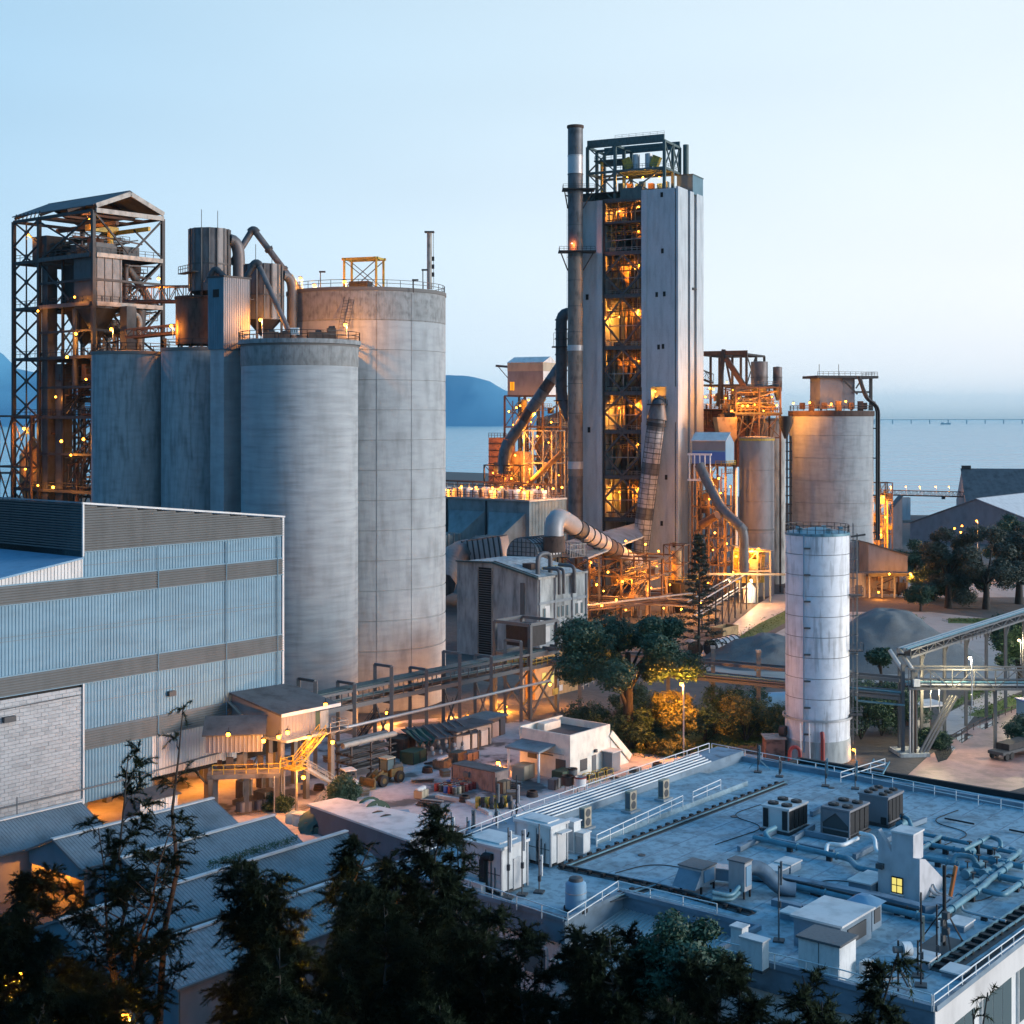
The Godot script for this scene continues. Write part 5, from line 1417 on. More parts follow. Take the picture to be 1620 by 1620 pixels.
func left_of_tower() -> void:
	var t := thing("crusher_tower", "lit steelwork tower carrying a grey clad box, left of the chimney", "tower", at(859, 900, 440) * Vector3(1, 0, 1), TW)
	var hb := hit(t, 859, 626, 0, 0).y
	var ht := hit(t, 859, 573, 0, 0).y
	var zl := hit(t, 803, 600, 0, 0).z
	blk(t, "clad_box", Vector3(5.0, (hb + ht) / 2 - 1.3, zl / 2), Vector3(10, ht - hb - 2.6, -zl), "clad_grey")
	blk(t, "clad_band", Vector3(5.0, ht - 1.3, zl / 2), Vector3(10.1, 2.6, -zl + 0.1), "clad_tan")
	blk(t, "clad_side", Vector3(5.0, (hb + ht) / 2 - 1.3, 0.03), Vector3(9.9, ht - hb - 2.7, 0.1), "clad_white")
	var b := B.new()
	b.prism([V(-0.2, ht), V(10.2, ht), V(5, ht + 1.9)], Vector3(0, 0, zl - 0.2), Vector3.RIGHT, Vector3.UP, Vector3(0, 0, -zl + 0.4))
	put(t, "roof", b, "clad_white")
	var wl := blk(t, "lit_window", Vector3(-0.05, hb + 3.0, zl + 1.6), Vector3(0.12, 2.6, 1.4), "amber_window")
	bar(wl, "mullion", Vector3(-0.6, -0.5, 0), Vector3(-0.6, 0.5, 0), 0.15, 0.5, "dark_steel")
	bar(t, "jib", Vector3(1, ht - 1.2, zl), Vector3(1, ht - 0.8, zl - 4.5), 0.5, 0.7, "steel")
	bar(t, "jib_stay", Vector3(1, ht - 5, zl), Vector3(1, ht - 1.2, zl - 3.6), 0.2, 0.2, "steel")
	frame(t, [0.0, 10.0], [zl - 1.0, zl / 2, 0.0, 6.0], [0.0, 26.0, 35.0, 44.0, hb], 0.5, "rust", [[1, 0, 0, 3], [1, 0, 1, 2], [1, 0, 2, 2], [1, 0, 0, 1]])
	clutter(t, Vector3(0.5, 26, zl), Vector3(9, hb - 1, 5), 80, ["rust", "refractory", "rust", "steel", "yellow"])
	b = B.new()
	b.lathe([V(0.8, 25), V(3.6, 28.5), V(3.6, 34.5), V(2.4, 36.5), V(0, 36.8)], Vector3(-1.0, 0, zl / 2 - 0.6), 20)
	put(t, "amber_vessel", b, "refractory")
	rod(t, "small_hopper", Vector3(-0.6, hb - 5, -6), Vector3(-0.6, hb - 1.2, -6), 0.9, "yellow")
	var g := thing("open_frame", "open braced frame in front of the striped clad building", "steelwork", at(829, 900, 428) * Vector3(1, 0, 1), TW)
	frame(g, [0.0, 6.0], [0.0, 6.2, 10.4], [0.0, 24.0, 33.5, 43.0], 0.36, "pale_steel", [[1, 0, 0, 2], [1, 0, 1, 2], [1, 0, 1, 1], [1, 1, 0, 1]])
	pipe(g, "slanting_duct", [Vector3(-1.0, 25, -1), Vector3(-1.0, 37, 13)], 0.8, "refractory")
	var l := thing("open_frame", "low open frame right above the precipitator lamps, over the water side", "steelwork", at(766, 900, 425) * Vector3(1, 0, 1), TW)
	frame(l, [0.0, 6.0], [0.0, 6.5, 11.8], [0.0, 27.0, 33.0], 0.36, "rust", [[1, 0, 0, 1], [1, 0, 1, 1]])
	clutter(l, Vector3(0.5, 26, 0.5), Vector3(5, 33, 11), 14, ["rust", "refractory", "steel"])
	var r := thing("rust_tower", "rust red lattice walled tower nearest the open water", "tower", at(773, 900, 440) * Vector3(1, 0, 1), TW)
	blk(r, "wall", Vector3(3, 20.4, 3.0), Vector3(6, 40.8, 6.0), "brick_red")
	for i in 8:
		bar(r, "lattice", Vector3(-0.1, 25 + i * 2, 0), Vector3(-0.1, 25 + i * 2, 6), 0.2, 0.25, "dark_steel")
	railing(r, "railing", [Vector3(0, 40.8, 0), Vector3(0, 40.8, 6)], "dark_steel", 1.4, 1.0, 0.12)
	var s := thing("clad_building", "mauve clad building with tan stripes beside the chimney", "building", at(853, 900, 462) * Vector3(1, 0, 1), TW)
	b = B.new()
	b.prism([V(-1, 0), V(15, 0), V(15, 45.5), V(9, 49.5), V(-1, 46)], Vector3.ZERO, Vector3.BACK, Vector3.UP, Vector3(14, 0, 0))
	put(s, "wall", b, "clad_grey")
	for q in [[37.0, 2.6], [27.5, 2.4]]:
		blk(s, "tan_stripe", Vector3(-0.06, q[0], 7), Vector3(0.2, q[1], 15.9), "clad_tan")
	for y in [32.0, 42.0]:
		blk(s, "sheet_seam", Vector3(-0.04, y, 7), Vector3(0.12, 0.2, 15.9), "joint")
	# the diagonal and the upright duct
	var d := thing("diagonal_duct", "long rusty duct slanting down from behind the chimney", "duct", Vector3.ZERO)
	var p0 := at(903, 556, 424)
	var p1 := at(806, 698, 424)
	for i in 9:
		pipe(d, "duct_section", [p0.lerp(p1, i / 9.0), p0.lerp(p1, (i + 0.97) / 9.0)], 1.75, "duct" if i % 3 else "rust", -1, 14)
		pipe(d, "flange", [p0.lerp(p1, (i + 0.97) / 9.0), p0.lerp(p1, (i + 1.0) / 9.0)], 1.95, "dark_duct", -1, 14)
	pipe(d, "lower_leg", [p1, at(799, 712, 424), at(796, 750, 424)], 1.9, "duct", 3.0, 14)
	var u := thing("upright_duct", "dark upright duct hooked into the tower beside the chimney", "duct", Vector3.ZERO)
	pipe(u, "riser", [at(902, 496, 414), at(888, 494, 414), at(888, 630, 414), at(901, 662, 412)], 1.65, "dark_duct", 3.0, 14)
	for y in [505, 520, 535, 560, 585, 610]:
		pipe(u, "flange", [at(888, y, 414), at(888, y + 2, 414)], 1.85, "steel", -1, 14)
	blk(u, "platform", at(887, 549, 414), Vector3(5, 0.3, 4), "dark_steel")
	railing(u, "railing", [at(876, 549, 412), at(898, 549, 412)], "dark_steel", 4.0, 1.0, 0.12)
	blk(u, "platform", at(890, 634, 414), Vector3(5, 0.3, 4), "dark_steel")
	var k := 0
	for q in [[846, 654, 423, 80, "brightest, in front of the slanting duct"], [805, 651, 425, 35, "furthest left, over the water side"], [817, 645, 430, 25, "high under the clad box"], [823, 642, 432, 12, "close under the clad box's left half"], [836, 633, 432, 15, "beside the small yellow hopper"], [815, 720, 428, 90, "at the amber vessel, upper"], [838, 742, 424, 70, "at the amber vessel, lower"], [809, 757, 424, 60, "lowest, just above the roof lamps"], [872, 668, 432, 30, "by the dark upright duct"], [850, 690, 427, 60, "inside the open braced frame"]]:
		lamp(at(q[0], q[1], q[2]), "sodium lamp on the steelwork left of the chimney, " + q[4], "sodium lamps left of the chimney", q[3])
	glow("on the steelwork left of the chimney", "lesser lamps left of the chimney", [[812, 672, 426], [828, 690, 427], [868, 700, 426], [800, 730, 427], [780, 748, 424], [856, 742, 426], [840, 668, 430], [884, 752, 420]], 22.0)

# ---- right of the tower, the far right and the shore
func right_works() -> void:
	var s3 := Vector3(86.7, 0, -395)
	var t := silo("broad concrete silo right of the tower, with a grey head house", s3, 11.2, 48.0, 8, "concrete")
	railing(t, "railing", circle(Vector3(0, 48.8, 0), 11.0, 30), "rust", 1.3, 1.3, 0.11)
	var b := B.new()
	b.lathe([V(11.1, 47.2), V(11.5, 47.4), V(11.5, 48.7), V(0, 48.8)], Vector3.ZERO, 60)
	put(t, "rim", b, "rust")
	for x in [10.4, 11.0]:
		pipe(t, "down_pipe", [Vector3(x * 0.55, 58, 6.5), Vector3(x * 0.75, 52, 6.5), Vector3(x - 0.2, 50.5, 5.4), Vector3(x + 0.9, 49, 4.4), Vector3(x + 0.9, 14, 4.4)], 0.32, "dark_steel", 1.2)
	for y in [16.0, 26, 36, 44]:
		bar(t, "pipe_clamp", Vector3(10.2, y, 4.4), Vector3(12.2, y, 4.4), 0.3, 0.3, "dark_steel")
	blk(t, "base_door", Vector3(-4.6, 13.6, 10.2), Vector3(2.6, 4.4, 0.5), "clad_tan")
	var hh := thing("head_house", "grey head house with an overhanging flat roof on the broad right silo", "shed", s3 + Vector3(0, 48.8, 0), 0.25)
	blk(hh, "wall", Vector3(-2.2, 4.6, 1.5), Vector3(6.6, 8.2, 6), "head_house")
	blk(hh, "wall", Vector3(3.3, 4.6, 0.5), Vector3(4.4, 8.2, 5), "head_house")
	for i in 4:
		bar(hh, "stub", Vector3([-5, 0.8, -5, 5][i], 0, [4, 4, -1, 2][i]), Vector3([-5, 0.8, -5, 5][i], 0.6, [4, 4, -1, 2][i]), 0.5, 0.5, "dark_steel")
	blk(hh, "roof_slab", Vector3(2.2, 9.0, 1), Vector3(18, 0.7, 9), "dark_steel")
	railing(hh, "roof_rail", [Vector3(-6.6, 9.3, 5.3), Vector3(11, 9.3, 5.3), Vector3(11, 9.3, -3)], "dark_steel", 1.1, 1.6, 0.08)
	bar(hh, "column", Vector3(10, 0, 3.5), Vector3(10, 8.7, 3.5), 0.7, 0.7, "dark_steel")
	bar(hh, "beam", Vector3(5.5, 5.0, 3.5), Vector3(10, 5.0, 3.5), 0.4, 0.5, "dark_steel")
	bar(hh, "brace", Vector3(5.6, 6.0, 3.5), Vector3(7.4, 8.7, 3.5), 0.3, 0.3, "dark_steel")
	bar(hh, "stair_stringer", Vector3(1.0, 8.4, 4.7), Vector3(5.4, 4.4, 4.7), 0.3, 0.4, "dark_steel")
	pipe(hh, "bent_pipe", [Vector3(6.8, 8.8, 3.8), Vector3(7.4, 6.4, 3.8), Vector3(9.4, 2.6, 3.8), Vector3(11.0, 2.0, 4)], 0.4, "dark_steel", 1.5)
	for x in [-5.5, 0.2]:
		rod(hh, "mast", Vector3(x, 9.3, 4), Vector3(x, 12.4, 4), 0.08, "dark_steel")
	for k in 7:
		var an := PI * (0.1 + 0.8 * k / 6.0)
		blk(t, "roof_blower", Vector3(-cos(an) * 8.8, 50, sin(an) * 8.8), Vector3(1.3, 1.8 + 0.8 * (k % 2), 1.3), "rust")
	var s4 := silo("slim grey metal silo with a yellow rim, between tower and broad silo", Vector3(64.8, 0, -385), 4.6, 41.2, 5, "clad_grey")
	put(s4, "yellow_rim", band(4.75, 40.8, 0.6), "yellow")
	put(s4, "belt", band(4.8, 17.2, 0.5), "mid_grey")
	silo("dark gap filling concrete silo behind the slim metal silo", Vector3(73.0, 0, -413), 4.6, 46, 1, "concrete_old")
	var el := thing("pipe_ladder", "tall dark twin pipe ladder between the two right silos", "pipe", Vector3.ZERO)
	for x in [1245.0, 1251.0]:
		bar(el, "pipe", at(x, 690, 381), at(x, 900, 381), 0.42, 0.42, "dark_steel")
	for k in 14:
		bar(el, "rung", at(1243, 700 + k * 14, 380.6), at(1253, 700 + k * 14, 380.6), 0.3, 0.3, "dark_steel")
	b = B.new()
	b.lathe([V(0.4, 0), V(1.8, 4), V(1.8, 6)], at(1243, 694, 384), 6)
	put(el, "black_hopper", b, "black")
	# deck with octagonal filters
	var d := thing("filter_deck", "lit steel deck carrying two octagonal filters above the slim silo", "steelwork", at(1164, 900, 388) * Vector3(1, 0, 1), 0.2)
	frame(d, [0.0, 6.6, 12.6], [-8.0, 0.0], [0.0, 41.5, 47.6, 55.0], 0.42, "rust", [[0, 1, 0, 1], [0, 1, 1, 1]])
	blk(d, "floor_deck", Vector3(6.3, 48.0, -4), Vector3(13.4, 0.5, 9), "dark_steel")
	blk(d, "floor_deck", Vector3(9, 55.2, -4), Vector3(8, 0.3, 8), "dark_steel")
	for z in [0.4]:
		railing(d, "deck_rail", [Vector3(0, 48.3, z), Vector3(12.8, 48.3, z), Vector3(12.8, 48.3, -8)], "rust", 1.2, 1.2, 0.1)
		railing(d, "deck_rail", [Vector3(5, 55.4, z), Vector3(12.8, 55.4, z)], "steel", 1.2, 1.2, 0.09)
	clutter(d, Vector3(0.5, 48.2, -7), Vector3(12, 54, -0.5), 50, ["rust", "refractory", "steel", "rust"])
	for q in [[8.2, 2.3, 62.0], [13.4, 1.25, 60.6]]:
		b = B.new()
		b.lathe([V(q[1] * 0.3, 51.5), V(q[1], 54.5), V(q[1], q[2]), V(0, q[2] + 0.2)], Vector3(q[0], 0, -4), 8, 0.2, TAU + 0.2, 2.0)
		put(d, "octagonal_filter", b, "duct")
		put(d, "filter_band", band(q[1] * 1.03, 57.6, 0.3, 8), "dark_duct").position = Vector3(q[0], 0, -4)
	b = B.new()
	b.quad(Vector3(-3.4, 36, 0.4), Vector3(0.2, 41.5, 0.4), Vector3(0.2, 47, 0.4), Vector3(-5.5, 47, 0.4))
	b.quad(Vector3(-3.4, 36, -3), Vector3(0.2, 41.5, -3), Vector3(0.2, 47, -3), Vector3(-5.5, 47, -3))
	b.quad(Vector3(-3.4, 36, -3), Vector3(-3.4, 36, 0.4), Vector3(-5.5, 47, 0.4), Vector3(-5.5, 47, -3))
	put(d, "amber_chute", b, "refractory")
	for k in 4:
		bar(d, "knee_brace", Vector3(0.6 + 3.2 * k, 41.5, 0), Vector3(2.0 + 3.2 * k, 47.4, 0), 0.25, 0.25, "steel")
	# upper portal behind the tower's shoulder
	var p := thing("portal_frame", "dark portal frame with a slanting chute, highest steelwork right of the tower", "steelwork", at(1181, 900, 405) * Vector3(1, 0, 1), TW)
	frame(p, [0.0, 9.0, 17.0], [-13.5, -7.0, 0.0], [36.0, 49.0, 56.0, 64.6], 0.6, "dark_steel", [[0, 2, 0, 2], [0, 2, 0, 1]])
	bar(p, "top_girder", Vector3(-0.2, 65.0, -13.5), Vector3(-0.2, 65.0, 0.3), 0.7, 1.2, "rust")
	bar(p, "slanting_chute", Vector3(-0.5, 63.5, -5.8), Vector3(-0.5, 49.5, 3.6), 1.2, 1.4, "rust")
	bar(p, "mast", Vector3(-0.6, 50, -8), Vector3(-0.6, 66, -6.4), 1.0, 1.0, "dark_steel")
	bar(p, "mast", Vector3(-0.6, 50, -3), Vector3(-0.6, 64, -6), 0.5, 0.5, "dark_steel")
	blk(p, "floor_deck", Vector3(6, 49.2, -8), Vector3(14, 0.4, 17), "rust")
	blk(p, "dark_wall", Vector3(9, 41, -6), Vector3(10, 16, 16), "brick_red")
	clutter(p, Vector3(-1, 44, -14), Vector3(5, 55, 3), 75, ["rust", "refractory", "refractory", "steel", "rust"])
	railing(p, "deck_rail", [Vector3(-1, 49.4, -16), Vector3(-1, 49.4, 3)], "pale_steel", 1.2, 1.4, 0.1)
	gallery(p, Vector3(-2, 61.5, -22), Vector3(-1, 56.5, -9.6), 2.4, 2.6, "dark_steel", 8)
	# blue clad house on amber steelwork
	var bh := thing("blue_clad_house", "blue and pink clad house on amber lit steelwork beside the tower", "building", at(1148, 900, 372) * Vector3(1, 0, 1), TW)
	var he := hit(bh, 1148, 698, 0, 0).y
	var hb := hit(bh, 1148, 735, 0, 0).y
	b = B.new()
	b.prism([V(0, hb), V(7.0, hb), V(7.0, he - 0.5), V(3.2, he + 2.0), V(0, he)], Vector3(0, 0, -9), Vector3.RIGHT, Vector3.UP, Vector3(0, 0, 9))
	put(bh, "wall", b, "clad_blue")
	blk(bh, "teal_panel", Vector3(-0.06, hb + 1.6, -4.5), Vector3(0.15, 3.2, 8.9), "blue")
	blk(bh, "grey_panel", Vector3(-0.05, he - 1.2, -4.5), Vector3(0.12, 2.4, 8.9), "clad_grey")
	b = B.new()
	b.beam(Vector3(-0.4, he + 0.05, -4.5), Vector3(3.2, he + 2.2, -4.5), 9.6, 0.15)
	put(bh, "roof_sheet", b, "clad_white")
	frame(bh, [0.0, 7.0], [-9.0, -4.5, 0.0], [0.0, 9.0, 16.0, 24.0, hb], 0.45, "rust", [[1, 0, 1, 1], [0, 2, 0, 2]])
	clutter(bh, Vector3(0.4, 2, -9), Vector3(6.5, hb - 0.5, -0.4), 80, ["refractory", "rust", "refractory", "rust"])
	for k in 5:
		bar(bh, "white_frame", Vector3(-2.2, hb - 4, -9 + 1.4 * k), Vector3(-2.2, hb + 2.6, -9 + 1.4 * k), 0.25, 0.25, "white_paint")
	for y in [hb - 4.0, hb + 2.6]:
		bar(bh, "white_frame", Vector3(-2.2, y, -9.5), Vector3(-2.2, y, -3.0), 0.3, 0.5, "white_paint")
	railing(bh, "deck_rail", [Vector3(-0.3, hb - 0.3, -2.6), Vector3(-0.3, hb - 0.3, 0.4), Vector3(7, hb - 0.3, 0.4)], "yellow", 1.2, 1.1, 0.12)
	rod(bh, "white_pipe", Vector3(6.4, 3, 0.8), Vector3(6.4, hb - 1, 0.8), 0.32, "white_paint")
	var du := thing("bent_duct", "pale bent duct falling from behind the tower to the lit canopy", "duct", Vector3.ZERO)
	pipe(du, "duct_run", [at(1106, 735, 372), at(1122, 768, 370), at(1141, 805, 366), at(1170, 832, 362), at(1177, 840, 362), at(1177, 905, 362)], 1.25, "duct", 3.0, 14)
	for q in [[1124, 772, 369.6], [1146, 810, 365.4], [1160, 823, 363.6]]:
		pipe(du, "flange", [at(q[0], q[1], q[2]), at(q[0] + 2, q[1] + 2.4, q[2])], 1.5, "steel", -1, 14)
	pipe(du, "branch_duct", [at(1110, 830, 374), at(1135, 815, 370)], 1.1, "rust", -1, 12)
	var ca := thing("lit_canopy", "bright amber lit canopy and platforms in front of the slim silo", "shelter", at(1186, 945, 368) * Vector3(1, 0, 1), 0.15)
	frame(ca, [-2.6, 2.0, 5.4], [-5.0, 0.0], [0.0, 8.0, 13.0], 0.4, "clad_tan", [[0, 1, 0, 1]])
	b = B.new()
	b.beam(Vector3(-3.2, 14.2, -2.5), Vector3(6.0, 13.2, -2.5), 6.4, 0.2)
	put(ca, "roof_sheet", b, "sheet_roof")
	blk(ca, "amber_wall", Vector3(1.4, 9, -4.8), Vector3(8, 9, 0.3), "yellow")
	clutter(ca, Vector3(-2.4, 6, -4.4), Vector3(5, 13, -0.3), 18, ["yellow", "refractory", "rust", "refractory"])
	bar(ca, "long_beam", Vector3(-14, 7.6, 0.6), Vector3(13, 7.0, 0.6), 0.8, 0.5, "clad_tan")
	b = B.new()
	b.lathe([V(0.3, 5.2), V(1.6, 3.8), V(1.6, 0.2)], Vector3(-0.2, 0, 0.4), 14)
	put(ca, "white_hopper", b, "white_paint")
	for q in [[1137, 757, 371, 60, "under the blue clad house"], [1131, 843, 366, 50, "behind the pale bent duct's lower half"], [1190, 870, 367, 80, "under the canopy's roof, right of the duct"], [1165, 880, 366, 80, "under the canopy's roof, left of the duct"], [1120, 922, 350, 30, "low, beside the tall thin pine"], [1110, 953, 346, 25, "lowest, beside the tall thin pine"], [1116, 628, 413, 30, "touching the tower's edge"], [1123, 614, 414, 80, "brightest by the tower's edge"], [1129, 616, 414, 40, "just right of the brightest one"], [1137, 619, 413, 40, "on a stub post by the portal frame"], [1160, 617, 398, 40, "under the portal frame's chute"], [1169, 631, 396, 40, "midway below the portal frame"], [1175, 642, 386, 60, "left of a close pair on the filter deck"], [1183, 642, 386, 60, "right of a close pair on the filter deck"], [1229, 641, 385, 90, "bright, below the small octagonal filter"]]:
		lamp(at(q[0], q[1], q[2]), "sodium lamp right of the tower, " + q[4], "sodium lamps right of the tower", q[3])
	glow("on the upper steelwork right of the tower", "lesser lamps right of the tower", [[1119, 640, 414], [1132, 650, 414], [1150, 605, 396], [1158, 650, 392], [1194, 640, 387], [1208, 650, 386], [1221, 628, 385], [1148, 630, 394]], 18.0)
	glow("in the lower steelwork right of the tower", "lesser lamps right of the tower", [[1122, 790, 372], [1140, 780, 371], [1155, 770, 370], [1128, 870, 368], [1150, 860, 368], [1182, 885, 366], [1200, 868, 366], [1160, 905, 364]], 18.0)
	for q in [[1255, 638, "leftmost"], [1281, 637, "second from the left"], [1315, 639, "third from the left, brightest"], [1338, 635, "rightmost"]]:
		lamp(at(q[0], q[1], 384), "lamp along the rim of the broad right silo, " + q[2], "sodium lamps on the broad right silo", 22.0)
	lamp(at(1188, 918, 361), "white lamp on a slim pole by the lit canopy", "", 60.0, 5.0, 0.25, "white_lamp")
	lamp(at(1154, 919, 345), "white lamp at the pipe trestle's end", "", 30.0, 0.0, 0.25, "white_lamp")
	# pipe trestle beside the pale road
	var tr := thing("pipe_trestle", "long pipe trestle on slim posts along the pale road", "pipe rack", Vector3.ZERO)
	var a0 := on(1132, 1000)
	var a1 := on(1181, 964)
	for i in 6:
		var g := a0.lerp(a1, i / 5.0)
		for s in [0.0, -3.0]:
			bar(tr, "post", g + Vector3(s, 0, 0), g + Vector3(s, 8.4, 0), 0.3, 0.3, "steel")
		for y in [5.0, 8.2]:
			bar(tr, "cross_beam", g + Vector3(0.3, y, 0), g + Vector3(-3.3, y, 0), 0.3, 0.3, "steel")
		if i < 5:
			bar(tr, "brace", g, a0.lerp(a1, (i + 1) / 5.0) + Vector3(0, 5, 0), 0.15, 0.15, "steel")
	for k in 5:
		rod(tr, "pipe", a0 + Vector3(-0.4 - 0.6 * k, 8.5 - 3.2 * (k % 2), 0) - (a1 - a0) * 0.4, a1 + Vector3(-0.4 - 0.6 * k, 8.5 - 3.2 * (k % 2), 0), 0.16, ["galvanized", "pale_steel", "rust"][k % 3])
	for k in 3:
		rod(tr, "pipe_run", at(925, 958 + 4 * k, 318), at(1100, 938 + 5 * k, 338), 0.22, "rust" if k else "pale_steel")
	# low buildings and lit tower beyond the broad silo
	var lt := thing("lit_pipe_tower", "narrow amber lit pipe tower right of the broad silo", "steelwork", at(1386, 900, 398) * Vector3(1, 0, 1), 0.1)
	frame(lt, [0.0, 2.6, 4.6], [-4.0, 0.0], [0.0, 10.0, 15.0, 20.0, 25.0, 29.0], 0.26, "rust", [[0, 1, 0, 2], [0, 1, 1, 3], [0, 1, 0, 4]])
	clutter(lt, Vector3(0.2, 11, -3.6), Vector3(4.4, 28, 0), 34, ["refractory", "yellow", "rust", "refractory"])
	for q in [[1398, 786, "top"], [1401, 818, "middle"], [1390, 806, "upper left"], [1394, 846, "bottom"]]:
		lamp(at(q[0], q[1], 396), "lamp on the narrow pipe tower right of the broad silo, %s one" % q[2], "sodium lamps on the narrow pipe tower", 45.0)
	var lb := thing("pump_house", "low grey pump house with a lean-to roof at the broad silo's foot", "building", at(1374, 946, 378) * Vector3(1, 0, 1), 0.12)
	b = B.new()
	b.prism([V(0, 5.5), V(10.6, 5.5), V(10.6, 10.8), V(0, 14.2)], Vector3(0, 0, -8), Vector3.RIGHT, Vector3.UP, Vector3(0, 0, 8))
	put(lb, "upper_wall", b, "clad_grey")
	bar(lb, "roof_edge", Vector3(-0.2, 14.4, -4), Vector3(10.9, 11.0, -4), 8.6, 0.2, "dark_roof")
	bar(lb, "canopy", Vector3(-9, 6.9, 1.2), Vector3(11.5, 6.5, 1.2), 2.6, 0.2, "mid_grey")
	for x in [0.2, 3.6, 7.0, 10.4]:
		bar(lb, "column", Vector3(x, 0, 0), Vector3(x, 5.6, 0), 0.4, 0.4, "concrete_old")
	blk(lb, "back_wall", Vector3(5.3, 2.8, -7.5), Vector3(10.6, 5.6, 0.3), "refractory")
	blk(lb, "side_wall", Vector3(-4.6, 3.2, -1.5), Vector3(8.8, 6.4, 0.3), "concrete_old")
	blk(lb, "door", Vector3(-2.2, 1.6, -1.3), Vector3(1.8, 3.2, 0.2), "mid_grey")
	clutter(lb, Vector3(3.5, 0.2, -6), Vector3(10, 5.4, -0.3), 12, ["rust", "refractory", "steel"])
	lamp(at(1390, 937, 374), "amber lamp inside the pump house, left bay", "sodium lamps by the pump house", 18.0)
	lamp(at(1407, 908, 373), "amber lamp inside the pump house, upper right", "sodium lamps by the pump house", 12.0)
	lamp(at(1440, 908, 372), "small lamp on a pale post right of the pump house", "sodium lamps by the pump house", 40.0, 5.8)
	# sheds on the shore
	var shd := thing("storage_shed", "pale roofed storage shed on the right shore, with a mauve gable", "shed", at(1545, 900, 540) * Vector3(1, 0, 1), TH)
	b = B.new()
	b.prism([V(-26, 0), V(24, 0), V(24, 8), V(0, 16.5), V(-26, 6.5)], Vector3(0, 0, 0), Vector3.BACK, Vector3.UP, Vector3(90, 0, 0))
	put(shd, "wall", b, "clad_grey")
	b = B.new()
	b.beam(Vector3(45, 16.8, -0.2), Vector3(45, 8.2, 24.6), 91, 0.25)
	put(shd, "roof_sheet", b, "clad_white")
	b = B.new()
	b.beam(Vector3(45, 16.8, 0.2), Vector3(45, 6.6, -26.5), 91, 0.25)
	put(shd, "roof_sheet", b, "clad_grey")
	var ds := thing("storage_shed", "tall dark roofed storage shed farthest back on the right shore", "shed", at(1522, 900, 660) * Vector3(1, 0, 1), -0.2)
	b = B.new()
	b.prism([V(-26, 0), V(20, 0), V(20, 9.0), V(-2, 23.2), V(-26, 8)], Vector3.ZERO, Vector3.BACK, Vector3.UP, Vector3(120, 0, 0))
	put(ds, "wall", b, "clad_grey")
	b = B.new()
	b.beam(Vector3(60, 23.6, -2), Vector3(60, 8.8, 20.8), 121, 0.3)
	put(ds, "roof_sheet", b, "dark_roof")
	blk(ds, "ridge_vent", Vector3(2, 24.2, -2), Vector3(4, 1.6, 2), "dark_steel")
	var je := thing("conveyor_jetty", "belt conveyor jetty with five lamps running out over the water", "conveyor", Vector3.ZERO)
	gallery(je, at(1396, 783, 655), at(1522, 786, 655), 4.0, 2.2, "dark_steel", 22)
	bar(je, "pier", at(1432, 787, 655), at(1432, 822, 655), 3.0, 4.0, "concrete_tower")
	bar(je, "hanging_box", at(1490, 788, 653), at(1495, 788, 653), 1.0, 1.0, "dark_steel")
	var lamp_n := 0
	for x in [1409, 1433, 1455, 1480, 1501]:
		lamp_n += 1
		lamp(at(x, 770, 655), "lamp on the conveyor jetty, %s from its left end" % ["first", "second", "third", "fourth", "fifth"][lamp_n - 1], "lamps on the conveyor jetty", 30.0, 3.0, 0.24)
	var fp := thing("slanted_hopper_house", "small mauve wedge shaped house beside the jetty pier", "building", at(1408, 900, 520) * Vector3(1, 0, 1), 0.0)
	b = B.new()
	b.prism([V(0, 0), V(4.4, 0), V(4.4, 18.5), V(0, 13)], Vector3(0, 0, -5), Vector3.RIGHT, Vector3.UP, Vector3(0, 0, 5))
	put(fp, "wall", b, "clad_grey")
	bar(fp, "roof_edge", Vector3(-0.2, 13.2, -2.5), Vector3(4.6, 18.8, -2.5), 5.4, 0.3, "dark_roof")
	for q in [[1510, 836, 440, 60, "leftmost of a cluster"], [1520, 842, 436, 140, "brightest of a cluster"], [1522, 832, 445, 40, "topmost of a cluster"], [1531, 840, 440, 40, "rightmost of a cluster"], [1545, 824, 445, 60, "alone on a tall post"]]:
		lamp(at(q[0], q[1], q[2]), "lamp among the trees before the pale shed, " + q[4], "lamps among the right trees", q[3], 10.0 if q[0] == 1545 else 0.0)
	# gravel heaps
	for q in [["big grey gravel heap right of the white tank", on(1405, 1046), 19.0, 12.0, 3], ["low grey gravel heap left of the white tank", on(1222, 1048), 14.0, 6.4, 5]]:
		var f := FastNoiseLite.new()
		f.seed = q[4]
		f.frequency = 0.09
		b = B.new()
		var rows := []
		for j in 30:
			var row := []
			for i in 41:
				var rr: float = q[2] * j / 29.0
				var an := TAU * i / 40
				var e: float = 1.0 + 0.18 * f.get_noise_2d(cos(an) * 14 + 50, sin(an) * 14)
				var y: float = q[3] * pow(maxf(0, 1.0 - j / 29.0), 1.0) * (1.0 - 0.25 * exp(-j * 0.4))
				y += (1.0 - j / 29.0) * j / 29.0 * 5.5 * f.get_noise_2d(cos(an) * rr * 1.4, sin(an) * rr * 1.4)
				row.append(Vector3(cos(an) * rr * e, maxf(y, -0.05), sin(an) * rr * e * 0.75))
			rows.append(row)
		b.grid(rows)
		var gh := put(self, "gravel_heap", b, "gravel")
		gh.position = q[1]
		tag(gh, q[0], "gravel heap")
	# white tank
	var wt := thing("white_tank", "tall white cylindrical tank with ring seams and a side ladder", "tank", Vector3(42.2, 0, -201))
	b = B.new()
	b.lathe([V(4.55, 0), V(4.5, 3.0), V(0, 3.1)], Vector3.ZERO, 48)
	put(wt, "concrete_base", b, "concrete_old")
	b = B.new()
	b.lathe([V(4.4, 3.0), V(4.4, 5.8)], Vector3.ZERO, 48)
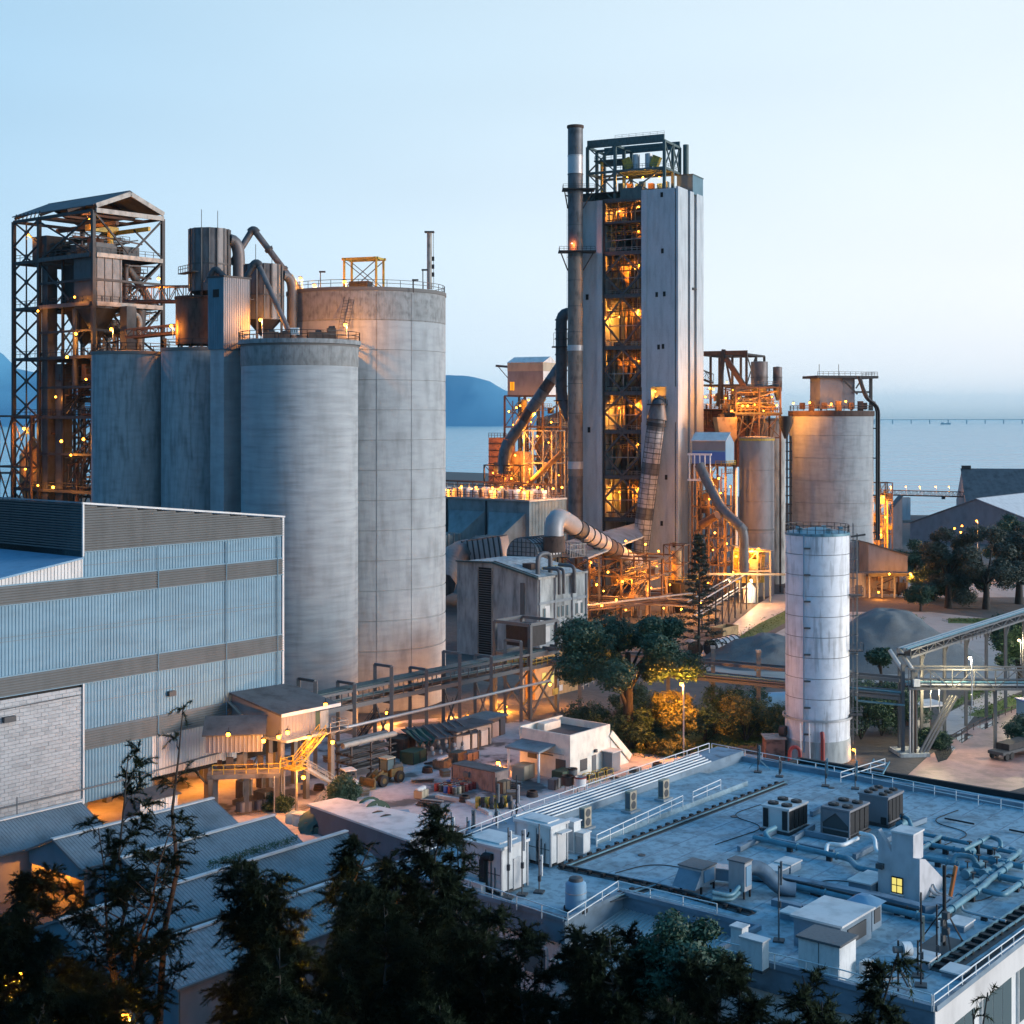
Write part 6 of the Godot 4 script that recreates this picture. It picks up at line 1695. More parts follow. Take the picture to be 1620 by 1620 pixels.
	put(wt, "skirt", b, "tank_white")
	put(wt, "ring_gutter", band(4.75, 5.7, 0.3, 48), "galvanized")
	for i in 9:
		b = B.new()
		b.lathe([V(4.34, 0), V(4.34, 2.74), V(4.30, 2.75), V(4.30, 2.8)], Vector3(0, 5.9 + 2.8 * i, 0), 64, 0.0, TAU, 0.95)
		put(wt, "shell_course", b, "tank_white")
		put(wt, "ring_seam", band(4.352, 5.87 + 2.8 * i, 0.07, 64), "mid_grey")
	b = B.new()
	b.lathe([V(4.42, 30.8), V(4.42, 31.15), V(4.2, 31.2), V(0, 31.9)], Vector3.ZERO, 48)
	put(wt, "roof", b, "roof_pipe")
	railing(wt, "top_rail", circle(Vector3(0, 31.1, 0), 4.3, 24), "steel", 1.1, 1.2, 0.07)
	for k in 5:
		blk(wt, "roof_fitting", Vector3(cos(k * 1.3) * 3.2, 31.6, sin(k * 1.3) * 3.2), Vector3(0.6, 0.5, 0.5), "roof_pipe")
	var zf := 4.42
	rod(wt, "blue_pipe", Vector3(-2.6, 1.5, 3.7), Vector3(-2.6, 31, 3.7), 0.11, "clad_blue")
	for i in 8:
		blk(wt, "pipe_bracket", Vector3(-2.2, 4 + 3.6 * i, 3.9), Vector3(0.9, 0.22, 0.3), "dark_grey")
	ladder(wt, "ladder", Vector3(4.75, 2, 0.9), Vector3(4.75, 32.4, 0.9), Vector3.BACK, "mid_grey", 0.6, 0.5)
	for i in 11:
		put(wt, "ladder_hoop", band(0.55, 4 + 2.6 * i, 0.08, 12), "mid_grey").position = Vector3(4.9, 0, 0.9)
	for i in 3:
		rod(wt, "ladder_guard", Vector3(5.3, 3.4, 0.6 + 0.3 * i), Vector3(5.3, 31, 0.6 + 0.3 * i), 0.035, "mid_grey")
	for y in [6.2, 15.0, 22.6]:
		blk(wt, "platform", Vector3(4.9, y, 1.6), Vector3(1.8, 0.12, 1.6), "steel")
		railing(wt, "platform_rail", [Vector3(4.2, y, 2.4), Vector3(5.8, y, 2.4), Vector3(5.8, y, 0.8)], "mid_grey", 1.1, 0.8, 0.06)
	bar(wt, "top_jib", Vector3(4.3, 30.6, 1.5), Vector3(6.3, 30.9, 1.5), 0.2, 0.25, "steel")
	pipe(wt, "red_riser", [Vector3(-0.25, -1, 4.75), Vector3(-0.25, 3.9, 4.75), Vector3(-0.25, 4.3, 4.3)], 0.28, "red", 0.5)
	pipe(wt, "red_pipe", [Vector3(-3.4, -1, 5.2), Vector3(-3.4, 2.6, 5.2), Vector3(-4.8, 2.6, 5.2), Vector3(-4.8, 0, 5.2)], 0.25, "red", 0.9)
	for x in [-3.2, -2.0]:
		rod(wt, "white_pipe", Vector3(x, 0, 4.9), Vector3(x, 5.6, 4.3), 0.09, "white_paint")
	var ph := thing("pump_hut", "little brick pump hut with red pipes left of the white tank", "hut", Vector3(36.0, 0, -200))
	blk(ph, "wall", Vector3(0, 1.5, 0), Vector3(2.6, 3.0, 3), "brick_red")
	blk(ph, "roof", Vector3(0, 3.08, 0), Vector3(3.0, 0.15, 3.4), "pale_steel")
	rod(ph, "air_tank", Vector3(0.9, 3.9, 0), Vector3(1.6, 3.9, 0.4), 0.75, "rust")
	lamp(at(1350, 1186, 199), "small yellow lamp on a post right of the white tank's foot", "", 2.0, 2.0, 0.16)
	var ct := thing("lying_tank", "pale blue cylinder tank lying among shrubs left of the white tank", "tank", on(1215, 1140), 0.2)
	b = B.new()
	b.tube([Vector3(-3.4, 2.6, 0), Vector3(-2.9, 2.6, 0), Vector3(4.5, 2.6, 0)], 1.75, 24)
	put(ct, "shell", b, "clad_blue")
	for x in [-1.8, 3.0]:
		blk(ct, "saddle", Vector3(x, 0.7, 0), Vector3(0.5, 1.5, 2.6), "concrete_old")
	var pt := thing("lying_pipe", "fat ribbed grey pipe lying beside the pale road", "pipe", on(1142, 1034), TH)
	b = B.new()
	b.tube([Vector3(-4.5, 1.6, 0), Vector3(4.8, 1.6, 0)], 1.6, 20, false)
	put(pt, "shell", b, "galvanized")
	for i in 6:
		put(pt, "hoop", tub(Vector3(-4.4 + 1.8 * i, 1.6, 0), Vector3(-4.15 + 1.8 * i, 1.6, 0), 1.72), "dark_duct")
	var pt2 := thing("lying_pipe", "short open ended pipe ring lying under the thin pine", "pipe", on(1096, 1037), 0.2)
	b = B.new()
	b.tube([Vector3(0, 1.5, -1.6), Vector3(0, 1.5, 1.6)], 1.5, 20, false)
	b.tube([Vector3(0, 1.5, -1.6), Vector3(0, 1.5, 1.6)], 1.25, 20, false)
	put(pt2, "shell", b, "pale_steel")
	put(pt2, "rim", tub(Vector3(0, 1.5, 1.4), Vector3(0, 1.5, 1.65), 1.56), "rust")
	var sk := thing("skip", "open rusty orange skip at the pale road's edge", "skip", on(1146, 1008), TH)
	for s in [-1.0, 1.0]:
		blk(sk, "side", Vector3(0, 1.3, s * 1.5), Vector3(6.4, 2.2, 0.15), "refractory")
		blk(sk, "end", Vector3(s * 3.2, 1.3, 0), Vector3(0.15, 2.2, 3.0), "refractory")
	blk(sk, "floor", Vector3(0, 0.3, 0), Vector3(6.4, 0.2, 3.0), "rust")

func tub(a: Vector3, c: Vector3, r: float) -> B:
	var b := B.new()
	b.tube([a, c], r, 20)
	return b

# ---- pipe racks and conveyors across the middle
func racks() -> void:
	var U := Vector3(0.631, 0, -0.776)
	var Wd := Vector3(0.776, 0, 0.631)
	var t := thing("pipe_rack", "grey pipe rack with a belt on tall posts before the silos", "pipe rack", Vector3.ZERO)
	var a := Vector3(-19.5, 0, -204) - U * 14.0
	for i in 7:
		var g := a + U * (7.2 * i)
		var tall := 10.9 if i % 2 else 12.3
		for s in [0.0, 3.2]:
			bar(t, "post", g + Wd * s, g + Wd * s + Vector3(0, tall, 0), 0.5, 0.5, "mid_grey")
		bar(t, "post_cap", g + Vector3(0, tall, 0), g + Wd * 3.2 + Vector3(0, tall, 0), 0.35, 0.35, "mid_grey")
		bar(t, "cross_beam", g + Vector3(0, 7.4, 0), g + Wd * 3.2 + Vector3(0, 7.4, 0), 0.4, 0.5, "mid_grey")
		if i in [2, 4, 5]:
			bar(t, "brace", g + Vector3(0, 0.3, 0), g + Wd * 3.2 + Vector3(0, 7, 0), 0.2, 0.2, "mid_grey")
			bar(t, "brace", g + Wd * 3.2 + Vector3(0, 0.3, 0), g + Vector3(0, 7, 0), 0.2, 0.2, "mid_grey")
	var e := a + U * 50.0
	for s in [0.2, 3.0]:
		bar(t, "long_beam", a + Wd * s + Vector3(0, 7.9, 0), e + Wd * s + Vector3(0, 7.9, 0), 0.35, 0.6, "mid_grey")
		bar(t, "long_beam", a + Wd * s + Vector3(0, 10.0, 0), e + Wd * s + Vector3(0, 10.0, 0), 0.35, 0.35, "mid_grey")
		for i in 25:
			var g = a + U * (2.0 * i + 1) + Wd * s
			bar(t, "upright", g + Vector3(0, 8, 0), g + Vector3(0, 10, 0), 0.14, 0.14, "mid_grey")
	for k in 4:
		rod(t, "pipe", a + Wd * (0.6 + 0.6 * k) + Vector3(0, 8.5, 0), e + Wd * (0.6 + 0.6 * k) + Vector3(0, 8.5, 0), 0.16, ["galvanized", "roof_pipe", "pale_steel", "rust"][k])
	bar(t, "belt_cover", a + Wd * 1.6 + Vector3(0, 10.1, 0), e + Wd * 1.6 + Vector3(0, 10.1, 0), 1.8, 0.3, "green_steel")
	rod(t, "long_pipe", a + Wd * 3.6 + Vector3(0, 5.4, 0), e + Wd * 3.6 + Vector3(0, 5.4, 0), 0.22, "galvanized")
	# braced tower where the rack turns
	var n := thing("rack_tower", "braced grey steel tower with a yellow platform where the racks meet", "steelwork", Vector3(3.0, 0, -231), TH)
	frame(n, [-3.5, 3.4], [-4.5, 2.6], [0.0, 7.8, 9.6, 14.6], 0.55, "mid_grey", [[1, 0, 0, 0], [0, 1, 0, 0], [1, 1, 0, 0]])
	blk(n, "dark_box", Vector3(0, 12.4, -1), Vector3(4.4, 3.2, 4.6), "dark_steel")
	blk(n, "deck", Vector3(0, 7.9, -0.9), Vector3(7.2, 0.2, 7.2), "yellow")
	railing(n, "deck_rail", [Vector3(-3.6, 8, -4.5), Vector3(-3.6, 8, 2.8), Vector3(3.5, 8, 2.8)], "yellow", 1.1, 1.2, 0.09)
	blk(n, "sign_box", Vector3(2.6, 3.4, 2.9), Vector3(1.4, 1.0, 0.15), "yellow")
	blk(n, "red_notice", Vector3(3.9, 3.8, 3.0), Vector3(0.9, 0.9, 0.12), "clad_white")
	# right hand rack to the white tank and beyond
	var r := thing("pipe_rack", "straight pipe rack from the rack tower past the white tank", "pipe rack", Vector3.ZERO)
	var b0 := Vector3(5.5, 0, -232)
	var b1 := Vector3(54.5, 0, -203)
	var dir := (b1 - b0).normalized()
	var side := dir.cross(Vector3.UP) * 1.2
	var post_n := 0
	for x in [917.0, 984.0, 1057.0, 1128.0, 1200.0, 1343.0]:
		var tt = (x - 810.0) / F
		var q = (tt * -b0.z - b0.x) / (dir.x + tt * dir.z)
		var g = b0 + dir * q
		var h := 12.4 if post_n >= 2 and post_n < 5 else 10.6
		post_n += 1
		bar(r, "post", g, g + Vector3(0, h, 0), 0.55, 0.55, "mid_grey")
		blk(r, "post_cap", g + Vector3(0, h + 0.2, 0), Vector3(0.7, 0.4, 0.7), "pale_steel")
		for y in [7.6, 10.0]:
			bar(r, "arm", g - side, g + side, 0.3, 0.3, "mid_grey").position.y = y
	for s in [-1.0, 1.0]:
		for y in [7.9, 10.4]:
			bar(r, "long_beam", b0 + side * s + Vector3(0, y, 0), b1 + side * s + Vector3(0, y, 0), 0.3, 0.45, "mid_grey")
	for i in 5:
		rod(r, "pipe", b0 + side * (0.5 * i - 1) + Vector3(0, 8.4 + 0.25 * (i % 2), 0), b1 + side * (0.5 * i - 1) + Vector3(0, 8.4 + 0.25 * (i % 2), 0), 0.17, ["roof_pipe", "mid_grey", "green_steel"][i % 3])
	pipe(r, "loop_pipe", [Vector3(48.5, 8.6, -205.4), Vector3(48.5, 7.0, -205.2), Vector3(54.5, 7.0, -201.8)], 0.16, "roof_pipe")
	# conveyors at the right: corner tower, flat bridge, rising bridge
	var c := thing("corner_trestle", "corner trestle of grey pipes where the two right conveyors meet", "steelwork", Vector3(54.4, 0, -202.4), 0.1)
	for q in [[0.0, 0.0], [1.2, 0.6], [0.4, -2.2], [2.4, -1.4]]:
		bar(c, "post", Vector3(q[0], 0, q[1]), Vector3(q[0], 12.6 - q[0] * 0.6, q[1]), 0.45, 0.45, "mid_grey")
	for i in 3:
		bar(c, "raking_strut", Vector3(2.0 + 0.5 * i, 0.4, 1.0), Vector3(6.6 + 0.5 * i, 8.2, 0.6), 0.28, 0.28, "mid_grey")
		rod(c, "riser_pipe", Vector3(0.6 + 0.4 * i, 0.2, 1.1), Vector3(0.6 + 0.4 * i, 9.4, 1.1), 0.12, ["galvanized", "pale_steel", "rust"][i])
	blk(c, "junction_box", Vector3(1.5, 10.2, 1.2), Vector3(0.9, 1.0, 0.5), "white_paint")
	for q in [[-1.0, -2.4], [0.6, -3.0]]:
		rod(c, "bent_pipe", Vector3(q[0], 14.2, q[1]), Vector3(q[0] + 1.2, 11.6, q[1] + 2.0), 0.3, "galvanized")
	blk(c, "footing", Vector3(1.2, 0.25, -0.6), Vector3(4.2, 0.5, 4.6), "concrete_old")
	var f := thing("truss_bridge", "level pipe truss bridge running off to the right edge", "bridge", Vector3.ZERO)
	gallery(f, Vector3(54.8, 9.4, -202.6), Vector3(86, 8.6, -206), 2.6, 2.7, "mid_grey", 10)
	for i in 3:
		rod(f, "pipe", Vector3(54.8, 9.8 + 0.3 * i, -202.2 - 0.5 * i), Vector3(86, 9.0 + 0.3 * i, -205.6 - 0.5 * i), 0.16, ["galvanized", "roof_pipe", "mid_grey"][i])
	for x in [68.0, 82.0]:
		bar(f, "post", Vector3(x, 0, -204.6), Vector3(x, 9.0, -204.6), 0.4, 0.4, "mid_grey")
	var g2 := thing("rising_conveyor", "long conveyor on slender posts climbing away past the gravel heap", "conveyor", Vector3.ZERO)
	var c0 := Vector3(55.0, 13.4, -204)
	var c1 := c0 + U * 75.0 + Vector3(0, 0.8, 0)
	gallery(g2, c0, c1, 2.0, 1.0, "mid_grey", 26)
	for i in 4:
		rod(g2, "pipe", c0 + Wd * (0.4 * i - 0.8) + Vector3(0, 1.1, 0), c1 + Wd * (0.4 * i - 0.8) + Vector3(0, 1.1, 0), 0.15, ["galvanized", "roof_pipe"][i % 2])
	for i in 9:
		var p := c0 + U * (6.0 + 8.2 * i)
		bar(g2, "post", Vector3(p.x, 0, p.z), p, 0.42, 0.42, "mid_grey")
		bar(g2, "knee", p - Vector3(0, 2.0, 0), p + U * 1.6, 0.2, 0.2, "mid_grey")
	railing(g2, "walkway_rail", [c0 + U * 16 + Wd * 1.8, c0 + U * 28 + Wd * 1.8], "steel", 1.1, 1.4, 0.08)
	for q in [["white lit post lamp under the rising conveyor", 1534, 1041, 200.0, 6.8, "white_lamp", 60.0], ["white lit lamp at the right edge below the rising conveyor", 1612, 1013, 240.0, 4.0, "white_lamp", 50.0]]:
		lamp(at(q[1], q[2], q[3]), q[0], "", q[6], q[4], 0.2, q[5])
	for q in [[1483, 1090], [1469, 1084]]:
		lamp(at(q[0], q[1], 206), "tall narrow lamp tube beside the gatehouse, %s one" % ("right" if q[0] == 1483 else "left"), "", 18.0, 3.6, 0.16, "white_lamp")
	var gh := thing("gatehouse", "small open gatehouse with a flat pale roof beside the lane", "hut", on(1464, 1150), 0.35)
	blk(gh, "roof", Vector3(0, 3.6, 0), Vector3(5.2, 0.25, 4.6), "clad_white")
	for q in [[-2, -1.8], [2, -1.8], [-2, 1.8], [2, 1.8]]:
		bar(gh, "post", Vector3(q[0], 0, q[1]), Vector3(q[0], 3.5, q[1]), 0.25, 0.25, "brick_red")
	blk(gh, "booth", Vector3(-0.6, 1.2, -0.6), Vector3(2.2, 2.4, 2.0), "pale_steel")
	for q in [["round sign on a thin post at the lane's edge", 1489, 1160, 2.2, 0], ["small square sign plate by the grass plot", 1535, 1137, 2.4, 1], ["thin post sign below the gatehouse", 1452, 1172, 2.6, 0]]:
		var s := thing("road_sign", q[0], "sign", on(q[1], q[2]))
		rod(s, "post", Vector3.ZERO, Vector3(0, q[3], 0), 0.06, "pale_steel")
		if q[4] == 0:
			put(s, "disc", tub(Vector3(0, q[3], 0.05), Vector3(0, q[3], 0.1), 0.38), "clad_white")
		else:
			blk(s, "plate", Vector3(0, q[3], 0.06), Vector3(1.0, 0.7, 0.08), "dark_grey")
	var rl := thing("road_rail", "low rusty rail along the wet edge of the mud road", "fence", Vector3.ZERO)
	var pts := px([V(1495, 1180), V(1530, 1160), V(1570, 1140), V(1620, 1120)])
	fence(rl, pts, "rust", 1.0, 2.4, 0.06)
	for q in [["dark parked low loader at the right edge of the mud road", 1600, 1196, 0.7]]:
		var v := thing("flat_trailer", q[0], "trailer", on(q[1], q[2]), q[3])
		blk(v, "bed", Vector3(0, 1.0, 0), Vector3(8, 0.4, 2.4), "dark_grey")
		blk(v, "load", Vector3(0.6, 1.6, 0), Vector3(5.6, 0.9, 2.0), "dark_steel")
		for x in [-3.0, -1.8, 2.6]:
			for z in [-1.1, 1.1]:
				put(v, "wheel", tub(Vector3(x, 0.5, z - 0.15), Vector3(x, 0.5, z + 0.15), 0.5), "black")
	var bs := thing("blue_hut", "small blue box hut at the right edge under the truss bridge", "hut", on(1632, 1142), 0.2)
	blk(bs, "wall", Vector3(0, 1.8, 0), Vector3(3.4, 3.0, 3), "clad_blue")
	blk(bs, "roof", Vector3(0, 3.4, 0), Vector3(3.8, 0.2, 3.4), "blue")

# ---- platform house, the yard and its goods
func yard_things() -> void:
	var wh := get_node("warehouse") as Node3D
	var t := thing("platform_house", "lean-to house on a steel platform at the warehouse corner", "building", wh.position, TH)
	var a := hit(t, 367, 1096, 2, 0.2)
	var c := hit(t, 445, 1131, 0, a.x)
	var dz := c.z
	var xr := hit(t, 531, 1112, 2, dz).x
	var hb := c.y - 2.9
	var R := [Vector3(a.x - 0.4, a.y + 0.1, 0.2), Vector3(xr + 0.4, a.y - 0.1, 0.2), Vector3(xr + 0.4, c.y, dz + 0.4), Vector3(a.x - 0.4, c.y + 0.1, dz + 0.4)]
	var b := B.new()
	b.quad(R[3], R[2], R[1], R[0])
	for i in 4:
		b.quad(R[(i + 1) % 4], R[i], R[i] - Vector3(0, 0.22, 0), R[(i + 1) % 4] - Vector3(0, 0.22, 0))
	put(t, "roof", b, "dark_roof")
	bar(t, "fascia", R[3] + Vector3(0, -0.1, 0.08), R[2] + Vector3(0, -0.1, 0.08), 0.12, 0.4, "clad_white")
	b = B.new()
	b.prism([V(0.2, hb), V(dz, hb), V(dz, c.y - 0.2), V(0.2, a.y - 0.3)], Vector3(a.x, 0, 0), Vector3.BACK, Vector3.UP, Vector3(0.15, 0, 0))
	put(t, "side_wall", b, "clad_grey")
	b = B.new()
	b.ribbed(Vector3(a.x, hb, dz), Vector3.RIGHT, Vector3.UP, (xr - a.x) * 0.62, c.y - hb - 0.1, 0.5, 0.05)
	put(t, "front_sheet", b, "clad_grey")
	blk(t, "back_wall", Vector3((a.x + xr) / 2, (hb + a.y) / 2 - 1, 1.0), Vector3(xr - a.x, a.y - hb - 2, 0.3), "clad_grey")
	blk(t, "door", Vector3(a.x + (xr - a.x) * 0.78, hb + 1.2, dz), Vector3(1.4, 2.3, 0.12), "pale_steel")
	blk(t, "green_door", Vector3(a.x + (xr - a.x) * 0.68, hb + 1.2, dz - 0.05), Vector3(1.0, 2.3, 0.12), "green")
	blk(t, "floor_slab", Vector3((a.x + xr) / 2, hb - 0.15, dz / 2 + 0.6), Vector3(xr - a.x + 0.6, 0.3, dz + 1.4), "concrete_old")
	blk(t, "landing", Vector3(a.x + (xr - a.x) * 0.85, hb + 0.02, dz + 1.0), Vector3((xr - a.x) * 0.34, 0.15, 1.8), "steel")
	fence(t, [Vector3(a.x + (xr - a.x) * 0.7, hb, dz + 1.9), Vector3(xr + 0.3, hb, dz + 1.9), Vector3(xr + 0.3, hb, dz - 1)], "pale_steel", 1.1, 1.3, 0.05)
	for x in [a.x + 0.4, (a.x + xr) / 2, xr - 0.3]:
		for z in [dz - 0.5, 2.0]:
			bar(t, "column", Vector3(x, 0, z), Vector3(x, hb, z), 0.6, 0.6, "concrete_grime")
	bar(t, "wall_strut", Vector3(a.x - 0.6, hb + 3.5, 0.3), Vector3(a.x - 0.1, hb + 0.3, dz * 0.55), 0.25, 0.25, "pale_steel")
	# stairs zigzag down in front
	var s0 := Vector3(a.x + (xr - a.x) * 0.62, hb, dz + 1.3)
	var s1 := s0 + Vector3(-4.6, -3.2, 0.2)
	var s2 := s1 + Vector3(4.4, -2.7, 1.5)
	stair(t, s1, s0, 1.1, "yellow")
	blk(t, "stair_landing", s1 + Vector3(-0.9, 0, 0.7), Vector3(2.0, 0.12, 2.6), "yellow")
	fence(t, [s1 + Vector3(0.1, 0, -0.6), s1 + Vector3(-1.9, 0, -0.6), s1 + Vector3(-1.9, 0, 2.0), s1 + Vector3(0.1, 0, 2.0)], "yellow", 1.1, 1.0, 0.05)
	stair(t, s2, s1 + Vector3(0, 0, 1.5), 1.1, "pale_steel")
	blk(t, "stair_landing", s2 + Vector3(0.8, 0, 0), Vector3(1.8, 0.12, 1.8), "pale_steel")
	stair(t, Vector3(s2.x - 3.6, 0.0, s2.z + 1.4), s2 + Vector3(0, 0, 1.4), 1.1, "pale_steel")
	for p in [s1 + Vector3(-1.6, 0, 1.8), s1 + Vector3(-1.6, 0, -0.4), s2 + Vector3(1.2, 0, 0.6)]:
		bar(t, "stair_post", Vector3(p.x, 0, p.z), p, 0.22, 0.22, "pale_steel")
	var gl := thing("sheet_gallery", "small boxed sheet metal gallery with amber platform beneath, left of the stairs", "building", at(373, 1178, 172) , 0.12)
	b = B.new()
	b.ribbed(Vector3(-3.5, -0.9, 0), Vector3.RIGHT, Vector3.UP, 6.6, 2.1, 0.5, 0.05)
	put(gl, "front_sheet", b, "clad_grey")
	blk(gl, "box", Vector3(-0.2, 0.1, -1.6), Vector3(6.5, 2.0, 3.1), "clad_grey")
	b = B.new()
	b.beam(Vector3(-0.2, 2.6, -4.0), Vector3(-0.2, 1.2, 0.5), 7.4, 0.14)
	put(gl, "roof", b, "dark_roof")
	blk(gl, "platform", Vector3(1.0, -3.4, -0.4), Vector3(8.4, 0.5, 4.2), "concrete_grime")
	fence(gl, [Vector3(-2.6, -3.1, 1.6), Vector3(5.2, -3.1, 1.6), Vector3(5.2, -3.1, -2)], "yellow", 1.1, 1.2, 0.05)
	for x in [-2.4, 1.2, 4.8]:
		bar(gl, "column", Vector3(x, -8.9, -0.6), Vector3(x, -3.4, -0.6), 0.6, 0.6, "concrete_grime")
	for k in 6:
		blk(gl, "machine", Vector3(-2 + 1.2 * k, -2.6 + 0.2 * (k % 3), -1.6 + 0.4 * (k % 2)), Vector3(0.4 + 0.5 * rng.randf(), 0.8 + 0.4 * (k % 3), 0.6), ["rust", "steel", "concrete_grime"][k % 3])
	blk(gl, "ladder_side", Vector3(4.6, -6.2, 2.2), Vector3(0.12, 5.6, 0.4), "pale_steel")
	for q in [[417, 1172, 168, 60, "at the right end of the sheet gallery"], [441, 1166, 168, 120, "brightest, at the stair landing"], [455, 1159, 170, 80, "just right of the brightest by the stairs"], [515, 1115, 175, 40, "on the lean-to roof's front edge"], [489, 1167, 176, 40, "under the house behind the upper stairs"], [526, 1174, 178, 50, "on the post right of the stairs"], [361, 1162, 170, 3, "tiny, under the sheet gallery's eave"], [480, 1230, 172, 40, "low beneath the zigzag stairs"]]:
		lamp(at(q[0], q[1], q[2]), "sodium lamp by the platform house, " + q[4], "sodium lamps by the platform house", q[3] * 0.3)
	var sg := thing("notice_board", "white notice board with a blue mark at the stair foot", "sign", on(477, 1262), 0.3)
	for x in [-0.45, 0.45]:
		rod(sg, "post", Vector3(x, 0, 0), Vector3(x, 1.9, 0), 0.04, "pale_steel")
	blk(sg, "board", Vector3(0, 1.2, 0.05), Vector3(1.1, 1.3, 0.06), "clad_white")
	blk(sg, "blue_mark", Vector3(0, 1.3, 0.09), Vector3(0.3, 0.6, 0.02), "blue")
	# lattice ladder tower and sloping stair at the rack
	var sl := thing("sloping_gangway", "steep sloping gangway with handrails down from the pipe rack", "stairs", Vector3.ZERO)
	stair(sl, on(553, 1192), at(596, 1130, 205), 1.5, "steel")
	# pipe storage rack, loader, forklift
	var pr := thing("pipe_store", "storage rack stacked with long dark pipes", "rack", on(556, 1233), TH)
	for x in [0.0, 3.6, 7.2]:
		for z in [-2.6, 0.0]:
			bar(pr, "upright", Vector3(x, 0, z), Vector3(x, 4.2, z), 0.2, 0.2, "steel")
		for y in [0.7, 1.8, 2.9]:
			bar(pr, "arm", Vector3(x, y, -2.6), Vector3(x, y, 0.5), 0.16, 0.16, "steel")
	for y in 3:
		for k in 5:
			rod(pr, "stored_pipe", Vector3(-0.6, 1.0 + 1.1 * y, -2.3 + 0.55 * k), Vector3(8.4 - 0.5 * (k % 2), 1.0 + 1.1 * y, -2.3 + 0.55 * k), 0.14 + 0.05 * (k % 2), ["dark_steel", "mid_grey", "steel"][(k + y) % 3])
	rod(pr, "stored_pipe", Vector3(-1, 4.4, -0.6), Vector3(8.8, 4.4, -0.6), 0.38, "pale_steel")
	rod(pr, "stored_pipe", Vector3(-1, 4.4, -2.0), Vector3(8.6, 4.4, -2.0), 0.34, "mid_grey")
	loader(on(606, 1240))
	var fk := thing("forklift", "small white roofed forklift seen from behind", "forklift", on(552, 1250), 0.5)
	blk(fk, "body", Vector3(0, 0.9, 0), Vector3(1.6, 1.0, 2.4), "clad_white")
	blk(fk, "counterweight", Vector3(0, 0.8, 1.2), Vector3(1.5, 0.9, 0.6), "white_paint")
	blk(fk, "roof", Vector3(0, 2.6, -0.2), Vector3(1.6, 0.14, 1.8), "clad_white")
	for q in [[-0.7, -1.0], [0.7, -1.0], [-0.7, 0.6], [0.7, 0.6]]:
		bar(fk, "roof_post", Vector3(q[0], 1.3, q[1]), Vector3(q[0], 2.6, q[1]), 0.1, 0.1, "mid_grey")
		put(fk, "wheel", tub(Vector3(q[0] - 0.14, 0.4, q[1]), Vector3(q[0] + 0.14, 0.4, q[1]), 0.4), "black")
	for x in [-0.5, 0.5]:
		bar(fk, "mast", Vector3(x, 0.3, -1.5), Vector3(x, 2.9, -1.5), 0.12, 0.16, "dark_steel")
		bar(fk, "fork", Vector3(x, 0.3, -1.5), Vector3(x, 0.3, -2.6), 0.14, 0.06, "dark_steel")
	# white canteen building
	var w := thing("white_building", "small cream flat roofed building with a parapet, canopy and outside stair", "building", Vector3(7.5, 0, -187.7), TH)
	var zl := -8.3
	var lx := 8.9
	var top := 5.9
	blk(w, "wall", Vector3(lx / 2, 2.45, zl / 2), Vector3(lx, 4.9, -zl), "cream")
	for q in [[Vector3(lx / 2, top / 2 + 0.002, -0.1), Vector3(lx, top, 0.24)], [Vector3(0.1, top / 2, zl / 2), Vector3(0.24, top - 0.01, -zl + 0.01)], [Vector3(lx / 2, 5.4, zl + 0.1), Vector3(lx + 0.3, top - 4.9 + 0.3, 0.24)], [Vector3(lx - 0.1, 5.4, zl / 2), Vector3(0.24, top - 4.92, -zl)]]:
		blk(w, "parapet", q[0], q[1], "cream")
	blk(w, "flat_roof", Vector3(lx / 2, 4.95, zl / 2), Vector3(lx - 0.5, 0.08, -zl - 0.5), "dark_roof")
	blk(w, "roof_hatch", Vector3(lx * 0.55, 5.5, zl + 1.1), Vector3(3.6, 1.0, 1.2), "cream")
	b = B.new()
	b.beam(Vector3(-3.6, 3.9, zl * 0.62), Vector3(0.1, 4.35, zl * 0.62), 5.6, 0.25)
	put(w, "canopy", b, "sheet_roof")
	for z in [zl * 0.62 + 2.5, zl * 0.62 - 2.5]:
		rod(w, "canopy_post", Vector3(-3.2, 0, z), Vector3(-3.2, 3.9, z), 0.17, "white_paint")
	blk(w, "double_door", Vector3(-0.03, 1.3, -1.5), Vector3(0.12, 2.6, 1.6), "dark_grey")
	blk(w, "window_hole", Vector3(-0.03, 2.6, -6.2), Vector3(0.12, 1.0, 1.5), "dark_grey")
	bar(w, "pipe_bracket", Vector3(-0.3, 3.3, -0.8), Vector3(-0.3, 3.3, -5), 0.08, 0.08, "pale_steel")
	blk(w, "rail_pipe", Vector3(-0.3, 3.0, -3.6), Vector3(0.15, 0.15, 2.0), "mid_grey")
	blk(w, "side_window", Vector3(2.9, 1.6, 0.03), Vector3(1.5, 1.5, 0.12), "dark_grey")
	blk(w, "side_door", Vector3(5.2, 1.3, 0.03), Vector3(0.9, 2.3, 0.12), "mid_grey")
	blk(w, "wall_fan", Vector3(5.4, 3.0, 0.15), Vector3(0.4, 0.4, 0.4), "dark_grey")
	b = B.new()
	b.prism([V(0, 0), V(4.4, 0), V(0, 3.9)], Vector3(lx, 0, -1.6), Vector3.RIGHT, Vector3.UP, Vector3(0, 0, 1.7))
	put(w, "outside_stair", b, "cream")
	for i in 9:
		blk(w, "step", Vector3(lx + 0.35 + i * 0.44, 3.9 - i * 0.42, -0.75), Vector3(0.44, 0.12, 1.4), "concrete")
	bar(w, "stair_wall", Vector3(lx, 4.7, 0.15), Vector3(lx + 4.6, 0.7, 0.15), 0.15, 0.9, "cream")
	blk(w, "porch", Vector3(lx - 0.9, 1.35, 0.9), Vector3(1.9, 2.6, 1.5), "clad_grey")
	blk(w, "porch_roof", Vector3(lx - 0.9, 2.7, 1.0), Vector3(2.3, 0.12, 1.9), "clad_white")
